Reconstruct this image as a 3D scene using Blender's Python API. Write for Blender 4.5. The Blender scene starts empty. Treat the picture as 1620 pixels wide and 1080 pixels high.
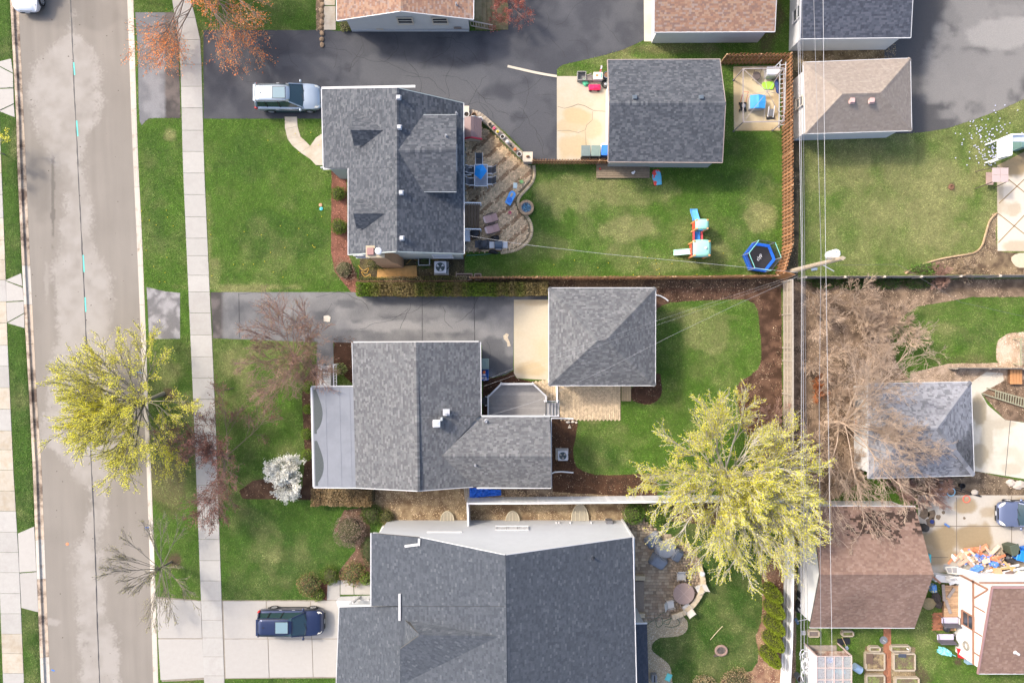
import bpy,bmesh,math,random
import numpy as np
from mathutils import Vector,Matrix
from mathutils.geometry import delaunay_2d_cdt

random.seed(11)
RNG = np.random.default_rng(11)
SC = bpy.context.scene
COL = SC.collection
R = math.radians

# ------------------------------------------------------------------ camera, sky, sun, exposure
CAM_H,FPX = 50.0,1080.0
cd = bpy.data.cameras.new('camera'); cam = bpy.data.objects.new('camera',cd); COL.objects.link(cam)
cam.location = (0,0,CAM_H); cam.rotation_euler = (0,0,0)
cd.sensor_fit = 'HORIZONTAL'; cd.sensor_width = 36; cd.lens = 24; cd.clip_start = 0.5; cd.clip_end = 2000
SC.camera = cam
SUN_EL,SUN_AZ = 41.0,31.0            # shadows fall towards +x, 31 degrees down the picture
sd = Vector((math.cos(R(SUN_AZ))*math.cos(R(SUN_EL)),-math.sin(R(SUN_AZ))*math.cos(R(SUN_EL)),-math.sin(R(SUN_EL))))
wd = bpy.data.worlds.new('World'); SC.world = wd; wd.use_nodes = True
_n = wd.node_tree.nodes; _bg = _n['Background']
_sky = _n.new('ShaderNodeTexSky'); _sky.sky_type = 'NISHITA'; _sky.sun_disc = False
_sky.sun_elevation = R(SUN_EL); _sky.sun_rotation = math.atan2(-sd.x,-sd.y)
_sky.dust_density = 4.0; _sky.air_density = .8
wd.node_tree.links.new(_sky.outputs[0],_bg.inputs[0]); _bg.inputs[1].default_value = 0.15
sl = bpy.data.lights.new('sun','SUN'); sun = bpy.data.objects.new('sun',sl); COL.objects.link(sun)
sl.energy = 1.4; sl.angle = R(6.0); sl.color = (1.0,0.91,0.79)
sun.rotation_euler = sd.to_track_quat('-Z','Y').to_euler(); sun.location = (-30,20,40)
SC.view_settings.view_transform = 'Standard'; SC.view_settings.look = 'None'
SC.view_settings.exposure = 1.40; SC.view_settings.gamma = 1.0; SC.view_settings.use_curve_mapping = False
SC.cycles.use_denoising = True
SC.cycles.max_bounces = 5; SC.cycles.transparent_max_bounces = 6

# ------------------------------------------------------------------ helpers
def P(px,py,z=0.0):
    """point of the place seen at this photo pixel, at height z"""
    s = (CAM_H-z)/FPX
    return Vector(((px-810)*s,(540-py)*s,z))
def P2(px,py,z=0.0):
    v = P(px,py,z); return (v.x,v.y)
def poly(pts,z=0.0): return [P2(a,b,z) for a,b in pts]
M1 = 1080/50.0                          # photo pixels per metre on the ground
def lin(r,g,b):
    f = lambda c: (c/12.92 if c <= 0.04045 else ((c+0.055)/1.055)**2.4)
    return (f(r/255),f(g/255),f(b/255))

MATS = {}
def mat(name,col=(.5,.5,.5),rough=.75,var=.12,scale=2.5,bump=0.,bscale=30.,metal=0.,attr=False,col2=None,
        c2scale=1.,c2lo=.45,c2hi=.6,objrand=0.,spec=.4,trans=0.,alpha=1.,coat=0.,emit=None):
    if name in MATS: return MATS[name]
    m = bpy.data.materials.new(name); m.use_nodes = True; nt = m.node_tree; N = nt.nodes; L = nt.links.new
    b = N['Principled BSDF']
    geo = N.new('ShaderNodeNewGeometry')
    if attr:
        a = N.new('ShaderNodeAttribute'); a.attribute_name = 'Col'; cur = a.outputs['Color']
    else:
        c = N.new('ShaderNodeRGB'); c.outputs[0].default_value = (*col,1); cur = c.outputs[0]
    if col2:
        nz = N.new('ShaderNodeTexNoise'); nz.inputs['Scale'].default_value = c2scale; nz.inputs['Detail'].default_value = 6
        nz.inputs['Roughness'].default_value = .65
        L(geo.outputs['Position'],nz.inputs['Vector'])
        mr = N.new('ShaderNodeMapRange'); mr.inputs[1].default_value = c2lo; mr.inputs[2].default_value = c2hi
        L(nz.outputs[0],mr.inputs[0])
        mx = N.new('ShaderNodeMix'); mx.data_type = 'RGBA'; L(mr.outputs[0],mx.inputs[0]); L(cur,mx.inputs[6])
        mx.inputs[7].default_value = (*col2,1); cur = mx.outputs[2]
    if var > 0:
        nz = N.new('ShaderNodeTexNoise'); nz.inputs['Scale'].default_value = scale; nz.inputs['Detail'].default_value = 7
        nz.inputs['Roughness'].default_value = .7
        L(geo.outputs['Position'],nz.inputs['Vector'])
        mr = N.new('ShaderNodeMapRange'); mr.inputs[1].default_value = .25; mr.inputs[2].default_value = .75
        mr.inputs[3].default_value = 1-var; mr.inputs[4].default_value = 1+var; L(nz.outputs[0],mr.inputs[0])
        vm = N.new('ShaderNodeVectorMath'); vm.operation = 'SCALE'; L(cur,vm.inputs[0]); L(mr.outputs[0],vm.inputs['Scale']); cur = vm.outputs[0]
    if objrand > 0:
        oi = N.new('ShaderNodeObjectInfo'); mr = N.new('ShaderNodeMapRange')
        mr.inputs[3].default_value = 1-objrand; mr.inputs[4].default_value = 1+objrand*.5; L(oi.outputs['Random'],mr.inputs[0])
        vm = N.new('ShaderNodeVectorMath'); vm.operation = 'SCALE'; L(cur,vm.inputs[0]); L(mr.outputs[0],vm.inputs['Scale']); cur = vm.outputs[0]
    L(cur,b.inputs['Base Color'])
    b.inputs['Roughness'].default_value = rough; b.inputs['Metallic'].default_value = metal
    b.inputs['Specular IOR Level'].default_value = spec
    if coat: b.inputs['Coat Weight'].default_value = coat; b.inputs['Coat Roughness'].default_value = .06
    if alpha < 1: b.inputs['Alpha'].default_value = alpha
    if bump > 0:
        nz = N.new('ShaderNodeTexNoise'); nz.inputs['Scale'].default_value = bscale; nz.inputs['Detail'].default_value = 5
        L(geo.outputs['Position'],nz.inputs['Vector'])
        bp = N.new('ShaderNodeBump'); bp.inputs['Strength'].default_value = bump; bp.inputs['Distance'].default_value = .05
        L(nz.outputs[0],bp.inputs['Height']); L(bp.outputs[0],b.inputs['Normal'])
    if trans > 0:
        out = N['Material Output']; t = N.new('ShaderNodeBsdfTranslucent'); L(cur,t.inputs[0])
        ms = N.new('ShaderNodeMixShader'); ms.inputs[0].default_value = trans
        L(b.outputs[0],ms.inputs[1]); L(t.outputs[0],ms.inputs[2]); L(ms.outputs[0],out.inputs[0])
    MATS[name] = m
    return m

def siding(name,col,pitch=.11,amount=.5):
    """lapped boards on a wall: relief that follows the height"""
    if name in MATS: return MATS[name]
    m = mat(name,col,.6,.05,1.5); nt = m.node_tree; N = nt.nodes; L = nt.links.new
    geo = N.new('ShaderNodeNewGeometry'); sp = N.new('ShaderNodeSeparateXYZ'); L(geo.outputs['Position'],sp.inputs[0])
    d = N.new('ShaderNodeMath'); d.operation = 'DIVIDE'; d.inputs[1].default_value = pitch; L(sp.outputs['Z'],d.inputs[0])
    f = N.new('ShaderNodeMath'); f.operation = 'FRACT'; L(d.outputs[0],f.inputs[0])
    bp = N.new('ShaderNodeBump'); bp.inputs['Strength'].default_value = amount; bp.inputs['Distance'].default_value = .012; bp.invert = True
    L(f.outputs[0],bp.inputs['Height']); L(bp.outputs[0],N['Principled BSDF'].inputs['Normal'])
    return m

def tag(o,label=None,cat=None,group=None,kind=None):
    if label: o['label'] = label
    if cat: o['category'] = cat
    if group: o['group'] = group
    if kind: o['kind'] = kind
    return o
def thing(name,label,cat,loc=(0,0,0),rz=0.0,group=None):
    o = bpy.data.objects.new(name,None); COL.objects.link(o); o.location = loc; o.rotation_euler = (0,0,rz)
    o.empty_display_size = .3
    return tag(o,label,cat,group)
def root_of(o):
    while o.parent: o = o.parent
    return o
def link_obj(name,me,parent=None,loc=None,rz=0.0,rot=None,kind=None):
    o = bpy.data.objects.new(name,me); COL.objects.link(o)
    if parent: o.parent = parent
    if loc is not None: o.location = loc
    if rot is not None: o.rotation_euler = rot
    elif rz: o.rotation_euler = (0,0,rz)
    if kind: o['kind'] = kind
    return o
def dup(root,loc,rz=None,label=None,group=None):
    def cp(o,par):
        c = o.copy(); COL.objects.link(c); c.parent = par
        for ch in list(o.children): cp(ch,c)
        return c
    r = cp(root,None); r.location = loc
    if rz is not None: r.rotation_euler = (0,0,rz)
    if label: r['label'] = label
    if group: r['group'] = group
    return r

class MB:
    def __init__(s): s.v = []; s.f = []
    def add(s,vs,fs):
        o = len(s.v); s.v += [tuple(v) for v in vs]; s.f += [tuple(i+o for i in f) for f in fs]; return s
    def box(s,c,size,rz=0.,rx=0.,ry=0.):
        m = Matrix.Rotation(rz,3,'Z') @ Matrix.Rotation(ry,3,'Y') @ Matrix.Rotation(rx,3,'X')
        a,b,d = [q/2 for q in size]; c = Vector(c)
        vs = [c + m @ Vector((x,y,z)) for x in (-a,a) for y in (-b,b) for z in (-d,d)]
        return s.add(vs,[(0,1,3,2),(4,6,7,5),(0,4,5,1),(2,3,7,6),(0,2,6,4),(1,5,7,3)])
    def bar(s,a,b,w,h=None):
        """rectangular bar from a to b"""
        a,b = Vector(a),Vector(b); d = b-a; h = h or w
        u = d.cross(Vector((0,0,1)))
        if u.length < 1e-5: u = Vector((1,0,0))
        u.normalize(); n = u.cross(d).normalized(); u *= w/2; n *= h/2
        vs = [p + x*u + y*n for p in (a,b) for x,y in ((-1,-1),(1,-1),(1,1),(-1,1))]
        return s.add(vs,[(3,2,1,0),(4,5,6,7),(0,1,5,4),(1,2,6,5),(2,3,7,6),(3,0,4,7)])
    def prism(s,pl,z0,z1):
        n = len(pl); z0 = z0 if hasattr(z0,'__len__') else [z0]*n; z1 = z1 if hasattr(z1,'__len__') else [z1]*n
        vs = [(p[0],p[1],z) for p,z in zip(pl,z0)] + [(p[0],p[1],z) for p,z in zip(pl,z1)]
        return s.add(vs,[tuple(range(n-1,-1,-1)),tuple(range(n,2*n))] + [(i,(i+1) % n,n+(i+1) % n,n+i) for i in range(n)])
    def slab(s,pts,th):
        """planar polygon thickened downward along its normal"""
        pts = [Vector(p) for p in pts]; n = (pts[1]-pts[0]).cross(pts[2]-pts[0]).normalized()
        if n.z < 0: n = -n
        k = len(pts); vs = pts + [p-n*th for p in pts]
        return s.add(vs,[tuple(range(k)),tuple(range(2*k-1,k-1,-1))] + [(i,(i+1) % k,k+(i+1) % k,k+i) for i in range(k)])
    def tube(s,pts,r,n=6,closed=False):
        pts = [Vector(p) for p in pts]; k = len(pts); rr = r if hasattr(r,'__len__') else [r]*k
        vs = []; ref = None
        for i,p in enumerate(pts):
            if closed: d = pts[(i+1) % k]-pts[i-1]
            else: d = pts[min(i+1,k-1)]-pts[max(i-1,0)]
            d.normalize()
            if ref is None: ref = Vector((0,0,1)) if abs(d.z) < .9 else Vector((1,0,0))
            u = d.cross(ref)
            if u.length < 1e-4: u = d.orthogonal()
            u.normalize(); w = u.cross(d).normalized(); ref = w
            vs += [p + rr[i]*(math.cos(6.2832*j/n)*u + math.sin(6.2832*j/n)*w) for j in range(n)]
        fs = [(i*n+j,i*n+(j+1) % n,((i+1) % k)*n+(j+1) % n,((i+1) % k)*n+j) for i in range(k if closed else k-1) for j in range(n)]
        if not closed: fs += [tuple(range(n-1,-1,-1)),tuple(range((k-1)*n,k*n))]
        return s.add(vs,fs)
    def lathe(s,prof,c=(0,0,0),n=16,sx=1.,sy=1.,rot=0.):
        vs = []; fs = []; k = len(prof)
        for r,z in prof:
            for j in range(n):
                a = 6.28318*j/n+rot; vs.append((c[0]+r*sx*math.cos(a),c[1]+r*sy*math.sin(a),c[2]+z))
        for i in range(k-1):
            for j in range(n): fs.append((i*n+j,i*n+(j+1) % n,(i+1)*n+(j+1) % n,(i+1)*n+j))
        fs += [tuple(range(n-1,-1,-1)),tuple(range((k-1)*n,k*n))]
        return s.add(vs,fs)
    def ell(s,c,r,n=10,k=6,noise=0.):
        r = r if hasattr(r,'__len__') else (r,r,r)
        vs = [(c[0],c[1],c[2]-r[2])]; fs = []
        for i in range(1,k):
            t = -math.pi/2+math.pi*i/k
            for j in range(n):
                a = 6.28318*j/n; q = 1+random.uniform(-noise,noise)
                vs.append((c[0]+q*r[0]*math.cos(t)*math.cos(a),c[1]+q*r[1]*math.cos(t)*math.sin(a),c[2]+q*r[2]*math.sin(t)))
        vs.append((c[0],c[1],c[2]+r[2])); e = len(vs)-1
        for j in range(n):
            fs.append((0,1+(j+1) % n,1+j)); fs.append((e,e-n+j,e-n+(j+1) % n))
            for i in range(k-2): fs.append((1+i*n+j,1+i*n+(j+1) % n,1+(i+1)*n+(j+1) % n,1+(i+1)*n+j))
        return s.add(vs,fs)
    def mesh(s,name,m,bevel=0.,smooth=False,ang=40,xf=None):
        me = bpy.data.meshes.new(name)
        vs = [xf @ Vector(v) for v in s.v] if xf else s.v
        me.from_pydata([tuple(v) for v in vs],[],s.f)
        bm = bmesh.new(); bm.from_mesh(me); bmesh.ops.recalc_face_normals(bm,faces=bm.faces)
        if bevel: bmesh.ops.bevel(bm,geom=[e for e in bm.edges if len(e.link_faces) == 2 and e.calc_face_angle(0) > .6],offset=bevel,segments=2 if smooth else 1,affect='EDGES',clamp_overlap=True)
        bm.to_mesh(me); bm.free()
        if m: me.materials.append(m)
        if smooth:
            me.shade_smooth(); me.set_sharp_from_angle(angle=R(ang))
        return me
    def build(s,name,m,parent=None,loc=None,rz=0.,bevel=0.,smooth=False,ang=40,world=False,kind=None,label=None):
        xf = None
        if world and parent: xf = root_of(parent).matrix_basis.inverted()
        me = s.mesh(name,m,bevel,smooth,ang,xf)
        o = link_obj(name,me,parent,loc,rz,kind=kind)
        if label: o['label'] = label
        return o

def _bars(s,name,m,parent,world=True):
    """each bar (8 points) as a part of its own"""
    r = []
    for i in range(0,len(s.v),8):
        b = MB().add(s.v[i:i+8],[(3,2,1,0),(4,5,6,7),(0,1,5,4),(1,2,6,5),(2,3,7,6),(3,0,4,7)]); r.append(b.build(name,m,parent,world=world))
    return r
MB.bars = _bars

def np_mesh(name,V,F,m,colors=None,parent=None,kind=None,cdom='FACE',smooth=False,loc=None):
    """V (n,3), F (k,3 or 4) numpy, colours per face or per point"""
    me = bpy.data.meshes.new(name); V = np.asarray(V,np.float32); F = np.asarray(F,np.int32); k = F.shape[1]
    me.vertices.add(len(V)); me.vertices.foreach_set('co',V.ravel())
    me.loops.add(F.size); me.loops.foreach_set('vertex_index',F.ravel())
    me.polygons.add(len(F)); me.polygons.foreach_set('loop_start',np.arange(0,F.size,k,dtype=np.int32))
    me.polygons.foreach_set('loop_total',np.full(len(F),k,np.int32))
    me.update(calc_edges=True)
    if colors is not None:
        a = me.attributes.new('Col','FLOAT_COLOR',cdom)
        c = np.ones((len(colors),4),np.float32); c[:,:3] = colors; a.data.foreach_set('color',c.ravel())
    me.materials.append(m)
    if smooth: me.shade_smooth()
    return link_obj(name,me,parent,loc,kind=kind)

# numpy noise
_LAT = RNG.random((256,256))
def vnoise(x,y):
    xi = np.floor(x).astype(int); yi = np.floor(y).astype(int); fx = x-xi; fy = y-yi
    fx = fx*fx*(3-2*fx); fy = fy*fy*(3-2*fy); g = lambda a,b: _LAT[a % 256,b % 256]
    return (g(xi,yi)*(1-fx)+g(xi+1,yi)*fx)*(1-fy)+(g(xi,yi+1)*(1-fx)+g(xi+1,yi+1)*fx)*fy
def fbm(x,y,f=1.,o=4,seed=0.):
    x = np.asarray(x,float)*f+seed*17.3+500; y = np.asarray(y,float)*f+seed*9.7+500; t = 0; a = 1; s = 0
    for i in range(o): t = t+a*vnoise(x,y); s += a; a *= .55; x = x*2.03+7.1; y = y*2.03+3.7
    return t/s
def inpoly(x,y,pl):
    c = np.zeros(np.shape(x),bool); n = len(pl)
    for i in range(n):
        x0,y0 = pl[i]; x1,y1 = pl[(i+1) % n]
        if y0 == y1: continue
        k = ((y0 > y) != (y1 > y)) & (x < (x1-x0)*(y-y0)/(y1-y0)+x0); c ^= k
    return c
def sstep(a,b,x):
    t = np.clip((x-a)/(b-a),0,1); return t*t*(3-2*t)
def mixc(c0,c1,t): return np.asarray(c0)*(1-t)[:,None]+np.asarray(c1)*t[:,None]
def smooth_poly(pts,k=4,closed=True):
    """Catmull-Rom through the given photo points"""
    out = []; n = len(pts); p = [np.array(q,float) for q in pts]
    for i in range(n if closed else n-1):
        a,b,c,d = (p[(i-1) % n],p[i],p[(i+1) % n],p[(i+2) % n]) if closed else (p[max(i-1,0)],p[i],p[i+1],p[min(i+2,n-1)])
        for j in range(k):
            t = j/k; out.append(tuple(.5*((2*b)+(c-a)*t+(2*a-5*b+4*c-d)*t*t+(-a+3*b-3*c+d)*t**3)))
    if not closed: out.append(tuple(p[-1]))
    return out

EXCL = []                               # areas where no grass grows
def sheet(name,pts,z,m,cf=None,res=.3,th=0.,parent=None,kind='structure',edge_noise=0.,world=True):
    """flat ground sheet from photo points at height z; cf(X, Y) -> colours per point"""
    pl = poly(pts)
    # densify the boundary
    b = []
    for i in range(len(pl)):
        p,q = np.array(pl[i]),np.array(pl[(i+1) % len(pl)]); k = max(1,int(np.linalg.norm(q-p)/max(res,.12)))
        for j in range(k): b.append(p+(q-p)*j/k)
    if edge_noise:
        b = [q+edge_noise*np.array((fbm(q[0],q[1],1.6,3,3)-.5,fbm(q[0],q[1],1.6,3,8)-.5))*2 for q in b]
    EXCL.append([tuple(q) for q in b])
    A = np.array(b); x0,y0 = A.min(0); x1,y1 = A.max(0)
    gx,gy = np.meshgrid(np.arange(x0+res/2,x1,res),np.arange(y0+res/2,y1,res)); gx = gx.ravel(); gy = gy.ravel()
    gx = gx+RNG.uniform(-.2,.2,gx.shape)*res; gy = gy+RNG.uniform(-.2,.2,gy.shape)*res
    k = inpoly(gx,gy,[tuple(q) for q in b]); pts2 = [Vector(q) for q in b]+[Vector(q) for q in zip(gx[k],gy[k])]
    nb = len(b)
    vs,es,fs,*_ = delaunay_2d_cdt(pts2,[(i,(i+1) % nb) for i in range(nb)],[],1,1e-5)
    V = np.array([(v[0],v[1],z) for v in vs]); F = np.array([f for f in fs if len(f) == 3])
    n = np.cross(V[F[:,1]]-V[F[:,0]],V[F[:,2]]-V[F[:,0]])[:,2]; F[n < 0] = F[n < 0][:,::-1]
    c = cf(V[:,0],V[:,1]) if cf else None
    o = np_mesh(name,V,F,m,c,parent,kind if not parent else None,'POINT')
    if th:
        mb = MB(); k = len(b)
        mb.add([(q[0],q[1],z) for q in b]+[(q[0],q[1],z-th) for q in b],[(i,(i+1) % k,k+(i+1) % k,k+i) for i in range(k)])
        e = mb.build('slab_edge',m,o)
        if c is not None:
            a = e.data.attributes.new('Col','FLOAT_COLOR','POINT'); cc = np.ones((len(e.data.vertices),4),np.float32)
            co = np.array([v.co[:2] for v in e.data.vertices]); cc[:,:3] = cf(co[:,0],co[:,1]); a.data.foreach_set('color',cc.ravel())
    return o
def px_of(x,y): return x*M1+810,540-y*M1
# ------------------------------------------------------------------ ground, road, pavements
def tab(y,T):
    ys = [t[0] for t in T]; return [np.interp(y,ys,[t[i] for t in T]) for i in range(1,len(T[0]))]
# kerb lines in photo pixels: y, back of left kerb, road edge left, road edge right, back of right kerb
KERB = [(-140,8,20,194,205),(0,16,27,200,211),(190,26,36,206.5,216.5),(260,27.5,39,209.5,219),(380,33,44,215,225),
        (520,40,51,221,230.5),(640,47,57,226,234.5),(740,52,64,230.5,239),(900,58,70,236,245),(1080,65,77.5,241,250.5),(1220,71,83,245,255)]
def blob(px,py,cx,cy,rx,ry,n=.5,f=.05,seed=1):
    d = np.sqrt(((px-cx)/rx)**2+((py-cy)/ry)**2)+(fbm(px,py,f,4,seed)-.5)*2*n
    return 1-sstep(.75,1.1,d)

# one sheet of ground: the lots at z 0, dropping to the road bed between the kerbs
def lawn_tone_raw(px,py):
    """dry, dark (partly painted shade) and bare-soil weights of the turf at a photo pixel"""
    dry = np.full(px.shape,.04); dark = np.zeros(px.shape); soil = np.zeros(px.shape)
    def add(a,cx,cy,rx,ry,w,n=.7):
        k = (abs(px-cx) < rx*2) & (abs(py-cy) < ry*2); a[k] = np.maximum(a[k],w*blob(px[k],py[k],cx,cy,rx,ry,n,.03,cx*.01)); return a
    big = fbm(px,py,.012,4,2); mid = fbm(px,py,.045,4,5); fine = fbm(px,py,.16,3,9)
    yard3 = (px > 735) & (px < 1240) & (py > 100) & (py < 445); dry = np.where(yard3,.14,dry)
    yard4 = (px > 1255) & (py < 445); dry = np.where(yard4,.52,dry)
    yard5 = (px > 880) & (px < 1240) & (py >= 445) & (py < 790); dry = np.where(yard5,.12,dry)
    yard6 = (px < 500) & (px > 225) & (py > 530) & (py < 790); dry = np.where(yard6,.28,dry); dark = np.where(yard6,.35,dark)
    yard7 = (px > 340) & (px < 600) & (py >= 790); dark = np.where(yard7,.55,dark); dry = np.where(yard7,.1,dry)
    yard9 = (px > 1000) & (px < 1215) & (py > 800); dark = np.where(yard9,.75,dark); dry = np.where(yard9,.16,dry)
    yard10 = (px > 1255) & (py > 900); dry = np.where(yard10,.25,dry)
    yard8 = (px > 1255) & (py > 445) & (py < 620); dry = np.where(yard8,.2,dry)
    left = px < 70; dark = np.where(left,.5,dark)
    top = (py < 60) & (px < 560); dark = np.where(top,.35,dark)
    for q in ((900,310,60,30,.7),(1010,300,60,28,.55),(985,365,60,25,.75),(1205,340,28,22,.85),(990,405,40,22,.5),(1130,400,30,18,.5),(860,395,50,25,.5),(1085,420,60,14,.55),
              (700,425,45,14,.5),(1330,270,60,40,.8),(1505,290,60,35,1.0),(1480,350,70,45,.9),(1440,240,50,20,.6),(1380,330,60,40,.55),(1380,225,90,14,.7),(1560,230,40,25,.5),(1505,420,60,12,.6),
              (930,640,40,26,.75),(1120,520,50,35,.55),(1160,600,30,30,.4),(975,690,50,22,.3),(1100,500,60,12,.5),(268,213,9,9,1.),(440,215,30,12,.35),
              (390,640,30,60,.55),(330,690,50,60,.5),(375,575,35,25,.6),(350,610,20,40,.5),(265,755,35,40,.8),(270,590,30,30,.6),(380,455,90,6,.7),(420,862,30,40,.35),(380,845,25,60,.3),
              (1460,1040,40,30,.4),(1310,1010,40,8,.3),(1480,520,60,14,.6),(970,95,60,12,.5),(1050,75,90,10,.4),(30,230,16,30,.5),(1130,960,40,40,.3),(330,355,6,90,.5),(340,430,8,30,.6)):
        dry = add(dry,*q)
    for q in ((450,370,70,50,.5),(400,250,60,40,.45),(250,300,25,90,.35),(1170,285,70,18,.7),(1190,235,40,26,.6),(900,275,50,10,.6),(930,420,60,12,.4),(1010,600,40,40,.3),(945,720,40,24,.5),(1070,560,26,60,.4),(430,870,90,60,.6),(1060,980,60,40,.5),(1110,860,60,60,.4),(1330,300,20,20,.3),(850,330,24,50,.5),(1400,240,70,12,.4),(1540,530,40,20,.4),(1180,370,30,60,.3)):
        dark = add(dark,*q)  # darker turf; beside both garages and the cape house, shade painted in
    for q in ((265,770,38,45,.55),(268,622,12,12,1.),(275,885,14,12,1.),(1505,296,6,6,1.2),(1040,78,120,9,.5),(1220,40,20,50,.8),(1310,460,60,12,.6),(700,430,60,8,.4),(310,560,8,30,.3),(1190,115,30,8,.8),(395,700,40,40,.2),(1450,1070,30,20,.8),(300,1070,60,10,.4),(1515,1045,8,8,1.),(1520,570,50,8,.4)):
        soil = add(soil,*q)
    dry = np.clip(dry+(mid-.5)*.9+(big-.5)*.7,0,1); dark = np.clip(dark+(big-.5)*.8+(fine-.5)*.5,0,1); soil = np.clip(soil+(mid-.6)*.25*(soil > .05),0,1)
    return dry,dark,soil
_TX,_TY = np.meshgrid(np.arange(-124,1756,4.),np.arange(-144,1228,4.)); _TN = [q.reshape(_TX.shape) for q in lawn_tone_raw(_TX.ravel(),_TY.ravel())]
def lawn_tone(px,py):
    u = np.clip((px+124)/4,0,_TX.shape[1]-1.01); v = np.clip((py+144)/4,0,_TX.shape[0]-1.01); i = u.astype(int); j = v.astype(int); a = u-i; b = v-j
    return [(t[j,i]*(1-a)+t[j,i+1]*a)*(1-b)+(t[j+1,i]*(1-a)+t[j+1,i+1]*a)*b for t in _TN]
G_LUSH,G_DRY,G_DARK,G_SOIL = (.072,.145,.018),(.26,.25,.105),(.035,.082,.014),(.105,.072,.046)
def lawn_col(px,py):
    dry,dark,soil = lawn_tone(px,py)
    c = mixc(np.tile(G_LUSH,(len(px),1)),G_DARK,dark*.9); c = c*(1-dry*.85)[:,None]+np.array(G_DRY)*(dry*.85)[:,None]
    return c*(1-soil)[:,None]+np.array(G_SOIL)*soil[:,None]

MAT_PAINT = mat('ground_paint',attr=True,rough=.9,var=.22,scale=9,bump=.5,bscale=60,spec=.15)
MAT_ROAD = mat('worn_road',attr=True,rough=.9,var=.13,scale=24,bump=.12,bscale=120,spec=.2)
MAT_ASPH = mat('asphalt',attr=True,rough=.82,var=.30,scale=22,bump=.25,bscale=120,spec=.3)
MAT_PAD = mat('pad_concrete',attr=True,rough=.88,var=.06,scale=6,bump=.1,bscale=90,spec=.2)

def build_ground():
    ys = np.arange(-140,1221,6.0); V = []; F = []; C = []
    xs_r = np.concatenate([np.arange(0,1500,6.0)]); nl = 14
    rows = []
    for y in ys:
        bl,rl,rr,br = [v for v in tab(y,KERB)]
        xs = np.concatenate([np.linspace(-120,bl+3,nl),[bl+3.05,br-3.05],br-3+(1745-br+3)*np.linspace(0,1,252)])
        zs = np.concatenate([np.zeros(nl),[-.17,-.17],np.zeros(252)])
        rows.append((xs,zs))
    n = len(rows[0][0])
    PX = np.concatenate([r[0] for r in rows]); PY = np.repeat(ys,n); Z = np.concatenate([r[1] for r in rows])
    V = np.stack([(PX-810)/M1,(540-PY)/M1,Z],1)
    i = np.arange(len(ys)-1)[:,None]*n; j = np.arange(n-1)[None,:]
    F = np.stack([(i+j),(i+n+j),(i+n+j+1),(i+j+1)],-1).reshape(-1,4)
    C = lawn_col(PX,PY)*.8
    # the same sheet runs on to the horizon, slightly lower, outside the worked grid
    x0,x1,y0,y1 = V[:,0].min(),V[:,0].max(),V[:,1].min(),V[:,1].max(); B = 900; q = len(V)
    ring = [(-B,-B),(B,-B),(B,B),(-B,B),(x0,y0),(x1,y0),(x1,y1),(x0,y1)]
    V = np.concatenate([V,[(a,b,-.02 if abs(a) > 100 else -.02) for a,b in ring]])
    F = np.concatenate([F,[(q,q+1,q+5,q+4),(q+1,q+2,q+6,q+5),(q+2,q+3,q+7,q+6),(q+3,q,q+4,q+7)]])
    C = np.concatenate([C,np.tile((.07,.105,.025),(8,1))])
    np_mesh('ground',V,F,MAT_PAINT,C,None,'structure','POINT')
build_ground()

# road
def road_col(x,y):
    px,py = px_of(x,y)
    T = [(-140,90,140),(0,108,112),(50,103,120),(75,70,150),(110,42,160),(180,46,160),(220,60,132),(260,82,133),(300,98,138),(350,95,146),(400,84,152),(440,82,174),(520,85,178),
         (620,72,178),(700,58,182),(735,100,172),(780,138,172),(830,137,166),(860,117,155),(900,113,158),(960,120,160),(1000,124,185),(1080,127,190),(1220,120,180)]
    xl,xr = tab(py,T); nz = (fbm(px,py,.05,5,3)-.5)*30+RNG.uniform(-5,5,len(px))
    m = sstep(-4,9,px-xl+nz)*sstep(-4,9,xr-px+nz*.9)
    m = m*(1-.35*blob(px,py,68,235,12,60,.9,.08))*(1-.6*blob(px,py,95,285,20,25,.6,.06))
    m = np.maximum(m,.8*blob(px,py,80,985,18,6,.6,.1)); m = np.maximum(m,.5*blob(px,py,168,480,10,45,.5,.1)); m = np.maximum(m,.6*blob(px,py,72,440,4,30,.7,.1))
    dark = .45*fbm(px,py,.02,4,7)+.55*fbm((px-py*.042)*.11,py*.006,1.,4,27); dark = np.clip(.5+(dark-.5)*1.6,0,1)
    c = mixc(np.tile((.180,.164,.144),(len(px),1)),(.235,.215,.190),dark)
    m = m*np.clip(.78+(fbm(px,py,.06,3,16)-.5)*1.3,0,1); c = c*(1-m)[:,None]+np.array((.292,.273,.250))*m[:,None]
    st = blob(px,py,82,320,3,70,.9,.06)*.35+blob(px,py,60,300,20,50,.6,.04)*.12+blob(px,py,120,20,80,30,.5,.03)*.12
    return c*(1-st)[:,None]*np.array((1,.985,.96))
road_pts = [(tab(y,KERB)[1]-1,y) for y in range(-140,1221,40)]+[(tab(y,KERB)[2]+1,y) for y in range(1220,-141,-40)]
sheet('road',road_pts,-.125,MAT_ROAD,road_col,.10)
ROAD = bpy.data.objects['road']
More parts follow.
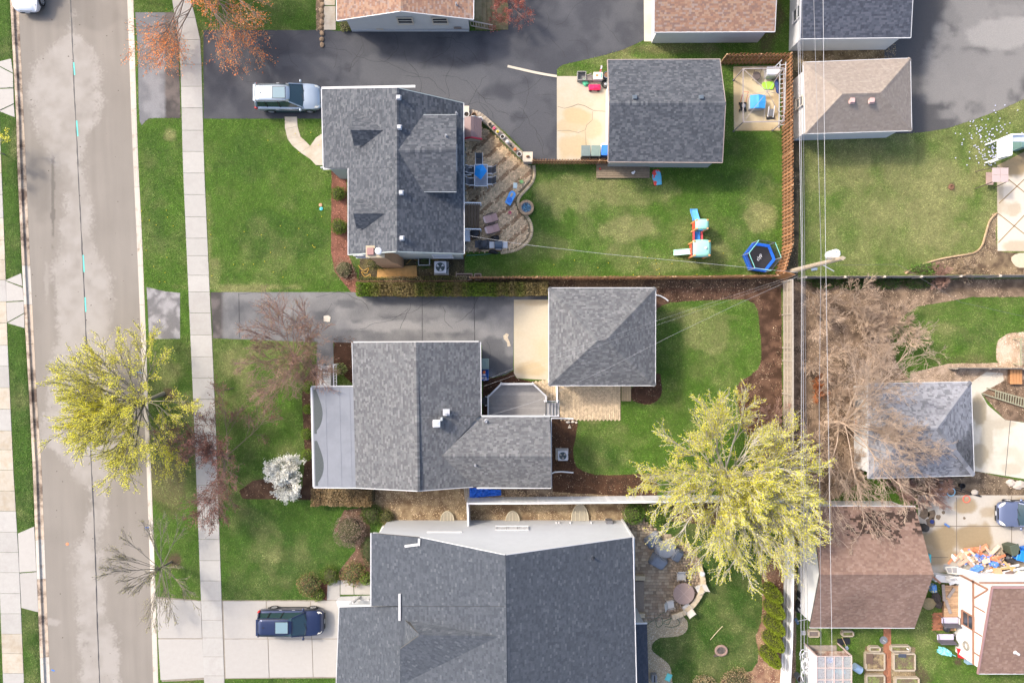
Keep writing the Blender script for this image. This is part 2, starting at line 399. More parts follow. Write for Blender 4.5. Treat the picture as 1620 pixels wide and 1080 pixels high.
def ribbon(name,pts,w,z,m,parent,jit=0.):
    """narrow flat strip along photo points"""
    p = [np.array(P2(a,b)) for a,b in pts]; q = []
    for i in range(len(p)-1):
        k = max(1,int(np.linalg.norm(p[i+1]-p[i])/.35))
        for j in range(k): q.append(p[i]+(p[i+1]-p[i])*j/k)
    q.append(p[-1]); q = [a+RNG.uniform(-jit,jit,2) for a in q]; V = []
    for i,a in enumerate(q):
        d = q[min(i+1,len(q)-1)]-q[max(i-1,0)]; d = d/(np.linalg.norm(d)+1e-9); n = np.array((-d[1],d[0])); ww = w*.5*(1+RNG.uniform(-.4,.4)*(jit > 0))
        V += [(*(a+n*ww),z),(*(a-n*ww),z)]
    return V,[(2*i,2*i+1,2*i+3,2*i+2) for i in range(len(q)-1)]
def ribbons(name,lines,w,z,m,parent,jit=0.,kind=None):
    mb = MB()
    for l in lines: mb.add(*ribbon('',l,w,z,m,parent,jit))
    return mb.build(name,m,parent,kind=kind)
MAT_TAR = mat('tar',(.035,.035,.037),.6,.2,8); MAT_TEAL = mat('teal_paint',(.10,.50,.42),.7,.2,12); MAT_BLUEP = mat('blue_spray_paint',(.03,.17,.62),.8,.25,20)
seam = [(106,-100),(110,0),(113,70),(116,150),(119.5,215),(123,290),(127,370),(131,450),(134,520),(139,630),(143,740),(147,820),(150,900),(152.5,990),(156,1080),(160,1200)]
ribbons('seam',[seam],.075,-.121,MAT_TAR,ROAD,.012)
ribbons('paint_mark',[[(115,98),(116.5,118)],[(119.7,190),(121.5,215)],[(130,403),(131.5,430)],[(133,470),(134.2,493)]],.10,-.118,MAT_TEAL,ROAD)
ribbons('paint_mark',[[(228,835),(250,836)],[(213,297),(220,297)],[(213,588),(226,590)],[(80,1060),(84,1062)]],.07,-.117,MAT_BLUEP,ROAD,.02)
mb = MB(); mb.lathe([(.11,0),(.11,.012),(.02,.014)],P(106.5,860,-.125),12); mb.build('valve_cover',mat('orange_paint',(.62,.22,.10),.7,.3,20),ROAD)

mb = MB()
for _ in range(170):
    y = random.uniform(-60,1140); _,rl,rr,_ = tab(y,KERB); x = random.uniform(rl+2,rr-2); c = P(x,y,-.122); r = random.choice((.015,.02,.03,.05)); mb.add([(c.x+r*math.cos(a)*random.uniform(.6,1.4),c.y+r*math.sin(a),-.121) for a in (0,1.2,2.4,3.6,4.8)],[(0,1,2,3,4)])
mb.build('oil_drips',mat('drip',(.09,.075,.06),.9,.3,9),ROAD,kind='stuff')
# kerbs: cast in lengths, each its own piece
MAT_KERB = mat('kerb_concrete',(.46,.42,.36),.88,.10,5,bump=.1,bscale=70,col2=(.25,.19,.13),c2scale=1.3,c2lo=.56,c2hi=.74,objrand=.16)
MAT_KERBG = mat('gutter_concrete',(.46,.37,.28),.88,.12,4,bump=.1,bscale=70,col2=(.13,.09,.065),c2scale=.9,c2lo=.46,c2hi=.62,objrand=.18)
def kerb(name,side,label):
    root = bpy.data.objects.new(name,None); COL.objects.link(root); root['kind'] = 'structure'; root['label'] = label
    y = -138.0; step = 62.0
    while y < 1215:
        a,b = y,min(y+step-.35,1218); V = []; k = 5
        for t in np.linspace(a,b,k):
            bl,rl,rr,br = tab(t,KERB); e,bk = (rl,bl) if side < 0 else (rr,br)
            for f,z in ((-.02,-.2),(0,-.118),(.52,-.108),(.60,.006),(.66,.016),(1.,.016),(1.02,-.2)):
                V.append(((e+(bk-e)*f-810)/M1,(540-t)/M1,z))
        F = [(i*7+j,i*7+j+1,(i+1)*7+j+1,(i+1)*7+j) for i in range(k-1) for j in range(6)]+[tuple(range(7)),tuple(range((k-1)*7,k*7))[::-1]]
        MB().add(V,F).build('kerb_length',MAT_KERB if (side > 0 or False) else MAT_KERBG if random.random() < .8 else MAT_KERB,root)
        y += step
    return root
kerb('kerb',1,'concrete kerb on the house side of the road'); kerb('kerb',-1,'stained concrete kerb on the far left side of the road')

# pavements of cast slabs
MAT_SLAB = mat('slab_concrete',(.355,.34,.312),.9,.07,3,bump=.1,bscale=110,objrand=.10,col2=(.32,.30,.275),c2scale=.8,c2lo=.5,c2hi=.75)
MAT_SLABO = mat('old_slab_concrete',(.41,.365,.295),.9,.10,3,bump=.1,bscale=110,objrand=.14,col2=(.36,.30,.22),c2scale=1.1,c2lo=.45,c2hi=.65)
MAT_SLABN = mat('new_slab_concrete',(.36,.34,.31),.9,.05,3,bump=.08,bscale=110,objrand=.06)
def quad_slab(name,q,z1,m,parent,th=.06,gap=.010):
    c = sum((Vector(p) for p in q),Vector((0,0)))/len(q); pl = []
    for p in q:
        v = Vector(p)-c; pl.append(tuple(c+v*(1-gap*1.5/v.length)))
    EXCL.append([tuple(p) for p in q])
    return MB().prism(pl,z1-th,z1).build(name,m,parent,bevel=.006)
def structure(name,label):
    o = bpy.data.objects.new(name,None); COL.objects.link(o); o['kind'] = 'structure'; o['label'] = label; return o
WALK = [(-140,258,286),(0,272,301),(50,280.5,316),(80,284.5,318.5),(140,286.5,320),(260,289.3,323.3),(380,294.5,328.5),(500,299.8,334),(540,301.5,336),(640,306,340.5),(770,311,345),(950,318,351),(1080,323,355.5),(1220,328,361)]
sw = structure('sidewalk','pale concrete sidewalk in front of the houses')
joints = [-140,-108,-74,-40,-6,28,63,102,137,171,206.5,240,274,308,343,377,404.5,435.5,461.5,495,529.5,564,598,631,665,699,733,767,789,820.5,852.5,886,918,949.5,980,1008,1038,1068,1100,1134,1168,1202]
for a,b in zip(joints,joints[1:]):
    (l0,r0),(l1,r1) = tab(a,WALK),tab(b,WALK)
    quad_slab('slab',poly([(l0,a),(r0,a),(r1,b),(l1,b)]),.028,MAT_SLAB,sw)
sw2 = structure('sidewalk','weathered concrete sidewalk along the left edge, across the road')
WALK2 = [(-140,-36,-14),(90,-34,-4),(260,-30,2.5),(420,-26,9),(530,-24,12),(740,-10,21.5),(890,-2,30.5),(1080,5,38.5),(1220,10,44)]
joints = [-140,-106,-72,-38,-4,30,64,98,140,172,206,240,274,308,345,380,411,443,477,511,546,579,613,647,681,711,743,776,808,841,873,905,938,970,1002,1033,1064,1097,1130,1163,1196]
for i,(a,b) in enumerate(zip(joints,joints[1:])):
    (l0,r0),(l1,r1) = tab(a,WALK2),tab(b,WALK2)
    quad_slab('slab',poly([(l0,a),(r0,a),(r1,b),(l1,b)]),.028,MAT_SLABO if 660 < a < 790 or random.random() < .35 else MAT_SLAB,sw2)
for lab,qs in (('topmost concrete driveway apron across the road',[[(-4,98),(18,93),(21,116),(-4,103)],[(-4,104),(21,117),(21.5,139),(-3,140)],[(-3,141),(21.5,140),(22.5,164),(-3,176)],[(-3,177),(22.5,165),(24,186),(-2,176)]]),
                ('middle concrete driveway apron across the road',[[(9,443),(34,432),(36,453),(10,444)],[(9.5,444.5),(36.5,455),(38,475.5),(10,477)],[(10,478),(38,476.5),(38.5,495),(11.5,510)],[(12,511),(38.7,496),(39.3,519),(13,511.5)]]),
                ('lowest concrete driveway apron across the road',[[(28.5,843),(54.5,832),(58,903),(31,905)],[(31.2,906),(58.2,904),(61,968),(34,961)]])):
    ap = structure('driveway_apron',lab)
    for q in qs: quad_slab('slab',poly(q),.024,MAT_SLABN,ap)

# asphalt drives
def asph_top(x,y):
    px,py = px_of(x,y); n = fbm(px,py,.03,5,4); l = sstep(.35,.7,n)*.5
    for q in ((480,110,60,26,.5),(620,110,60,30,.7),(700,130,90,30,.8),(770,190,60,40,.7),(840,200,40,60,.4),(760,120,60,20,.6),(860,60,60,20,.25),(560,75,60,12,.35)): l = np.maximum(l,q[4]*blob(px,py,*q[:4],.5,.03))
    for q in ((455,118,20,14),(380,112,9,8),(371,145,6,9),(820,185,14,10),(550,108,6,9),(510,127,10,5),(985,47,14,9)): l = l*(1-.8*blob(px,py,*q,.5,.1))
    c = mixc(np.tile((.046,.048,.056),(len(px),1)),(.100,.102,.108),l); return c
def asph_apron(x,y):
    px,py = px_of(x,y); n = fbm(px,py,.06,5,4); l = sstep(.38,.62,n)
    s = (px > 228) & (px < 262); c = mixc(np.tile((.13,.13,.135),(len(px),1)),(.19,.188,.192),l*np.where(s,1.,.25))
    br = sstep(259,263,px); d = mixc(np.tile((.115,.095,.085),(len(px),1)),(.045,.04,.038),sstep(.4,.7,fbm(px,py,.07,4,8))); c = c*(1-br)[:,None]+d*br[:,None]
    dk = sstep(318,322,px)*.6; return c*(1-dk)[:,None]
def asph_mid(x,y):
    px,py = px_of(x,y); n = fbm(px,py,.035,5,14); l = np.clip(.15+(n-.35)*1.6,0,1)
    for q in ((600,515,90,9,.9),(720,515,70,12,.7),(480,480,60,14,.5),(680,490,90,14,.5),(420,470,60,10,.6)): l = np.maximum(l,q[4]*blob(px,py,*q[:4],.5,.04))
    for q in ((800,580,36,18),(700,478,130,9),(550,480,20,8),(780,555,24,24)): l = l*(1-.8*blob(px,py,*q,.5,.06))
    c = mixc(np.tile((.075,.077,.082),(len(px),1)),(.215,.21,.205),l)
    br = 1-sstep(348,357,px); d = mixc(np.tile((.05,.045,.043),(len(px),1)),(.11,.095,.09),sstep(.4,.65,fbm(px,py,.07,4,8))); d = np.where((px < 286)[:,None],mixc(np.tile((.13,.125,.125),(len(px),1)),(.26,.25,.25),sstep(.4,.6,fbm(px,py,.12,4,3))),d)
    return c*(1-br)[:,None]+d*br[:,None]
def asph_right(x,y):
    px,py = px_of(x,y); n = fbm(px,py,.022,5,21); l = sstep(.4,.62,n)*.65
    for q in ((1585,55,60,24,1.),(1600,45,50,20,1.),(1530,120,70,40,.6),(1560,20,80,40,.5),(1490,180,40,8,.5)): l = np.maximum(l,q[4]*blob(px,py,*q[:4],.45,.03))
    l = np.maximum(l-.7*(1-sstep(1455,1490,px+(n-.5)*60)),0)
    return mixc(np.tile((.07,.068,.068),(len(px),1)),(.24,.228,.212),l)
sheet('driveway',smooth_poly([(218.5,86),(221,192),(235,188),(262,187),(285,187.5)],3,False)[:-1]+[(286,187.5),(281,20),(214,20)],.012,MAT_ASPH,asph_apron,.2)
DT = [(322,188),(322,48),(515,48),(530,49),(790,49),(802,44),(804,-60),(1018,-60),(1019,64),(985,79),(955,88),(920,96),(890,103),(881,110),(881,256),(840,257),(833,246),(818,228),(800,210),(780,193),(760,183),(735,178),(715,205),(530,205),(512,188)]
DRV = sheet('driveway',DT,.010,MAT_ASPH,asph_top,.22); DRV['label'] = 'wide dark cracked asphalt driveway between the two upper houses'
sheet('driveway',[(232,454),(262,461),(285,463),(285,536),(236,536)],.010,MAT_ASPH,asph_mid,.2)
DRM = sheet('driveway',[(333,462),(560,462),(570,468),(866,468),(866,500),(813,500),(812,585),(800,592),(780,597),(764,594),(762,545),(500,541),(337,535)],.010,MAT_ASPH,asph_mid,.22); DRM['label'] = 'grey patched asphalt driveway beside the middle house'
sheet('front_path',[(501,528),(527,528),(528,578),(501,578)],.014,MAT_ASPH,asph_mid,.25)
sheet('driveway',[(1398,-60),(1700,-60),(1700,140),(1620,157),(1585,173),(1545,188),(1500,203),(1470,208),(1443,211),(1400,212)],.010,MAT_ASPH,asph_right,.22)
def walk_crack(x,y,a,n,step=9):
    pts = [(x,y)]
    for i in range(n):
        a += random.uniform(-.55,.55); x += math.cos(a)*step*random.uniform(.6,1.2); y += math.sin(a)*step*random.uniform(.6,1.2); pts.append((x,y))
    return pts
MAT_CRACK = mat('crack',(.035,.035,.037),.95,0)
cr = []
for x,y,a,n in ((400,75,.1,16),(370,100,.2,12),(455,70,1.5,6),(485,85,.2,10),(520,60,1.4,7),(560,85,.1,18),(575,70,1.6,6),(600,95,.4,12),(640,80,1.5,6),(660,100,.1,14),(700,120,.2,12),(720,80,1.4,10),(745,130,.3,10),(760,150,1.3,10),(770,120,2,8),(790,175,.2,9),(800,140,1.2,9),(820,170,.9,9),(830,120,1.6,9),(850,150,.1,4),(870,60,1.3,5),(880,40,-.2,12),(900,65,-.2,9),(940,30,-.3,7),(690,60,.1,10),(640,120,.2,9),(780,100,2.2,8),(850,210,1.6,5),(830,190,2.6,6),(740,165,.2,8),(865,20,1.4,9),(390,130,.3,5),(860,178,.4,3),(540,110,.3,12)):
    cr.append([q for q in walk_crack(x,y,a,n) if inpoly(np.array([q[0]]),np.array([q[1]]),DT)[0]])
ribbons('crack',[c for c in cr if len(c) > 1],.020,.014,MAT_CRACK,DRV,.02)
cr = [walk_crack(*q) for q in ((470,475,1.6,4),(525,480,1.5,4),(500,470,.1,12),(600,500,.05,14),(650,480,1.5,5),(700,485,1.4,5),(720,510,-.05,9),(570,520,.05,10),(400,490,.1,10),(770,540,1.2,5),(380,465,.1,8))]
ribbons('crack',cr,.020,.014,MAT_CRACK,DRM,.02)
ribbons('saw_cut',[[(668,470),(668,540)],[(750,470),(751,540)],[(378,464),(379,534)]],.04,.0145,MAT_CRACK,DRM,.006)
MAT_STRIP = mat('edging_concrete',(.50,.45,.36),.9,.1,6)
mb = MB(); e = smooth_poly([(803,105),(820,109),(842,114),(862,118),(881,121)],3,False)
for (a,b),(c,d) in zip(e,e[1:]): mb.bar(P(a,b,.02),P(c,d,.02),.17,.05)
mb.build('edging',MAT_STRIP,DRV)
mb = MB(); e = smooth_poly([(468,500),(517,497),(525,503),(522,509),(512,506)],1,True)

# concrete pads
def padc(base,stain,seeds,f=.03,amt=.6):
    def cf(x,y):
        px,py = px_of(x,y); n = fbm(px,py,f,5,seeds[0][0]*.01); l = sstep(.48,.7,n)*amt*.5
        for q in seeds: l = np.maximum(l,q[4]*blob(px,py,*q[:4],.45,.04,q[0]*.013))
        return mixc(np.tile(base,(len(px),1)),stain,np.clip(l,0,1))
    return cf
PADW = (.42,.375,.295)
pad = sheet('concrete_pad',[(881,121),(966,121),(966,256),(881,256)],.026,MAT_PAD,padc(PADW,(.40,.31,.18),[(915,185,30,16,.9),(910,230,28,22,.75),(935,205,18,18,.6),(900,200,22,12,.7),(945,240,14,10,.4)]),.14,th=.03)
ribbons('crack',[[(882,169),(893,172),(905,169),(914,165),(925,168),(938,175),(965,177)],[(882,207),(900,207),(915,210),(926,206),(927,230),(928,238)],[(937,177),(937,190),(928,198),(926,206)]],.035,.030,mat('pad_crack',(.17,.14,.10),.95,.2,9),pad,.015)
pad = sheet('concrete_pad',[(813,474),(868,474),(868,600),(866,601),(818,598),(813,590)],.028,MAT_PAD,padc((.43,.375,.28),(.40,.31,.18),[(835,583,28,12,.8),(860,560,10,30,.4),(840,478,30,5,.5)]),.16,th=.03)
pad = sheet('concrete_pad',[(1160,106),(1232,104),(1234,207),(1161,207)],.024,MAT_PAD,padc((.56,.47,.31),(.30,.22,.11),[(1165,150,8,50,.6),(1190,200,40,6,.6),(1215,155,12,3,1.),(1180,112,20,6,.6),(1228,150,5,50,.6),(1200,205,50,3,.8)]),.14,th=.02)
pad = sheet('concrete_pad',[(1018,-60),(1075,-60),(1075,66),(1019,66)],.022,MAT_PAD,padc((.50,.45,.36),(.34,.28,.19),[(1030,40,12,20,.3)]),.25,th=.02)
pad = sheet('concrete_patio',[(1577,262),(1650,225),(1650,398),(1578,397)],.022,MAT_PAD,padc((.53,.47,.38),(.28,.21,.12),[(1600,250,40,30,1.),(1590,330,20,10,.4),(1580,300,8,40,.5),(1610,390,30,10,.5),(1605,330,12,12,.5)]),.16,th=.02)
ribbons('joint',[[(1580,322),(1620,284)],[(1579,338),(1620,370)],[(1579,384),(1635,325)],[(1595,284),(1640,320)]],.07,.026,mat('joint_dirt',(.22,.15,.075),.95,.2,9),pad)
pad = sheet('concrete_patio',[(1536,605),(1560,588),(1586,590),(1588,602),(1570,612),(1552,622),(1562,640),(1590,664),(1620,668),(1680,690),(1680,775),(1620,757),(1538,744)],.022,MAT_PAD,padc((.54,.49,.40),(.27,.22,.14),[(1548,650,14,30,.9),(1550,720,16,24,.8),(1580,670,30,8,.5),(1600,740,20,10,.4),(1560,690,12,40,.5)]),.16,th=.02)
ribbons('joint',[[(1598,664),(1590,752)]],.04,.026,MAT_CRACK,pad)
pad = sheet('driveway',[(1452,783),(1700,783),(1700,900),(1560,905),(1452,905)],.024,MAT_PAD,padc((.44,.40,.34),(.29,.22,.13),[(1490,850,40,22,1.),(1540,850,28,26,1.),(1530,800,26,14,.9),(1560,810,16,10,.6),(1600,880,40,16,.7),(1475,880,40,16,.9),(1462,800,16,12,.5),(1615,790,10,6,.7)]),.14,th=.02); pad['label'] = 'stained concrete driveway beside the brown roofed garage'
ribbons('joint',[[(1513,786),(1513,878)],[(1470,831.5),(1700,832)],[(1600,784),(1600,880)],[(1460,881),(1500,881)]],.05,.028,mat('joint_dirt2',(.16,.13,.10),.95,.1),pad)
for x,y,r in ((1474,813,7),(1484,817.5,4),(1472,826,8),(1462,812,8),(1525,819,2.2),(1492,810,3)):
    mb = MB(); pl = [P2(x+r*(1+random.uniform(-.25,.25))*math.cos(t),y+r*(1+random.uniform(-.25,.25))*math.sin(t)) for t in np.linspace(0,6.28,13)[:-1]]
    mb.add([(a,b,.0285) for a,b in pl],[tuple(range(12))]); mb.build('oil_stain',mat('oil_stain',(.15,.11,.075),.9,.3,6),pad)

# bottom concrete driveway, slab by slab
dw = structure('driveway','pale concrete slab driveway under the blue car at the bottom')
sheet('driveway_bed',[(248,943),(318,949),(548,948),(548,958),(536,960),(534,1072),(353,1073),(256,1078)],.006,mat('bed_sand',(.22,.19,.15),.95,.2),None,.6)
for q in ([(247,946),(318,950),(320,1009),(250,1009)],[(250,1010),(320.5,1010),(324,1071),(254,1075)],[(353,950),(421,950),(423,1009.5),(355,1009.5)],[(421.5,950),(491,950),(493,1009.5),(423.5,1009.5)],[(491.5,950),(548,949),(548,958),(537,960),(536,1009.5),(493.5,1009.5)],
          [(355,1010),(424,1010),(426,1071),(357,1072)],[(424.5,1010),(493.5,1010),(495.5,1070),(426.5,1071)],[(494,1010),(536,1010),(534,1070),(496,1070)]): quad_slab('slab',poly(q),.026,MAT_SLABN,dw)
wk = structure('front_walk','short concrete walk to the lower house door')
for q in ([(517,949),(518,925),(525,918),(538,917),(538,949)],[(538.5,917),(559,917),(560,940),(538.5,940)],[(559.5,917),(590,918),(590,940),(560.5,940)]): quad_slab('slab',poly(q),.03,MAT_SLAB,wk)
wk = structure('front_walk','curved concrete walk from the drive to the upper house porch')
c0 = [(450.5,185),(451,204),(455,220),(463,231),(476,242),(491,252),(497,258)]; c1 = [(470,185),(471,200),(476,217),(483,223),(491,231),(500,218),(508,213)]
for i in range(6): quad_slab('slab',poly([c0[i],c1[i],c1[i+1],c0[i+1]]),.03,MAT_SLABO,wk,gap=.006 if i in (1,3) else .001)
quad_slab('slab',poly([(491,231),(508,212),(512,212),(512,262),(500,262),(491,252)]),.05,MAT_SLABO,wk)

# mulch beds and other bare ground
MULCH,MULCHR = (.052,.030,.020),(.135,.062,.042)
def mulchc(a,b,f=.12,leaf=.0):
    def cf(x,y):
        px,py = px_of(x,y); n = sstep(.3,.7,fbm(px,py,f,4,31)); c = mixc(np.tile(a,(len(px),1)),b,n)
        return c
    return cf
MAT_MULCH = mat('mulch',attr=True,rough=.95,var=.45,scale=16,bump=1.,bscale=28,spec=.1)
beds = [('mulch_bed',[(524,270),(548,270),(552,405),(566,440),(570,462),(556,462),(545,450),(530,430),(524,400)],MULCHR,(.22,.10,.07),0),
        ('mulch_bed',[(528,531),(560,531),(570,540),(562,610),(528,580)],MULCH,(.075,.040,.026),.01),
        ('mulch_bed',[(500,578),(530,578),(530,612),(498,614),(496,700),(497,772),(492,790),(383,789),(378,776),(400,760),(440,755),(478,770),(483,720),(480,680),(478,630),(480,600),(490,590)],MULCH,(.09,.055,.037),.01),
        ('mulch_bed',[(764,595),(780,598),(800,593),(812,586),(816,598),(840,603),(866,603),(868,620),(858,640),(764,660)],MULCH,(.075,.040,.026),.01),
        ('mulch_bed',smooth_poly([(872,660),(912,662),(912,680),(909,700),(907,715),(911,735),(925,745),(945,750),(985,751),(1030,750),(1040,782),(1000,785),(872,784)],3),MULCH,(.085,.046,.028),.012),
        ('mulch_bed',smooth_poly([(1000,612),(1040,590),(1046,605),(1047,622),(1040,634),(1025,640),(1005,636),(999,630)],3),MULCH,(.08,.044,.03),.012),
        ('mulch_bed',[(1036,445),(1236,445),(1238,700),(1215,720),(1175,680),(1165,625),(1166,611),(1172,602),(1186,594),(1198,585),(1203,575),(1204,560),(1203,535),(1201,510),(1198,490),(1192,480),(1180,474),(1150,474),(1100,476),(1065,478),(1050,482),(1040,488),(1036,495)],MULCH,(.13,.075,.05),.03),
        ('dirt_strip',[(735,405),(570,400),(566,470),(870,470),(870,440),(735,440)],(.06,.048,.03),(.12,.10,.05),.02),
        ('dirt_strip',[(868,440),(1240,440),(1240,456),(868,456)],(.06,.04,.028),(.11,.075,.05),.02),
        ('dirt_strip',[(592,770),(745,770),(1000,785),(1000,830),(610,830),(580,800)],(.16,.105,.062),(.33,.25,.15),.05),
        ('dirt_strip',[(740,768),(874,768),(874,790),(740,790)],(.10,.07,.05),(.25,.19,.13),.02),
        ('leaf_litter',[(1270,445),(1700,440),(1700,470),(1620,470),(1540,470),(1450,485),(1400,520),(1420,580),(1440,600),(1390,620),(1365,760),(1300,800),(1262,860),(1258,1100),(1240,1100),(1240,445)],(.125,.088,.060),(.26,.185,.125),.06),
        ('leaf_litter',[(1440,590),(1500,575),(1700,572),(1700,600),(1540,605),(1440,605)],(.26,.19,.13),(.45,.34,.25),.08),
        ('mulch_bed',smooth_poly([(1577,545),(1590,530),(1610,526),(1660,526),(1660,580),(1585,580)],3),(.42,.30,.20),(.58,.46,.35),.1),
        ('dirt_bed',[(1552,622),(1590,600),(1700,600),(1700,690),(1620,668),(1590,664)],(.11,.075,.05),(.22,.15,.10),.03),
        ('dirt_bed',[(1436,756),(1541,752),(1540,744),(1700,778),(1700,783),(1436,786)],(.09,.065,.045),(.20,.15,.10),.04),
        ('dirt_bed',smooth_poly([(1433,433),(1442,425),(1470,413),(1520,402),(1545,398),(1552,390),(1556,375),(1566,345),(1578,338),(1578,397),(1640,400),(1640,434),(1540,434)],2),(.10,.07,.048),(.24,.18,.11),.05),
        ('mulch_bed',[(524,917),(516,912),(500,925),(500,946),(517,949)],MULCHR,MULCHR,0),
        ('mulch_bed',[(585,830),(590,920),(530,918),(535,905),(562,870),(560,845),(528,840),(545,806),(590,800)],(.09,.065,.04),(.17,.10,.07),.02),
        ('mulch_bed',smooth_poly([(1207,900),(1245,880),(1243,1100),(1180,1100),(1140,1075),(1190,1060),(1200,1030),(1195,1005),(1204,985),(1206,940)],2),(.17,.085,.06),(.30,.19,.12),.05),
        ('dirt_bed',[(985,795),(1240,795),(1240,840),(1010,820)],(.10,.07,.04),(.2,.15,.09),.03),
        ('dirt_strip',[(1243,445),(1255,-60),(1275,-60),(1262,445)],(.05,.045,.03),(.12,.10,.06),.02),
        ('dirt_strip',[(1262,70),(1418,70),(1418,98),(1262,100)],(.10,.07,.04),(.24,.18,.10),.05),
        ('dirt_bed',[(1368,1022),(1448,1022),(1448,1100),(1366,1100)],(.16,.12,.07),(.28,.22,.13),.04),
        ('mulch_bed',[(500,-60),(513,-60),(513,50),(500,50)],(.12,.09,.06),(.24,.17,.11),.05)]
def litter(parent,pts,z,lf,base,n_m2):
    pl = np.array(poly(pts)); x0,y0 = pl.min(0); x1,y1 = pl.max(0); n = int((x1-x0)*(y1-y0)*n_m2); x = RNG.uniform(x0,x1,n); y = RNG.uniform(y0,y1,n)
    k = inpoly(x,y,[tuple(q) for q in pl]) & (fbm(x,y,.8,3,4) > .38); x,y = x[k],y[k]; n = len(x)
    if n < 3: return
    a = RNG.uniform(0,6.283,n); s = RNG.uniform(.012,.045,n)*RNG.choice([1,1,1,1.6],n); zz = z+.003+RNG.uniform(0,.03,(n,4)); V = np.zeros((n,4,3))
    for i in range(4):
        r = s*(1 if i % 2 == 0 else .45); V[:,i,0] = x+r*np.cos(a+i*1.5708); V[:,i,1] = y+r*np.sin(a+i*1.5708); V[:,i,2] = zz[:,i]
    w = (RNG.random(n) < lf)[:,None]; c = np.where(w,np.array((.42,.32,.22)),np.array(base)*1.5)*RNG.uniform(.45,1.5,(n,1))
    np_mesh('leaf_litter' if lf > .3 else 'mulch_chips',V.reshape(-1,3),np.arange(4*n).reshape(-1,4),mat('litter',attr=True,rough=.9,var=0,spec=.1),c,parent,'stuff')
for nm,pts,a,b,lf in beds:
    z_ = .005+(.0004*len(EXCL)) % .003; o = sheet(nm,pts,z_,MAT_MULCH,mulchc(a,b),.16,edge_noise=.05)
    litter(o,pts,z_,lf*8,b,110 if lf < .045 else 170)

# grass blades over the turf
def grass(n_per_m2=330):
    x0,x1,y0,y1 = -39.5,39.5,-27.,27.; n = int((x1-x0)*(y1-y0)*n_per_m2)
    x = RNG.uniform(x0,x1,n); y = RNG.uniform(y0,y1,n); px,py = px_of(x,y)
    bl,rl,rr,br = tab(py,KERB); keep = (px < bl-1) | (px > br+1)
    # raster of the areas grass keeps out of
    h = .06; W = int((x1-x0)/h)+2; Hh = int((y1-y0)/h)+2; ras = np.zeros((Hh,W),bool)
    for pl in EXCL+HARD:
        a = np.array(pl); i0,i1 = max(int((a[:,0].min()-x0)/h)-1,0),min(int((a[:,0].max()-x0)/h)+2,W); j0,j1 = max(int((a[:,1].min()-y0)/h)-1,0),min(int((a[:,1].max()-y0)/h)+2,Hh)
        if i1 <= i0 or j1 <= j0: continue
        gx,gy = np.meshgrid(x0+np.arange(i0,i1)*h,y0+np.arange(j0,j1)*h); ras[j0:j1,i0:i1] |= inpoly(gx,gy,pl)
    keep &= ~ras[((y-y0)/h+.5).astype(int),((x-x0)/h+.5).astype(int)]
    x,y,px,py = x[keep],y[keep],px[keep],py[keep]
    dry,dark,soil = lawn_tone(px,py); k = RNG.random(len(x)) > soil*.95; x,y,px,py,dry,dark = x[k],y[k],px[k],py[k],dry[k],dark[k]
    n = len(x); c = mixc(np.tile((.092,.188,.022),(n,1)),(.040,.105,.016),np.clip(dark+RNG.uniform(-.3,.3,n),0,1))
    d = np.clip(dry*1.05+RNG.uniform(-.35,.35,n),0,1); c = c*(1-d*.85)[:,None]+np.array((.36,.35,.15))*(d*.8)[:,None]; c *= RNG.uniform(.6,1.35,(n,1))*(.55+.9*fbm(x,y,2.2,3,12))[:,None]*(.72+.56*fbm(x,y,7.,2,5))[:,None]
    th = RNG.uniform(0,6.283,n); ln = RNG.uniform(.06,.12,n); w = RNG.uniform(.010,.022,n); zt = RNG.uniform(.02,.075,n)
    dx,dy = np.cos(th),np.sin(th)
    V = np.stack([np.stack([x-dy*w,y+dx*w,np.full(n,.001)],1),np.stack([x+dy*w,y-dx*w,np.full(n,.001)],1),np.stack([x+dx*ln,y+dy*ln,zt],1)],1).reshape(-1,3)
    o = np_mesh('grass',V,np.arange(3*n).reshape(-1,3),mat('grass_blade',attr=True,rough=.7,var=0,trans=.25,spec=.25),c,None,'stuff')
    tag(o,'short green lawn grass growing over all the yards','grass')
    # dandelions
    fl = [(random.uniform(*a),random.uniform(*b)) for a,b,k in (((222,285),(330,455),14),((330,520),(270,450),20),((1000,1180),(400,435),9),((850,1060),(405,440),8),((380,520),(190,260),6)) for _ in range(k)]
    mb = MB()
    for a,b in fl: mb.lathe([(.012,0),(.032,.06),(.015,.07)],P(a,b,.02),6)
    tag(mb.build('dandelion_flowers',mat('dandelion',(.62,.50,.03),.7,.1),kind='stuff'),'scattered yellow dandelion flowers in the front lawns','flowers')
    mb = MB()
    for _ in range(260):
        a = random.gauss(1572,22); b = random.gauss(232,24)
        if b > 262 or a > 1640 or (a > 1576 and b > 212): continue
        mb.lathe([(.01,0),(.045,.07),(.015,.08)],P(a,b,.02),5)
    tag(mb.build('squill_flowers',mat('squill',(.55,.56,.72),.7,.1),kind='stuff'),'tiny pale blue flowers in the grass near the white shed','flowers')
HARD = []
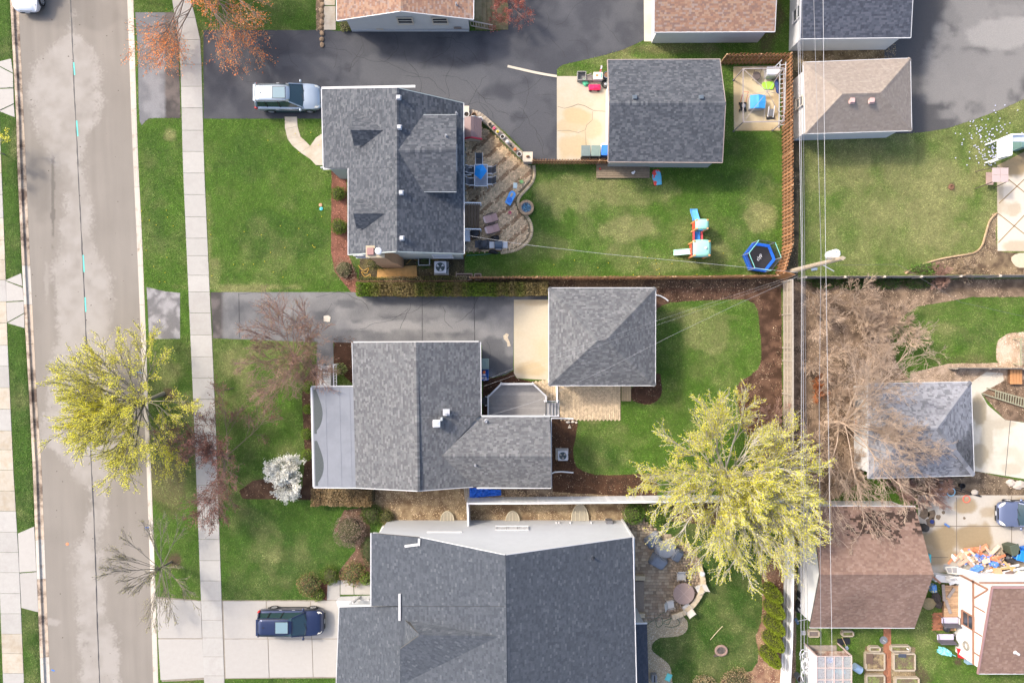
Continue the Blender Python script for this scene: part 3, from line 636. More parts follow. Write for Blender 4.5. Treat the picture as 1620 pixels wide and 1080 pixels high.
# ------------------------------------------------------------------ roofs and buildings
CAMV = Vector((0,0,CAM_H))
class Plane:
    def __init__(s,a,b,c):
        A,B,C = [q if isinstance(q,Vector) else P(*q) for q in (a,b,c)]
        s.n = (B-A).cross(C-A).normalized()
        if s.n.z < 0: s.n = -s.n
        s.p = A
    def at(s,px,py):
        d = P(px,py,0)-CAMV; t = (s.p-CAMV).dot(s.n)/d.dot(s.n); return CAMV+d*t
    def z(s,x,y): return s.p.z-((x-s.p.x)*s.n.x+(y-s.p.y)*s.n.y)/s.n.z
def clip(pl,a,b):
    """keep the part of polygon pl on the left of a->b"""
    out = []; ex,ey = b[0]-a[0],b[1]-a[1]; f = lambda p: ex*(p[1]-a[1])-ey*(p[0]-a[0])
    for i in range(len(pl)):
        p,q = pl[i-1],pl[i]; fp,fq = f(p),f(q)
        if (fp >= 0) != (fq >= 0):
            t = fp/(fp-fq); out.append((p[0]+(q[0]-p[0])*t,p[1]+(q[1]-p[1])*t))
        if fq >= 0: out.append(q)
    return out
PAL = {
 'slate': [((0.064,0.070,0.081),3),((0.079,0.086,0.097),4),((0.098,0.104,0.116),3),((0.056,0.062,0.072),2),((0.111,0.119,0.129),1)],
 'grey': [((0.108,0.109,0.113),3),((0.126,0.129,0.133),4),((0.148,0.150,0.151),3),((0.096,0.098,0.103),2),((0.170,0.171,0.173),1)],
 'blue': [((0.060,0.068,0.081),3),((0.067,0.076,0.089),5),((0.076,0.085,0.100),3),((0.095,0.106,0.120),.7),((0.055,0.063,0.076),2)],
 'rust': [((0.280,0.163,0.111),3),((0.233,0.138,0.101),3),((0.308,0.203,0.142),3),((0.201,0.131,0.106),2),((0.280,0.210,0.174),2)],
 'tan': [((0.258,0.217,0.182),4),((0.272,0.229,0.194),4),((0.245,0.205,0.172),3),((0.288,0.247,0.209),1)],
 'old': [((0.231,0.233,0.251),3),((0.262,0.264,0.280),3),((0.201,0.202,0.216),2),((0.154,0.155,0.166),2)],
 'brown': [((0.197,0.128,0.099),4),((0.220,0.146,0.115),4),((0.182,0.118,0.093),3),((0.240,0.166,0.133),1.5)],
 'navy': [((0.060,0.067,0.085),3),((0.074,0.082,0.103),4),((0.092,0.099,0.122),3),((0.053,0.059,0.076),2)],
 'dark':   [((.045,.052,.068),3),((.055,.062,.08),3)]}
SH_MAT = mat('shingle',attr=True,rough=.92,var=.12,scale=5,bump=.35,bscale=140,spec=.2)
MAT_DECK = mat('roof_deck',(.07,.068,.066),.9,.1)
MAT_WHITE = mat('white_trim',(.50,.50,.50),.5,.05,2); MAT_WHITE2 = mat('white_vinyl',(.76,.76,.77),.45,.04,1.5)
MAT_GLASS = mat('window_glass',(.035,.045,.055),.06,0,spec=.8)
class Shingles:
    def __init__(s): s.V = []; s.F = []; s.C = []
    def quad(s,vs,c):
        o = len(s.V); s.V += [tuple(v) for v in vs]
        for i in range(1,len(vs)-1): s.F.append((o,o+i,o+i+1)); s.C.append(c)
    def plane(s,pts,pal,expo=.132,stain=None,w=(.11,.28)):
        pts = [Vector(p) for p in pts]; n = (pts[1]-pts[0]).cross(pts[2]-pts[0]).normalized()
        if n.z < 0: n = -n; pts = pts[::-1]
        d = Vector((0,0,-1)); d = (d-n*d.dot(n))
        if d.length < 1e-3: d = Vector((1,0,0))
        d.normalize(); u = n.cross(d); o = pts[0]
        uv = [((p-o).dot(u),(p-o).dot(d)) for p in pts]
        ar = sum(uv[i-1][0]*uv[i][1]-uv[i][0]*uv[i-1][1] for i in range(len(uv)))
        if ar < 0: uv = uv[::-1]
        us = [q[0] for q in uv]; vs_ = [q[1] for q in uv]; cols,wts = zip(*PAL[pal]); tot = sum(wts); cum = np.cumsum([q/tot for q in wts])
        v = min(vs_); row = 0; k = len(uv); v1 = max(vs_)
        while v < v1:
            a = min(us)-random.uniform(0,.3)
            while a < max(us):
                ww = random.uniform(*w); q = [(a,v),(a+ww,v),(a+ww,v+expo+.012),(a,v+expo+.012)]
                for i in range(k):
                    q = clip(q,uv[i],uv[(i+1) % k])
                    if len(q) < 3: break
                if len(q) >= 3:
                    th = random.choice((.005,.006,.010)); c = cols[int(np.searchsorted(cum,random.random()))]
                    vv = []
                    for (x,y) in q:
                        t = min(max((y-v)/(expo+.012),0),1); vv.append(o+u*x+d*y+n*(.004+th*t))
                    m = 1.
                    if stain:
                        p = vv[0]; m = stain(p.x,p.y)
                    s.quad(vv,tuple(x*m for x in c))
                    b = max(y for _,y in q)
                    if abs(b-(v+expo+.012)) < 1e-4 and len(q) == 4:
                        e = [o+u*a+d*b+n*(.004+th),o+u*(a+ww)+d*b+n*(.004+th),o+u*(a+ww)+d*b+n*.001,o+u*a+d*b+n*.001]
                        if min(x for x,_ in q) <= a+1e-4 and max(x for x,_ in q) >= a+ww-1e-4: s.quad(e,tuple(x*m*.85 for x in c))
                a += ww
            v += expo; row += 1
    def caps(s,a,b,na,nb,pal,w=.16,step=.15):
        """folded cap pieces along a ridge or hip from a (top) to b"""
        a,b = Vector(a),Vector(b); d = (b-a); L = d.length; d.normalize(); cols,wts = zip(*PAL[pal]); t = 0
        sa = na.cross(d).normalized(); sb = nb.cross(d).normalized()
        if sa.z > 0: sa = -sa
        if sb.z > 0: sb = -sb
        up = (na+nb).normalized()
        while t < L-.02:
            e = min(t+step+.03,L); c = random.choices(cols,wts)[0]; p,q = a+d*t+up*.018,a+d*e+up*.030
            s.quad([p,q,q+sa*w,p+sa*w],c); s.quad([q,p,p+sb*w,q+sb*w],c); t += step
    def build(s,parent):
        xf = root_of(parent).matrix_basis.inverted(); V = np.array([tuple(xf @ Vector(v)) for v in s.V])
        return np_mesh('shingles',V,np.array(s.F),SH_MAT,np.array(s.C),parent,'stuff')

def gut(mb,a,b,w=.12,h=.12,dz=-.05):
    w *= .72
    a,b = Vector(a),Vector(b); mb.bar(a+Vector((0,0,dz)),b+Vector((0,0,dz)),w,h)
def foot(o):                            # keep grass out from under a building
    pass
def hard(pl): HARD.append([tuple(p) for p in pl])

def window(t,c,out,w,h,frame=MAT_WHITE,name='window',bars=1,pane=MAT_GLASS):
    """window on a wall: centre c, outward direction out"""
    c = Vector(c); o = Vector((out[0],out[1],0)).normalized(); u = Vector((-o.y,o.x,0)); rz = math.atan2(o.y,o.x)
    g = MB().box(c+o*.03,(.04,w,h),rz).build(name,pane,t,world=True)
    f = MB()
    for s in (-1,1):
        f.box(c+o*.05+u*s*(w/2+.03),(.08,.07,h+.13),rz); f.box(c+o*.05+Vector((0,0,s*(h/2+.03))),(.078,w-.01,.07),rz)
    for i in range(bars): f.box(c+o*.052,(.05,w-.012,.045),rz) if i == 0 else f.box(c+o*.053,(.04,.035,h-.06),rz)
    f.build('frame',frame,g,world=True)
    MB().box(c+o*.08+Vector((0,0,-h/2-.075)),(.14,w+.16,.05),rz).build('sill',frame,g,world=True)
    return g
def door(t,c,out,w,h,m,name='door'):
    c = Vector(c); o = Vector((out[0],out[1],0)).normalized(); u = Vector((-o.y,o.x,0)); rz = math.atan2(o.y,o.x)
    d = MB().box(c+o*.03,(.05,w,h),rz).build(name,m,t,world=True)
    f = MB()
    for s in (-1,1): f.box(c+o*.04+u*s*(w/2+.05),(.09,.09,h+.1),rz)
    f.box(c+o*.04+Vector((0,0,h/2+.05)),(.088,w+.01,.09),rz); f.build('frame',MAT_WHITE,d,world=True)
    MB().ell(c+o*.1+u*w*.38,.04,8,5).build('handle',mat('brass',(.5,.4,.2),.3,0,metal=1),d,world=True)
    return d
def roof_vent(r,p,n,size=.3,m=None,name='roof_vent'):
    m = m or mat('vent_metal',(.20,.21,.235),.5,.05); p = Vector(p)
    b = MB(); b.box(p+Vector((0,0,.02)),(size*1.3,size*1.3,.05)); b.box(p+Vector((0,0,.12)),(size,size,.18))
    return b.build(name,m,r,world=True,bevel=.015)
def pipe(r,p,h=.35,rr=.055,m=None):
    b = MB(); b.lathe([(rr*2.2,-.06),(rr*1.2,.05),(rr,.08),(rr,h),(rr*.7,h),(rr*.7,h-.05)],p,10)
    return b.build('vent_pipe',m or mat('pipe_metal',(.45,.46,.48),.4,.05,metal=.5),r,world=True,smooth=True)

def gable(t,L,E,Rg,zl,ze,zr,pal,wallmat,ov=.35,th=.12,gutters=(1,1),trim=MAT_WHITE,stain=None,rake=True,caps=True,roofmat=None):
    """gable building from photo points: L, E eave lines, Rg ridge line (two pixels each, same order)"""
    l0,l1 = [P(*q,zl) for q in L]; e0,e1 = [P(*q,ze) for q in E]; r0,r1 = [P(*q,zr) for q in Rg]; rm = (r0+r1)/2
    p1 = Plane(l0,l1,rm); p2 = Plane(e0,e1,rm)
    A = [p1.at(*q) for q in (L[0],L[1],Rg[1],Rg[0])]; B = [p2.at(*q) for q in (E[0],E[1],Rg[1],Rg[0])]
    roof = MB().slab(A,th).slab(B,th).build('roof',roofmat or MAT_DECK,t,world=True)
    sh = Shingles(); sh.plane(A,pal,stain=stain); sh.plane(B,pal,stain=stain)
    if caps: sh.caps(A[3]+Vector((0,0,0)),A[2],p1.n,p2.n,pal)
    sh.build(roof)
    tr = MB()
    if gutters[0]: gut(tr,l0,l1)
    if gutters[1]: gut(tr,e0,e1)
    if tr.v: tr.bars('gutter',trim,roof,world=True)
    if rake:
        tr = MB()
        for k in ((A[0],A[3]),(A[1],A[2]),(B[0],B[3]),(B[1],B[2])): tr.bar(k[0]+Vector((0,0,-.075)),k[1]+Vector((0,0,-.075)),.05,.17)
        tr.bars('rake_board',trim,roof,world=True)
    # walls: extruded gable outline set in from the eaves
    ax = (r1-r0); ax.z = 0; ax.normalize(); lat = Vector((-ax.y,ax.x,0))
    if (e0-l0).dot(lat) < 0: lat = -lat
    def inset(p,sa,sl,pln):
        q = p+ax*ov*sa+lat*ov*sl; q.z = pln.z(q.x,q.y)-th-.05; return q
    ends = []
    for k,sa in ((0,1),(1,-1)):
        a = inset((l0,l1)[k],sa,1,p1); b = inset((e0,e1)[k],sa,-1,p2); r = (r0,r1)[k]+ax*ov*sa; r.z = zr-th-.06
        ends.append([Vector((a.x,a.y,0)),Vector((b.x,b.y,0)),b,r,a])
    mb = MB(); vs = ends[0]+ends[1]
    mb.add(vs,[(0,1,2,3,4),(9,8,7,6,5)]+[(i,(i+1) % 5,5+(i+1) % 5,5+i) for i in range(5)])
    w = mb.build('wall',wallmat,t,world=True)
    hard([(p.x,p.y) for p in (ends[0][0],ends[0][1],ends[1][1],ends[1][0])])
    return roof,p1,p2,ends
def hip(t,cor,ridge,ze,zr,pal,wallmat,ov=.35,th=.12,trim=MAT_WHITE,stain=None,step=.15):
    """hip roof: four eave pixels in order, ridge two pixels (over sides 3-0 and 1-2)"""
    c = [P(*q,ze) for q in cor]; r = [P(*q,zr) for q in ridge]
    pl = [[c[0],c[1],r[1],r[0]],[c[1],c[2],r[1]],[c[2],c[3],r[0],r[1]],[c[3],c[0],r[0]]]
    roof = MB(); sh = Shingles(); ns = []
    for q in pl:
        n = (q[1]-q[0]).cross(q[2]-q[0]).normalized(); n = n if n.z > 0 else -n; ns.append(n); roof.slab(q[:3],th); (roof.slab([q[0],q[2],q[3]],th) if len(q) == 4 else 0)
        sh.plane(q[:3],pal,stain=stain)
        if len(q) == 4: sh.plane([q[0],q[2],q[3]],pal,stain=stain)
    ro = roof.build('roof',MAT_DECK,t,world=True)
    sh.caps(r[1],c[1],ns[0],ns[1],pal,step=step); sh.caps(r[1],c[2],ns[1],ns[2],pal,step=step); sh.caps(r[0],c[3],ns[2],ns[3],pal,step=step); sh.caps(r[0],c[0],ns[3],ns[0],pal,step=step)
    sh.caps(r[0],r[1],ns[0],ns[2],pal,step=step); sh.build(ro)
    tr = MB()
    for i in range(4): gut(tr,c[i],c[(i+1) % 4],.11+.002*i,.12+.003*i)
    tr.bars('gutter',trim,ro,world=True)
    ct = sum(c,Vector())/4; w = []
    for q in c:
        v = q-ct; s = Vector((math.copysign(ov,v.x),math.copysign(ov,v.y),0)); w.append((q.x-s.x,q.y-s.y))
    MB().prism(w,0,ze-.06).build('wall',wallmat,t,world=True); hard(w)
    return ro,w,ns
W_SIDE = siding('white_siding',(.60,.60,.60)); G_SIDE = siding('grey_siding',(.50,.51,.52)); B_SIDE = siding('bright_siding',(.62,.62,.61))

# --- ranch house with rust shingles at the top
t = thing('ranch_house','pale sided ranch house with rust brown shingle roof at the top edge','house',P(650,20))
roof,p1,p2,en = gable(t,[(533,33),(531,-120)],[(749,31),(750,-120)],[(634,18),(634,-140)],2.6,2.6,3.9,'rust',siding('pale_siding',(.54,.54,.53)),ov=.45,gutters=(1,1))
y = en[0][0].y
for px in (641,696): window(t,(P(px,30,1.75).x,y,1.75),(0,-1),1.0,.75,mat('beige_trim',(.55,.49,.40),.6,.05))
MB().box((P(601,45,.35).x,y-.02,.35),(.5,.05,.14)).build('wall_vent',mat('beige_trim'),t,world=True)
MB().box((P(724,43,.55).x,y-.02,.55),(.55,.05,.16)).build('wall_vent',mat('brown_vent',(.25,.2,.17),.6,.1),t,world=True)
MB().bar((en[0][0].x,y-.012,.12),(en[0][1].x,y-.012,.12),.05,.24).build('foundation',mat('foundation',(.42,.44,.46),.9,.1),t,world=True)
pipe(roof,p2.at(722,8),.3,.06)
# steps behind that house
st = thing('rear_steps','mossy concrete steps with wood railing behind the rust roofed house','steps',P(780,25))
MAT_MOSS = mat('mossy_concrete',(.26,.215,.12),.95,.2,3,bump=.3,bscale=40,col2=(.15,.14,.06),c2scale=1.2)
for i,(xa,xb,z) in enumerate(((752,763,.62),(763,770,.48),(770,777,.34),(777,784,.2),(784,804,.07))):
    MB().prism(poly([(xa,-40),(xb,-40),(xb,47.5),(xa,47.5)]),0,z).build('step',MAT_MOSS,st,world=True,bevel=.02)
rl = MB(); a,b = P(744,33,1.5),P(779,40,1.0)
rl.bar(a,b,.08,.05); rl.bar(a-Vector((0,0,.75)),b-Vector((0,0,.75)),.06,.05)
for i in range(9):
    q = a.lerp(b,i/8); rl.bar(q,q-Vector((0,0,.78)),.035)
rl.build('railing',mat('grey_wood',(.33,.29,.24),.85,.2,8),st,world=True)

# --- garage with rust shingles
t = thing('garage','white garage with orange brown shingle roof at the top edge','garage',P(1120,50))
roof,p1,p2,en = gable(t,[(1035,51),(1226,50)],[(1040,-230),(1236,-230)],[(1036,-100),(1233,-100)],2.5,2.5,4.2,'rust',G_SIDE,ov=.32,gutters=(1,0))
MB().box(P(1160,47.5,2.47),(5.2,.10,.05)).build('gutter_debris',mat('gutter_debris',(.06,.045,.03),.95,.4,20),roof,world=True)
# --- dark roofed garage at top right
t = thing('garage','white garage with dark blue grey shingle roof at the top right edge','garage',P(1350,40))
roof,p1,p2,en = gable(t,[(1266,61.5),(1441,59.5)],[(1272,-230),(1452,-230)],[(1270,-95),(1449,-95)],2.7,2.7,4.8,'navy',W_SIDE,ov=.30,gutters=(1,0))
window(t,(en[0][0].x,P(1262,22,1.5).y,1.5),(-1,0),.8,1.0)
# --- tan hip garage
t = thing('garage','white garage with tan hip roof and two pink roof vents','garage',P(1350,150))
roof,w,ns = hip(t,[(1271,99),(1440,92.5),(1442,206.5),(1274,211.5)],[(1333,148.5),(1393,147)],2.7,4.3,'tan',W_SIDE,ov=.30,step=.2)
for px in (1347,1378): roof_vent(roof,P(px,160,4.0),None,.3,mat('pink_vent',(.52,.34,.31),.6,.05))
window(t,(w[0][0],P(1268,162,1.5).y,1.5),(-1,0),.6,.9,mat('beige_trim'))
MB().box((P(1340,212,1.2).x,w[2][1]-.02,1.1),(2.0,.05,.06)).build('wall_trim',mat('dark_trim',(.08,.09,.12),.5,0),t,world=True)

# --- upper house (cape with dormers)
t = thing('cape_house','house with blue grey shingle roof, two small dormers and a brick chimney','house',P(640,270))
pr = Plane((733,163,5.0),(734,401,5.0),(628,270,7.5)); pl = Plane((551,300,5.2),(551,390,5.2),(628,340,7.5))
A = [pl.at(*q) for q in ((509,141),(628,139),(628,266),(512,266))]; B = [pl.at(*q) for q in ((551,266.3),(628,266.3),(628,398),(551,403))]; C = [pr.at(*q) for q in ((628,139),(733,163),(734,401.5),(628,398))]
roof = MB().slab(A,.14).slab(B,.141).slab(C,.142).build('roof',MAT_DECK,t,world=True)
sh = Shingles()
for q in (A,B,C): sh.plane(q,'slate')
sh.caps(A[1],B[2],pl.n,pr.n,'slate')
# big rear dormer: ridge runs out level from the main ridge
zr = 7.46; zE = 6.55
a0,a1 = P(629,238,zr),P(722,237,zr-.02); du = [P(722,182,zE),P(664,182,zE)]; dd = [P(722,303,zE),P(667,303,zE)]
D1 = [a0,a1,du[0],du[1]]; D2 = [a0,a1,dd[0],dd[1]]
for q in (D1,D2): q[1].z = zr
pd1 = Plane(a1,du[0],a0); pd2 = Plane(a1,dd[0],a0)
D1 = [a0,a1,du[0],pd1.at(664,182)]; D2 = [a0,a1,dd[0],pd2.at(667,303)]
MB().slab(D1,.1).slab(D2,.101).build('dormer_roof',MAT_DECK,roof,world=True)
sh.plane(D1,'slate'); sh.plane(D2,'slate'); sh.caps(a0,a1,pd1.n,pd2.n,'slate')
g = MB(); xe = a1.x-.25; ya,yb = du[0].y-.25,dd[0].y+.25; xs = du[1].x-.2
g.add([(xe,yb,4.9),(xe,ya,4.9),(xe,ya,6.42),(xe,(ya+yb)/2,7.3),(xe,yb,6.42),(xs,yb,4.9),(xs,ya,4.9),(xs,ya,6.42),(xs,(ya+yb)/2,7.3),(xs,yb,6.42)],[(0,1,2,3,4),(9,8,7,6,5)]+[(i,(i+1) % 5,5+(i+1) % 5,5+i) for i in range(5)])
g.build('dormer_wall',mat('sage_siding',(.30,.33,.31),.7,.1),t,world=True)
gm = MB(); gm.bar(du[0]+Vector((0,0,-.06)),du[1]+Vector((0,0,-.06)),.08,.1); gm.bar(dd[0]+Vector((0,0,-.06)),dd[1]+Vector((0,0,-.06)),.08,.1); gm.bars('dormer_gutter',mat('grey_gutter',(.35,.38,.39),.5,.05),roof,world=True)
window(t,(xe,ya*.5+yb*.5,6.0),(1,0),1.6,.8)
# two small front dormers
for (yl,yu,yd,x0,x1) in ((206,181,231,555,607),(338,316,362,559,609)):
    k = pl.at(x1,yl); b0 = P(x0,yl,k.z-.02); q = P(x0+6,yd,0); ze = k.z-.95
    e_d = P(x0+5,yd,ze); e_u = P(x0+5,yu,ze); pd,pu = Plane(b0,e_d,k),Plane(b0,e_u,k)
    fd = [b0,k,pd.at(x1-17,yd-2),pd.at(x0+5,yd)]; fu = [b0,k,pu.at(x1-17,yu),pu.at(x0+5,yu)]
    MB().slab(fd,.08).slab(fu,.081).build('dormer_roof',MAT_DECK,roof,world=True); sh.plane(fd,'slate'); sh.plane(fu,'slate'); sh.caps(k,b0,pd.n,pu.n,'slate',.1)
    xw = b0.x+.35; y0,y1 = e_d.y+.15,e_u.y-.15
    MB().add([(xw,y0,4.6),(xw,y1,4.6),(xw,y1,ze-.12),(xw,b0.y,k.z-.28),(xw,y0,ze-.12),(xw+1.2,y0,4.6),(xw+1.2,y1,4.6),(xw+1.2,y1,ze-.12),(xw+1.2,b0.y,k.z-.28),(xw+1.2,y0,ze-.12)],[(0,1,2,3,4),(9,8,7,6,5)]+[(i,(i+1) % 5,5+(i+1) % 5,5+i) for i in range(5)]).build('dormer_wall',W_SIDE,t,world=True)
    window(t,(xw,b0.y,ze-.5),(-1,0),.5,.4)
sh.build(roof)
for q in ((629,155),(630,202),(633,305),(634,377)): roof_vent(roof,pr.at(*q)+Vector((.08,0,0)),None,.24,mat('vent_pale',(.40,.41,.43),.5,.05))
pipe(roof,P(706,216,7.15),.35); pipe(roof,pr.at(722,180),.25)
tr = MB(); gut(tr,A[0],A[3],.15,.12); gut(tr,B[0],B[3],.12,.121); gut(tr,C[1],C[2],.14,.122)
tr.bar(A[0]+Vector((0,.05,0)),P(657,137,4.4),.16,.10); tr.bar(P(512,266.5,3.9),P(551,266.5,4.6),.1,.1); tr.bars('gutter',MAT_WHITE,roof,world=True)
rk = MB()
for k in ((B[3],B[2]),(C[2],C[3]),(C[0],C[1])): rk.bar(k[0]+Vector((0,0,-.08)),k[1]+Vector((0,0,-.08)),.05,.17)
rk.bars('rake_board',mat('sage_trim',(.34,.38,.36),.6,.05),roof,world=True)
# walls
x0,x1 = B[0].x+.35,C[1].x-.35; yt,yb = C[1].y-.3,C[2].y+.25; xr = C[0].x
mb = MB(); e = [(x0,yb,0),(x1,yb,0),(x1,yb,pr.z(x1,yb)-.2),(xr,yb,7.28),(x0,yb,pl.z(x0,yb)-.2)]
mb.add(e+[(a,yt,c) for a,b,c in e],[(0,1,2,3,4),(9,8,7,6,5)]+[(i,(i+1) % 5,5+(i+1) % 5,5+i) for i in range(5)])
mb.build('wall',siding('sage_wall',(.33,.36,.345)),t,world=True); hard([(x0,yb),(x1,yb),(x1,yt),(x0,yt)])
xa,ya2,yb2 = A[0].x+.3,A[0].y-.3,A[3].y+.2
MB().prism([(xa,yb2),(x0-.01,yb2),(x0-.01,ya2-.6),(xa,ya2)],0,[3.75,4.7,4.7,3.75]).build('wall',siding('sage_wall',(.33,.36,.345)),t,world=True); hard([(xa,yb2),(x0,yb2),(x0,ya2),(xa,ya2)])
MB().prism([(P(629,0,4.6).x,yt),(P(656,0,4.3).x,yt),(P(656,0,4.3).x,yt+.9),(P(629,0,4.6).x,yt+1.0)],0,4.2).build('wall',siding('sage_wall',(.33,.36,.345)),t,world=True)
for px,z,w in ((575,2.2,1.1),(700,2.2,1.3)): window(t,(P(px,410,z).x,yb,z),(0,-1),w,.9)
MB().box((P(655,410,4.4).x,yb-.06,4.3),(.9,.12,.5)).build('utility_box',MAT_WHITE,t,world=True)
window(t,(x1,P(0,270,2).y,2.0),(1,0),1.4,1.1)
door(t,(xa,P(0,235,1).y,1.1),(-1,0),.95,2.0,mat('door_dark',(.12,.05,.05),.5,.1))
# chimney
ch = MB(); cx,cy = -8.72,5.72
MAT_BRICK = mat('tan_brick',(.36,.215,.12),.9,.3,14,bump=.3,bscale=30)
ch = thing('_','','') if False else None
cm = MB(); cm.box((cx+.05,cy,1.4),(1.5,.72,2.8)); cm.add([(cx-.7,cy-.36,2.8),(cx+.8,cy-.36,2.8),(cx+.8,cy+.36,2.8),(cx-.7,cy+.36,2.8),(cx-.55,cy-.33,3.6),(cx+.55,cy-.33,3.6),(cx+.55,cy+.33,3.6),(cx-.55,cy+.33,3.6)],[(0,1,5,4),(1,2,6,5),(2,3,7,6),(3,0,4,7)]); cm.box((cx,cy,5.0),(1.1,.66,2.8))
chim = cm.build('chimney',MAT_BRICK,t,world=True)
MB().box((cx,cy,6.44),(1.2,.76,.1)).build('cap',mat('mortar_cap',(.40,.34,.24),.9,.2,9),chim,world=True)
MB().box((cx-.28,cy,6.58),(.44,.46,.18)).build('flue',mat('clay_flue',(.30,.17,.15),.8,.1),chim,world=True,bevel=.02)
MB().lathe([(.10,0),(.10,.2),(.24,.22),(.24,.30),(.20,.36),(.08,.39)],(cx+.27,cy,6.48),16).build('flue_cap',mat('bright_metal',(.75,.76,.78),.3,.05,metal=.6),chim,world=True,smooth=True)
# front porch stoop railing
st = thing('porch_railing','white railing and downspout at the upper house front stoop','railing',P(520,264))
rl = MB(); a,b = P(507,265,.9),P(545,262,.9)
rl.bar(a,b,.07,.05); rl.bar(a-Vector((0,0,.7)),b-Vector((0,0,.7)),.05,.05)
for i in range(13):
    q = a.lerp(b,i/12); rl.bar(q,q-Vector((0,0,.72)),.03)
rl.build('balusters',MAT_WHITE,st,world=True); MB().bar(P(522,258,1.6),P(533,270,.08),.09).build('downspout',MAT_WHITE,st,world=True)

# --- garage of the upper house
t = thing('garage','detached garage with slate shingle roof beside the concrete pad and blue bin','garage',P(1050,175))
roof,p1,p2,en = gable(t,[(961,95),(1139,94)],[(962,256),(1143,257)],[(964,163.5),(1148,163)],2.6,2.6,3.95,'slate',siding('sage_wall',(.33,.36,.345)),ov=.3,gutters=(1,1),trim=mat('brown_gutter',(.30,.24,.21),.5,.1))
for q in ((1004,155),(1109,155)): roof_vent(roof,p1.at(*q),None,.26,mat('vent_dark',(.09,.115,.14),.5,.1))
MB().box((P(1085,258,2.3).x,en[0][1].y-.12,2.4),(4.2,.16,.10)).build('rear_gutter',MAT_WHITE,roof,world=True)
MB().box((en[0][0].x-.03,(en[0][0].y+en[0][1].y)/2,1.05),(.06,4.6,2.1)).build('garage_door',mat('garage_door',(.66,.64,.6),.5,.05),t,world=True)

# --- middle house
t = thing('middle_house','middle house with grey shingle roof, flat roofed front porch and rear wing','house',P(660,660))
ml = Plane((557,542,3.2),(562,771,3.2),(659,660,4.9)); mr = Plane((761,542,3.2),(757,660,3.2),(659,600,4.9))
A = [ml.at(*q) for q in ((557,542),(658,541),(661,776),(563,771))]; B = [mr.at(*q) for q in ((658,541),(760,541),(761,657.5),(659.7,657.5))]; B2 = [mr.at(*q) for q in ((659.7,658),(757,658),(700,722),(660.5,722))]; B3 = [mr.at(*q) for q in ((660.5,722),(700,722),(751,768),(661,776))]
zw = mr.at(698,721).z; wu = Plane((870,659.5,3.2),(762,660.5,3.2),(800,721,zw)); wl = Plane((872,771.5,3.2),(745,771,3.2),(800,721,zw))
W1 = [wu.at(*q) for q in ((762,659.5),(870,659.5),(872,721),(698,721))]; W2 = [wl.at(*q) for q in ((698,721),(872,721),(872.5,771.5),(750,770))]
roof = MB().slab(A,.13).slab([B[0],B[1],B[2],B[3]],.131).slab(W1,.10).slab(W2,.10).slab([mr.at(659.7,657),mr.at(759,657),mr.at(700,722),mr.at(750,769),mr.at(661,776)],.129).build('roof',MAT_DECK,t,world=True)
sh = Shingles()
for q in (A,B,B2,B3,W1,W2): sh.plane(q,'grey')
sh.caps(A[1],A[2],ml.n,mr.n,'grey'); sh.caps(W1[3],W1[2],wu.n,wl.n,'grey'); sh.build(roof)
FM = mat('roof_membrane',(.185,.195,.215),.75,.08,1.2,bump=.05,bscale=60,col2=(.16,.17,.19),c2scale=.5)
fp = Plane((492,612,3.02),(496,770,3.02),(563,690,3.2)); FP = [fp.at(*q) for q in ((492.5,612.5),(560,612),(564,770.5),(496,770))]
pr_ = MB().slab(FP,.14).build('porch_roof',FM,t,world=True)
for k in (1/3.,.66,.9): MB().bar(FP[0].lerp(FP[1],k)+Vector((0,0,.004)),FP[3].lerp(FP[2],k)+Vector((0,0,.004)),.03,.012).build('membrane_seam',mat('seam_dark',(.17,.18,.2),.8,.1),pr_,world=True)
# gritty wet patches along the porch roof edge
sheet_m = mat('wet_grit',(.055,.065,.065),.7,.5,20)
for ys in ((616,686),(697,768)):
    pts = [(FP[0].x+.13,P(0,ys[0],3).y)]; n = 14; mb = MB(); V = []
    for i in range(n+1):
        yy = ys[0]+(ys[1]-ys[0])*i/n; wv = .18+.62*math.sin(math.pi*min(1,(i+1)/(n*1.0)))**.8*(i/n)**.5; xe_ = P(495+(yy-612)*.022,yy,3.05)
        V += [(xe_.x+.02,xe_.y,fp.z(xe_.x+.02,xe_.y)+.004),(xe_.x+.02+wv,xe_.y,fp.z(xe_.x+.02+wv,xe_.y)+.004)]
    mb.add(V,[(2*i,2*i+1,2*i+3,2*i+2) for i in range(n)]); mb.build('grit_patch',sheet_m,pr_,world=True)
tr = MB(); gut(tr,FP[0],FP[3],.16,.12); gut(tr,FP[0]+Vector((0,.06,0)),FP[1]+Vector((0,.06,0)),.10,.115); gut(tr,FP[3]-Vector((0,.05,0)),FP[2]-Vector((0,.05,0)),.1,.11)
gut(tr,P(559,541,3.25),P(757,540,3.25),.12,.12); gut(tr,B[1],B[2],.12,.122); gut(tr,P(762,658,3.2),P(871,658,3.2),.14,.118); gut(tr,P(754,771.5,3.2),P(872,771.5,3.2),.13,.117); gut(tr,A[0],P(559,611,3.2),.1,.119)
tr.bars('gutter',MAT_WHITE,roof,world=True)
MB().bar(P(872,661,3.1),P(872.5,771,3.1),.06,.16).bars('rake_board',MAT_WHITE,roof,world=True)
MB().bar(ml.at(562,771.5)+Vector((0,0,-.07)),ml.at(661,776.5)+Vector((0,0,-.07)),.05,.16).bar(mr.at(661,776.5)+Vector((0,0,-.07)),mr.at(748,770)+Vector((0,0,-.07)),.05,.16).bars('rake_board',MAT_WHITE,roof,world=True)
x0,x1 = A[0].x+.35,B[1].x-.35; yt,yb = A[0].y-.3,A[2].y+.35; xr = A[1].x
e = [(x0,yb,0),(x1,yb,0),(x1,yb,3.05),(xr,yb,4.65),(x0,yb,3.05)]
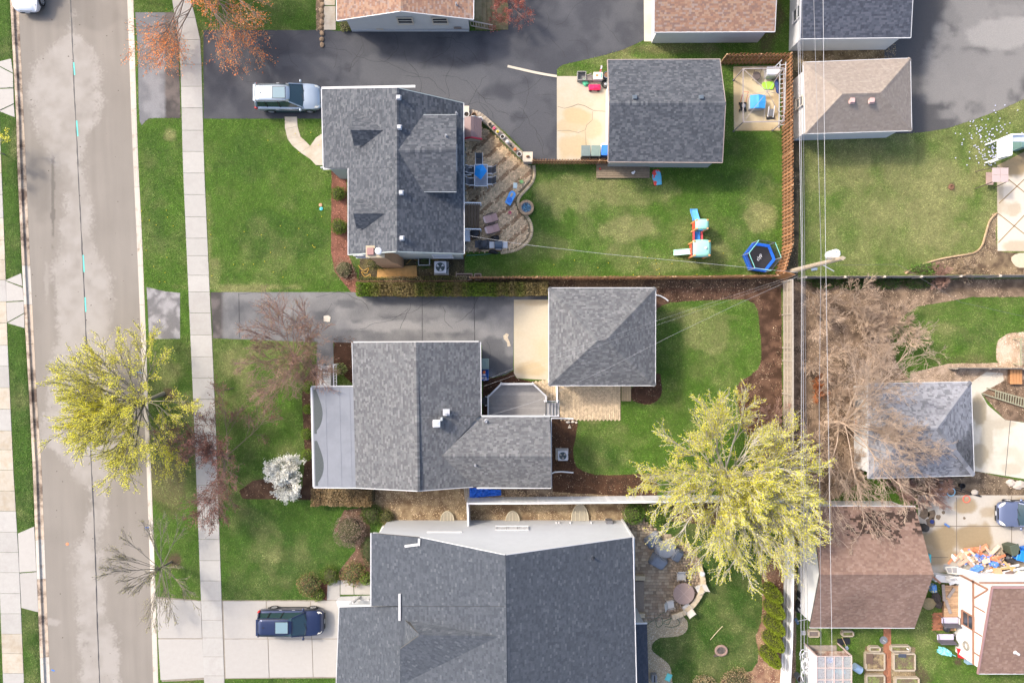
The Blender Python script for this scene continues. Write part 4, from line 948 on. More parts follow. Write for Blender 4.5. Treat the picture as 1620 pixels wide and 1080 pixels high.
MB().add(e+[(a,yt,c) for a,b,c in e],[(0,1,2,3,4),(9,8,7,6,5)]+[(i,(i+1) % 5,5+(i+1) % 5,5+i) for i in range(5)]).build('wall',B_SIDE,t,world=True); hard([(x0,yb),(x1,yb),(x1,yt),(x0,yt)])
wx0,wx1,wy0,wy1 = x1-.3,W1[1].x-.3,W2[2].y+.3,W1[1].y-.3
e = [(wx0,wy0,0),(wx0,wy1,0),(wx0,wy1,3.05),(wx0,(wy0+wy1)/2,zw-.25),(wx0,wy0,3.05)]
MB().add(e+[(wx1,b,c) for a,b,c in e],[(0,1,2,3,4),(9,8,7,6,5)]+[(i,(i+1) % 5,5+(i+1) % 5,5+i) for i in range(5)]).build('wall',B_SIDE,t,world=True); hard([(wx0,wy0),(wx1,wy0),(wx1,wy1),(wx0,wy1)])
px0,px1,py0,py1 = FP[0].x+.25,x0-.01,FP[3].y+.25,FP[0].y-.2
MB().prism([(px0,py0),(px1,py0),(px1,py1),(px0,py1)],0,[2.8,2.95,2.95,2.8]).build('wall',B_SIDE,t,world=True); hard([(px0,py0),(px1,py0),(px1,py1),(px0,py1)])
window(t,(wx1,(wy0+wy1)/2,1.7),(1,0),1.6,1.1); door(t,(P(820,0,1.5).x,wy1,1.85),(0,1),1.6,2.0,MAT_GLASS,'patio_door')
for k in (.25,.5,.75): window(t,(px0,py0+(py1-py0)*k,1.6),(-1,0),1.1,1.2)
cp = mr.at(692,668); v = MB().box(cp+Vector((0,0,.25)),(.36,.36,.6)).build('chimney_vent',MAT_WHITE,roof,world=True)
MB().lathe([(.34,0),(.34,.06),(.02,.2)],cp+Vector((0,0,.5)),4,rot=math.pi/4).build('cap',MAT_WHITE2,v,world=True)
MB().bar(cp+Vector((.3,.25,-.2)),cp+Vector((.3,.25,.35)),.14,.2).build('vent_back',mat('grey_gutter'),v,world=True)
pipe(roof,mr.at(707,654)+Vector((0,0,.03)),.45,.07); pipe(roof,wl.at(752,735),.35,.06); pipe(roof,wu.at(769,666),.3,.08)
MB().box(P(706,652,4.3),(.45,.45,.06)).build('flashing',mat('vent_pale'),roof,world=True)

# --- garage of the middle house
t = thing('garage','garage with grey pyramid hip roof beside the paver patio','garage',P(952,532))
hip(t,[(868.5,455.5),(1037,455.5),(1036.5,609.5),(868.5,609.5)],[(945,538.5),(958,538)],2.65,4.4,'grey',B_SIDE,ov=.3,step=.19)
w_ = P(868,540,1)
MB().box((P(868,540,2.65).x+.27,P(0,530,1).y,1.1),(.06,4.8,2.2)).build('garage_door',mat('garage_door'),t,world=True)

# --- lower house
t = thing('large_house','large lower house with dark blue grey shingle roof and pale gable wall','house',P(800,960))
ZE,ZR = 5.3,8.8
rp = Plane((1001,849,ZE),(1005,1080,ZE),(800,960,ZR)); lp = Plane((587,850,ZE),(587,950,ZE),(799,960,ZR))
A = [lp.at(*q) for q in ((587,843),(665,850),(799.5,878),(801,958),(587,958))]; A2 = [lp.at(*q) for q in ((633,958.5),(801,958.5),(804,1230),(633,1230))]; C = [rp.at(*q) for q in ((800,878),(1001,849.5),(1010,1230),(804,1230))]
zg = lp.at(633,1010).z; gp = Plane((537,960,2.9),(531,1080,2.9),P(633,1010,zg-.02)); G = [gp.at(*q) for q in ((537,960),(633,959),(633,1230),(526,1230))]
roof = MB().slab(A,.15).slab(A2,.151).slab(C,.152).slab(G,.14).build('roof',MAT_DECK,t,world=True)
sh = Shingles(); sh.plane(A,'blue'); sh.plane(A2,'blue'); sh.plane(C,'blue'); sh.plane(G,'blue'); sh.caps(C[0],C[3],lp.n,rp.n,'blue',.2,.24)
ra,rb = P(664,1004,7.75),P(797,1006,8.70); z1 = lp.at(633,973).z
hu = Plane(ra,rb,P(633,973,z1-.35)); hd = Plane(ra,rb,P(661,1080,lp.at(661,1080).z-.2)); hh = Plane(ra,P(633,973,z1-.35),P(633,1026,z1-.35))
X1 = [ra,rb,hu.at(640,972)]; X2 = [ra,rb,hd.at(661,1080),hd.at(633,1095),hd.at(633,1026)]; X3 = [ra,hh.at(633,973),hh.at(633,1026)]
MB().slab(X1,.1).slab(X2,.101).slab(X3,.102).build('cross_gable_roof',MAT_DECK,roof,world=True)
for q in (X1,X2,X3): sh.plane(q,'blue')
sh.caps(rb,ra,hu.n,hd.n,'blue',.16,.22); sh.caps(ra,hh.at(633,1026),hd.n,hh.n,'blue',.16,.2); sh.build(roof)
tr = MB(); gut(tr,A[0],A[4],.13,.13); gut(tr,C[1],C[2],.14,.131); gut(tr,G[0]+Vector((0,.05,0)),gp.at(590,958.5)+Vector((0,.05,0)),.12,.12); gut(tr,G[0],G[3],.12,.121); gut(tr,P(590,843,5.3),P(664,849,5.4),.1,.12)
tr.bars('gutter',MAT_WHITE,roof,world=True)
MB().bar(lp.at(632.5,938)+Vector((0,0,.08)),lp.at(632.5,980)+Vector((0,0,.08)),.14,.1).build('flashing',MAT_WHITE,roof,world=True)
MB().bar(lp.at(641,863)+Vector((0,0,.08)),lp.at(663,860)+Vector((0,0,.08)),.14,.1).bar(lp.at(663,862)+Vector((0,0,.08)),lp.at(663.5,851)+Vector((0,0,.08)),.14,.1).bars('downspout',MAT_WHITE,roof,world=True)
MB().bar(A[1]+Vector((0,.03,-.1)),A[2]+Vector((0,.03,-.1)),.05,.2).bar(C[0]+Vector((0,.03,-.1)),C[1]+Vector((0,.03,-.1)),.05,.2).bars('rake_board',MAT_WHITE,roof,world=True)
pipe(roof,rp.at(938,882),.4,.07,mat('black_pipe',(.03,.035,.045),.5,0))
yb = P(0,822.5).y; x0,x1 = P(614,0).x,P(985,0).x; yk = -25.4; xr = C[0].x
e = [(x0,yb,0),(x1,yb,0),(x1,yb,rp.z(x1,yb)-.22),(xr,yb,ZR-.25),(x0,yb,lp.z(x0,yb)-.22)]
HW = siding('large_house_siding',(.46,.475,.49),.14,.4)
PF = [(0,1,2,3,4),(9,8,7,6,5)]+[(i,(i+1) % 5,5+(i+1) % 5,5+i) for i in range(5)]; ym = A[4].y+.3
MB().add(e+[(a,ym,c) for a,b,c in e],PF).build('wall',HW,t,world=True); hard([(x0,yb),(x1,yb),(x1,yk),(x0,yk)])
x9 = P(650,0,6).x; e = [(x9,ym-.01,0),(x1,ym-.01,0),(x1,ym-.01,rp.z(x1,yb)-.22),(xr,ym-.01,ZR-.25),(x9,ym-.01,lp.z(x9,yb)-.25)]
MB().add(e+[(a,yk,c) for a,b,c in e],PF).build('wall',HW,t,world=True)
gx0,gx1,gy = G[0].x+.3,x9-.01,G[0].y-.3
MB().prism([(gx0,gy),(gx1,gy),(gx1,yk),(gx0,yk)],0,[gp.z(gx0,gy)-.25,gp.z(gx1,gy)-.3,gp.z(gx1,gy)-.3,gp.z(gx0,gy)-.25]).build('wall',HW,t,world=True); hard([(gx0,gy),(gx1,gy),(gx1,yk),(gx0,yk)])
zc = 2.35
for k in (-1,0,1): window(t,(P(810+k*17.5,833,zc).x,yb,zc),(0,1),.62,.62,bars=2)
MB().box((P(703,838,3.2).x,yb+.04,3.2),(2.4,.1,.12)).build('downspout',MAT_WHITE,t,world=True)
MB().bar((x1-.06,yb+.07,.1),(x1-.06,yb+.07,5.0),.12,.12).build('downspout',MAT_WHITE,t,world=True)
for px,w in ((708,.98),(811,1.0),(917,1.25)):
    c = P(px,822); wl_ = thing('window_well',{708: 'small clear cover over a window well, leftmost along the pale wall',811: 'small clear cover over a window well below the middle windows',917: 'largest window well cover, nearest the rear paver patio'}[px],'window well',(c.x,yb+.012,0),group='window wells along the lower house')
    n = 9; V = [(math.cos(math.pi*i/(n-1))*w/2,math.sin(math.pi*i/(n-1))*w*(.72 if px != 917 else 1.0),0) for i in range(n)]
    MB().add([(a,b,0) for a,b,_ in V]+[(a,b,.22) for a,b,_ in V],[(i,i+1,n+i+1,n+i) for i in range(n-1)]+[tuple(range(n,2*n))]).build('cover',mat('clear_cover',(.50,.46,.36),.35,.15,5,alpha=.55),wl_)
    mb = MB().tube([(a,b,.23) for a,b,_ in V],.03,5)
    for k in (-.25,0,.25): mb.bar((k*w,0,.24),(k*w,w*.6,.24),.03)
    mb.build('rim',mat('cream_rim',(.5,.45,.33),.6,.1),wl_)
pi = MB()
for a in (880,884,902,935): pi.box((P(a,826,.8).x,yb+.06,.8),(.10,.12,.25))
pi.build('wall_outlets',MAT_WHITE,t,world=True)
MB().box((P(963,823,.6).x,yb+.12,.7),(.45,.22,.7)).build('meter_box',mat('meter_dark',(.12,.12,.13),.5,.1),t,world=True)
# side entry canopy and porch of the lower house
MB().prism(poly([(537,943),(588,941),(588,957),(541,957)],0),.0,.9).build('porch_wall',MAT_WHITE,t,world=True)
MB().bar(P(558,953,2.8),P(570,943,.1),.1).build('downspout',MAT_WHITE,t,world=True)
MB().prism(poly([(606,830),(652,826),(648,842),(600,842)],0),.0,.4).build('stoop',mat('stoop',(.55,.52,.45),.8,.1),t,world=True)
# low rear roof
lr = Plane((1004,985,3.3),(1006,1080,3.3),(1028,1030,2.9)); q = [lr.at(*k) for k in ((1000,985.5),(1023.5,985),(1030,1230),(1002,1230))]
r2 = MB().slab(q,.12).build('rear_roof',MAT_DECK,t,world=True); sh = Shingles(); sh.plane(q,'dark'); sh.build(r2)  # shade of the main house put into these darker shingle colours
MB().bar(q[0],q[1],.1,.1).build('rear_gutter',MAT_WHITE,r2,world=True)
MB().prism([(x1,q[0].y-.2),(q[1].x-.2,q[0].y-.2),(q[2].x-.4,yk),(x1,yk)],0,2.8).build('wall',HW,t,world=True); hard([(x1,q[0].y),(q[1].x,q[0].y),(q[2].x,yk),(x1,yk)])

# --- old hip garage on the right
t = thing('garage','old garage with worn grey hip roof under the big bare tree','garage',P(1455,680))
def ostain(x,y):
    return .8+.4*float(fbm(np.array([x]),np.array([y]),.6,3,4)[0])-.55*float(blob(*px_of(np.array([x]),np.array([y])),1510,715,45,45,.6,.05)[0])
def ostain_old(x,y):
    px,py = px_of(np.array([x]),np.array([y])); m = 1-.8*blob(px,py,1590,690,30,60,.5,.04)[0]-.75*blob(px,py,1490,740,60,26,.6,.05)[0]-.7*blob(px,py,1530,690,26,36,.6,.05)[0]; m *= .75+.5*fbm(px,py,.05,4,3)[0]; return max(.16,m)
roof,w,ns = hip(t,[(1373,607),(1536,604),(1541,751.5),(1374,756)],[(1443,677),(1483,676.5)],2.6,4.2,'old',W_SIDE,ov=.3,stain=ostain,step=.6)
window(t,(w[0][0],P(1364,665,1.4).y,1.4),(-1,0),.7,.9)
# --- brown garage on the right
t = thing('garage','white garage with brown shingle gable roof at the lower right','garage',P(1370,900))
def bstain(x,y):
    px,py = px_of(np.array([x]),np.array([y])); m = 1-.75*blob(px,py,1375,812,70,22,.8,.06)[0]*(fbm(px,py,.2,3,2)[0] > .47); m *= .85+.3*fbm(px,py,.03,4,9)[0]-.15*blob(px,py,1310,950,30,40,.5,.04)[0]; return m
roof,p1,p2,en = gable(t,[(1285,800),(1448,801)],[(1281,992),(1447,992.5)],[(1297,908),(1477,908)],2.6,2.6,4.6,'brown',B_SIDE,ov=.22,gutters=(1,1),stain=bstain,rake=False)
window(t,(en[0][0].x,P(1278,932,1.6).y,1.6),(-1,0),.9,1.1,mat('pinkish_trim',(.42,.33,.30),.6,.1))
MB().box((en[0][0].x-.05,(en[0][0].y+en[0][1].y)/2,.15),(.04,6.5,.3)).build('foundation',mat('foundation'),t,world=True)
# --- half timbered house in the corner
t = thing('timbered_house','white house with brown trim boards and brown roof in the lower right corner','house',P(1600,980))
hp = Plane((1570,929,3.7),(1700,929,3.7),(1560,1065,2.6)); q = [hp.at(*k) for k in ((1570,929),(1750,929),(1760,1065),(1547,1065))]
roof = MB().slab(q,.14).build('roof',mat('plum_fascia',(.30,.18,.17),.6,.1),t,world=True); sh = Shingles(); sh.plane(q,'brown'); sh.build(roof)
pipe(roof,hp.at(1606,1031),.35,.09,MAT_WHITE)
gm = MB(); gut(gm,q[3],q[2],.12,.12); gm.bars('gutter',MAT_WHITE,roof,world=True)
MB().bar(q[0]+Vector((0,.03,.02)),q[1]+Vector((0,.03,.02)),.14,.12).bar(q[0]+Vector((-.02,0,.02)),q[3]+Vector((-.02,0,.02)),.10,.12).bars('rake_board',mat('plum_fascia'),roof,world=True)
HX,HY0,HY1 = q[0].x-.12,q[0].y-.1,q[3].y+.35; ST = mat('stucco',(.64,.63,.61),.85,.05,3)
wz = lambda y: hp.z(HX,y)-.2
MB().add([(HX,HY0,0),(HX,HY1,0),(HX,HY1,wz(HY1)),(HX,HY0,wz(HY0)),(HX+14,HY0,0),(HX+14,HY1,0),(HX+14,HY1,wz(HY1)),(HX+14,HY0,wz(HY0))],[(0,1,2,3),(7,6,5,4),(0,4,5,1),(1,5,6,2),(2,6,7,3),(3,7,4,0)]).build('wall',ST,t,world=True); hard([(HX,HY0),(HX,HY1),(HX+14,HY1),(HX+14,HY0)])
BT = mat('brown_board',(.30,.155,.10),.7,.15,6)
def tim(a,b,w=.14): MB().bar((HX-.03,*a),(HX-.03,*b),.05,w).build('trim_board',BT,t,world=True)
tim((HY0-.1,0),(HY0-.1,wz(HY0))); tim((HY0,2.0),(HY1,2.0),.17); tim((HY0-1.2,2.1),(HY0-.2,wz(HY0)-.1),.1)
for k in (.3,.6,.85): yy = HY0+(HY1-HY0)*k; tim((yy,2.1),(yy,wz(yy)),.08)
MB().bar((HX,HY0+.04,2.6),(HX+14,HY0+.04,2.6),.06,.16).build('trim_board',BT,t,world=True)
window(t,(HX,P(0,982,1.6).y,1.5),(-1,0),.9,1.1,BT)
# ------------------------------------------------------------------ trees, shrubs, hedges
def unit(v): return v/(np.linalg.norm(v,axis=-1,keepdims=True)+1e-9)
def tubes_np(lines,radii,n):
    """many polylines (T,k,3) with radii (T,k) -> verts, quads"""
    L = np.asarray(lines); T,k,_ = L.shape; Rr = np.asarray(radii)
    d = np.empty_like(L); d[:,1:-1] = L[:,2:]-L[:,:-2]; d[:,0] = L[:,1]-L[:,0]; d[:,-1] = L[:,-1]-L[:,-2]; d = unit(d)
    ref = np.where(np.abs(unit(L[:,-1]-L[:,0])[:,None,2:3]) < .8,np.array((0,0,1.)),np.array((1.,0,0))); u = unit(np.cross(d,np.broadcast_to(ref,d.shape))); w = np.cross(u,d)
    a = np.arange(n)*6.28318/n; V = L[:,:,None]+Rr[:,:,None,None]*(np.cos(a)[None,None,:,None]*u[:,:,None]+np.sin(a)[None,None,:,None]*w[:,:,None])
    t = np.arange(T)[:,None,None]*k*n; i = np.arange(k-1)[None,:,None]*n; j = np.arange(n)[None,None,:]; j2 = (j+1) % n
    F = np.stack([t+i+j,t+i+j2,t+i+n+j2,t+i+n+j],-1).reshape(-1,4); return V.reshape(-1,3),F
def grow(rng,base,height,nl,kids,spread,upk=.25,wob=.12,r0=.16,l1=.62,lfac=.62,levels=4,trunk=.25,lean=(0,0),angs=(.5,.65,.6),minr=.006,kk=5,flat=1.):
    """branch polylines by level; directions are bent upward by upk"""
    out = [[] for _ in range(levels)]
    def rec(p,d,L,r,lv):
        pts = [p]; q = p.copy(); dd = d.copy(); k = kk
        for i in range(k-1):
            dd = dd+rng.normal(0,wob,3)+np.array((0,0,upk*(1 if lv else .3)))/k; dd = dd/np.linalg.norm(dd); q = q+dd*L/(k-1); pts.append(q.copy())
        rr = np.linspace(r,max(r*.45,minr),k); out[lv].append((np.array(pts),rr))
        if lv+1 >= levels: return
        n = kids[lv]; n = max(1,int(round(n*rng.uniform(.75,1.25))))
        for c in range(n):
            t = trunkpos if False else (rng.uniform(.35,1.) if lv else rng.uniform(.55,1.)); i = min(int(t*(k-1)),k-2); f = t*(k-1)-i; b = pts[i]*(1-f)+pts[i+1]*f; dl = pts[i+1]-pts[i]; dl = dl/np.linalg.norm(dl)
            ax = rng.normal(0,1,3); ax -= dl*ax.dot(dl); ax /= np.linalg.norm(ax)+1e-9
            if lv == 0: an = 2.39996*c+rng.uniform(-.25,.25); ax = np.array((math.cos(an),math.sin(an),0.))
            an = angs[min(lv,len(angs)-1)]*(rng.uniform(.6,1.35) if lv else (.3,.65,1.,1.3)[c % 4]*rng.uniform(.85,1.15)); nd = dl*math.cos(an)+ax*math.sin(an); nd[2] *= flat; nd /= np.linalg.norm(nd)
            LL = spread*rng.uniform(.88,1.05)*(.62+.38*min(1.,an/1.0)) if lv == 0 else L*lfac*rng.uniform(.6,1.15)*(1.15-.5*t)
            rec(b,nd,LL,max((r*.5 if lv else r*.36)*(1.1-.4*t),minr),lv+1)
    d0 = np.array((lean[0],lean[1],1.)); d0 /= np.linalg.norm(d0)
    rec(np.array(base,float),d0,height*trunk,r0,0)
    return out
def cards(name,pos,size,cols,m,parent,rng,kind=None,loc=(0,0,0),upb=.4,asp=.6,dirs=None):
    """leaf-sized diamond faces"""
    n = len(pos); nrm = unit(rng.normal(0,1,(n,3))+np.array((0,0,upb*2))); a = unit(np.cross(nrm,rng.normal(0,1,(n,3)))) if dirs is None else unit(dirs+rng.normal(0,.4,(n,3))); b = unit(np.cross(nrm,a))
    s = np.broadcast_to(size,(n,))[:,None]; V = np.stack([pos-a*s,pos-b*s*asp,pos+a*s,pos+b*s*asp],1).reshape(-1,3)
    return np_mesh(name,V,np.arange(4*n).reshape(-1,4),m,cols,parent,kind,loc=None)
BUD = mat('bud',attr=True,rough=.6,var=0,trans=.5,spec=.2)
LEAF = mat('leaf',attr=True,rough=.6,var=0,trans=.35,spec=.25)
def bark(name,c,v=.25): return mat(name,c,.9,v,7,bump=.4,bscale=25)
def tree(name,label,px,py,height,spread,kids,barkm,leafcols=None,nleaf=6,lsize=.06,seed=1,levels=4,cat='tree',group=None,z0=0.,base=None,tr=.014,leafpart='crown',mulch=0,clump=.06,leaf_lv=1,**kw):
    rng = np.random.default_rng(seed); b = P(px,py,z0) if base is None else Vector(base)
    t = thing(name,label,cat,b,group=group); br = grow(rng,(0,0,-.05),height,None,kids,spread,levels=levels,**kw)
    V = []; F = []; o = 0
    for lv in range(min(2,levels)):
        v,f = tubes_np([q[0] for q in br[lv]],[q[1] for q in br[lv]],7 if lv == 0 else 5); V.append(v); F.append(f+o); o += len(v)
    np_mesh('trunk',np.concatenate(V),np.concatenate(F),barkm,None,t,smooth=True)
    V = []; F = []; o = 0
    for lv in range(2,levels):
        if not br[lv]: continue
        v,f = tubes_np([q[0] for q in br[lv]],[q[1] for q in br[lv]],4 if lv == 2 else 3); V.append(v); F.append(f+o); o += len(v)
    tw = np_mesh('crown' if not leafcols else 'branches',np.concatenate(V),np.concatenate(F),barkm,None,t)
    if leafcols:
        pos = []; dr = []
        for lv in range(levels-leaf_lv,levels):
            L = np.array([q[0] for q in br[lv]]); n = len(L)*nleaf; i = rng.integers(0,len(L),n); s = rng.uniform(.25,1.,n)*(L.shape[1]-1.001); j = s.astype(int); f = (s-j)[:,None]
            pos.append(L[i,j]*(1-f)+L[i,j+1]*f); dr.append(L[i,j+1]-L[i,j])
        pos = np.concatenate(pos); dr = np.concatenate(dr); pos = pos+rng.normal(0,clump,pos.shape); n = len(pos)
        c = np.array(leafcols)[rng.integers(0,len(leafcols),n)]*rng.uniform(.7,1.25,(n,1)); sz = rng.uniform(.6,1.3,n)*lsize
        cards(leafpart,pos,sz,c,BUD,t,rng,dirs=unit(dr),upb=1.2)
    if mulch:
        pass
    return t
YG = [(.84,.79,.07),(.88,.82,.12),(.74,.73,.06),(.90,.85,.22)]
GREYB = bark('grey_bark',(.20,.18,.15)); PALEB = bark('pale_bark',(.36,.31,.24)); DARKB = bark('dark_bark',(.085,.07,.055)); TANB = bark('tan_twigs',(.46,.345,.25)); REDB = bark('red_twigs',(.27,.17,.14)); PINKB = bark('pink_twigs',(.36,.225,.175))
tree('street_tree','yellow green budding street tree arching over the road',259,622,10,4.9,(46,10,8),bark('olive_bark',(.22,.20,.14)),YG,12,.040,3,lean=(-.7,-.02),upk=.15,r0=.17,trunk=.24,angs=(1.05,.48,.5),lfac=.56,wob=.09,leaf_lv=2,minr=.012)
tree('shade_tree','large yellow green budding tree leaning over the white vinyl fence',1136,744,12,5.8,(60,11,9),bark('ash_bark',(.42,.39,.33)),YG,13,.041,5,upk=.15,r0=.24,trunk=.22,angs=(1.05,.48,.5),lfac=.52,wob=.08,leaf_lv=2,minr=.015)
tree('street_tree','small mostly bare street tree beside the lower concrete driveway',271,888,7,3.7,(32,7,6),bark('bare_bark',(.20,.175,.14)),[(.34,.33,.13),(.42,.38,.20)],2,.035,9,upk=.12,r0=.09,trunk=.27,angs=(1.1,.34,.4),lfac=.5,wob=.03,minr=.008)
tree('maple_tree','orange red budding maple over the sidewalk at the top',330,-24,9,6.2,(30,10,8),bark('maple_bark',(.24,.19,.15)),[(.86,.27,.08),(.90,.36,.12),(.78,.22,.06),(.88,.45,.20)],8,.052,14,upk=.05,r0=.2,trunk=.24,angs=(1.15,.55,.6),lfac=.55,wob=.10,minr=.009,clump=.12,leaf_lv=2)
tree('ornamental_tree','small reddish brown twiggy tree between the sidewalk and the asphalt drive',466,570,5.2,3.9,(16,14,10),REDB,[(.38,.22,.15),(.42,.27,.17),(.30,.26,.10)],3,.032,21,upk=.2,r0=.1,trunk=.26,angs=(1.0,.6,.6),lfac=.55,wob=.16,minr=.010)
tree('ornamental_tree','small dark red budding tree overhanging the sidewalk',364,724,5,4.1,(14,12,9),bark('dark_red_twigs',(.20,.14,.115)),[(.25,.12,.10),(.30,.14,.11),(.20,.10,.08)],5,.048,27,upk=.2,r0=.09,trunk=.26,angs=(1.05,.6,.6),lfac=.55,wob=.14,minr=.009,clump=.08)
tree('blossom_tree','small tree covered in white blossom at the corner of the porch',462,752,3.4,1.4,(24,9,6),DARKB,[(.88,.87,.80),(.84,.83,.74),(.90,.89,.85)],9,.055,31,upk=.1,r0=.05,trunk=.3,angs=(1.1,.55,.6),lfac=.6,wob=.12,minr=.006,leaf_lv=2,leafpart='blossom')
tree('bare_tree','big bare brown tree spreading over the old grey garage',1305,668,12,6.6,(20,11,9,5),bark('big_bark',(.40,.305,.23)),None,0,0,37,levels=5,upk=.1,r0=.15,trunk=.17,angs=(.80,.55,.6,.6),lfac=.52,wob=.15,minr=.008,lean=(.45,.12))
tree('budding_tree','small red budding tree beside the mossy steps at the top edge',812,12,3.2,1.9,(12,9,7),REDB,[(.42,.13,.10),(.48,.19,.14),(.34,.10,.08)],6,.045,41,upk=.15,r0=.06,trunk=.3,angs=(1.0,.6,.6),lfac=.55,wob=.13,minr=.007,clump=.08)
tree('budding_tree','yellow green sapling at the left edge across the road',8,245,3.4,1.8,(10,7,5),GREYB,YG,7,.05,43,upk=.35,r0=.05,trunk=.3,angs=(.8,.5,.6),lfac=.55,wob=.1,minr=.007)
# bare thicket on the far side of the grey fence
for i,(px,py,h,s,m,lab) in enumerate(((1292,497,3.4,2.1,TANB,'bare tan shrub nearest the utility pole'),(1345,478,3.2,2.2,TANB,'bare tan shrub below the long wooden fence'),(1300,566,3.6,2.2,TANB,'bare tan shrub beside the orange brown brush'),(1362,540,3.6,2.4,TANB,'bare tan shrub in the middle of the thicket'),(1420,520,3.2,2.2,TANB,'bare tan shrub at the edge of the right lawn'),
        (1286,700,3.0,2.0,TANB,'bare brown shrub between the grey fence and the old garage'),(1330,742,3.0,2.1,TANB,'bare brown shrub at the lower left of the old garage'),(1318,640,3.4,2.2,TANB,'bare brown shrub left of the white garage wall'),(1400,768,2.6,1.9,REDB,'reddish bare shrub below the old garage'),(1462,766,2.6,1.8,REDB,'reddish bare shrub beside the scattered white buckets'),
        (1214,678,3.0,2.3,PINKB,'pinkish bare shrub against the grey fence beside the yellow tree'),(1290,612,2.0,1.1,bark('rust_twigs',(.38,.13,.045)),'rust orange brush pile behind the grey fence'),(1520,430,1.4,.9,bark('dry_tan',(.42,.32,.22)),'dry tan shrub at the long wooden fence on the right'),(1480,440,1.2,1.0,PINKB,'low pinkish brush below the long wooden fence'))):
    tree('bare_shrub',lab,px,py,h,s,(18,11,8),m,None,0,0,60+i,cat='shrub',group='bare shrubs on the right',upk=.35,r0=.035,trunk=.12,angs=(.8,.5,.55),lfac=.55,wob=.17,minr=.010)
def cloud(rng,n,r,h,zc,shell=.35,bumpy=.25,flat=0.):
    d = unit(rng.normal(0,1,(n,3))); d[:,2] = np.abs(d[:,2])*np.where(rng.random(n) < .8,1,-.6); q = 1-shell*rng.random(n)**1.5; a = np.arctan2(d[:,1],d[:,0])
    q = q*(1+bumpy*(fbm(a*2.2+d[:,2]*3,d[:,2]*3+a,1.,3,rng.random()*9)-.5)*2); return d*q[:,None]*np.array((r,r,h))+np.array((0,0,zc))
def bush(name,label,px,py,r,h,cols,n=900,size=.035,seed=1,cat='shrub',group=None,sx=1.,sy=1.,rz=0.,core=(.02,.03,.01),twig=None,bumpy=.25,corem=None):
    rng = np.random.default_rng(seed); t = thing(name,label,cat,P(px,py),rz,group)
    pos = cloud(rng,n,r,h*.62,h*.4,bumpy=bumpy)*np.array((sx,sy,1)); pos[:,2] = np.maximum(pos[:,2],.02); c = np.array(cols)[rng.integers(0,len(cols),n)]*rng.uniform(.6,1.3,(n,1))
    cards('foliage',pos,size*rng.uniform(.6,1.4,n),c,LEAF,t,rng)
    m = MB(); m.ell((0,0,h*.38),(r*.72*sx,r*.72*sy,h*.45),10,6,.12); m.build('shade_core',mat('shrub_inner',(.05,.05,.02),.95,.4,12),t)  # solid dark core, shade among the leaves put into its colour
    s = MB()
    for k in range(5): a = k*1.256; s.tube([(0,0,0),(r*.3*math.cos(a)*sx,r*.3*math.sin(a)*sy,h*.3),(r*.6*math.cos(a)*sx,r*.6*math.sin(a)*sy,h*.6)],[.02,.015,.008],4)
    s.build('stem',TANB,t); return t
GRN = [(.10,.16,.02),(.14,.20,.03),(.07,.12,.015),(.17,.22,.04)]; LIME = [(.17,.26,.03),(.22,.30,.05),(.12,.20,.02)]; OLV = [(.15,.16,.04),(.20,.20,.06),(.10,.12,.025),(.26,.22,.10)]
bush('boxwood','round green boxwood nearest the upper house stoop',537,308,.56,.8,GRN,1300,.034,1); bush('boxwood','round green boxwood, the lower one in the red mulch bed',538,360,.62,.85,GRN,1500,.034,2)
for i,(px,py,r,l) in enumerate(((491,611,.48,'bright green boxwood at the white porch steps'),(488,647,.36,'smallest bright green boxwood along the flat roofed porch'),(487,685,.44,'bright green boxwood at the middle of the flat roofed porch'),(487,718,.44,'bright green boxwood nearest the white blossom tree'))): bush('boxwood',l,px,py,r,r*1.4,LIME,900,.032,5+i)
bush('flowering_shrub','pale yellow green leggy shrub beside the white porch steps',541,584,.5,.8,[(.30,.34,.12),(.38,.40,.18),(.22,.28,.08)],420,.05,10)
bush('bare_bush','bare pinkish twiggy shrub in the red mulch at the house corner',546,427,.85,.7,[(.34,.24,.17),(.42,.33,.22),(.26,.17,.12)],900,.03,11,bumpy=.6); bush('bare_bush','round grey pink bare shrub on the lower front lawn',556,836,1.25,1.1,[(.30,.22,.17),(.36,.27,.21),(.25,.17,.13)],3600,.03,12); 
bush('variegated_shrub','round red tipped variegated shrub beside the short concrete walk',491,921,.92,.95,[(.17,.22,.06),(.26,.27,.10),(.36,.17,.10),(.12,.17,.04)],2200,.036,13); bush('ground_shrub','green shrub between the variegated shrub and the short walk',524,908,.75,.6,GRN,1200,.036,14)
bush('ground_shrub','red tipped green shrub in front of the lower house porch',562,905,.95,.7,[(.16,.20,.05),(.22,.25,.08),(.34,.16,.10)],1900,.038,15); bush('ground_shrub','yellow green shrub against the lower house wall by the walk',580,912,.5,.7,LIME,800,.036,16); bush('ground_shrub','dark green evergreen shrub along the lower house front',586,868,.6,.9,[(.04,.07,.02),(.06,.10,.025)],1400,.036,17,sy=1.9)
bush('ground_shrub','dark green leafy shrub behind the round grey pink shrub',590,812,.85,.7,[(.07,.12,.02),(.10,.15,.03)],1500,.04,18); bush('ground_shrub','olive shrub at the corner of the lower house',612,815,.62,.6,OLV,900,.035,19); bush('ground_shrub','light green shrub under the variegated shrub at the lawn corner',504,938,.55,.5,LIME,700,.035,20)
bush('leafy_shrub','bright green leafy shrub against the white vinyl fence',1000,809,.85,1.1,[(.12,.22,.025),(.17,.28,.04),(.09,.17,.02)],1900,.036,22); bush('leafy_shrub','bright green leafy shrub beside the first, under the yellow tree',1037,805,1.0,1.1,[(.12,.22,.025),(.17,.28,.04),(.09,.17,.02)],2200,.036,23)
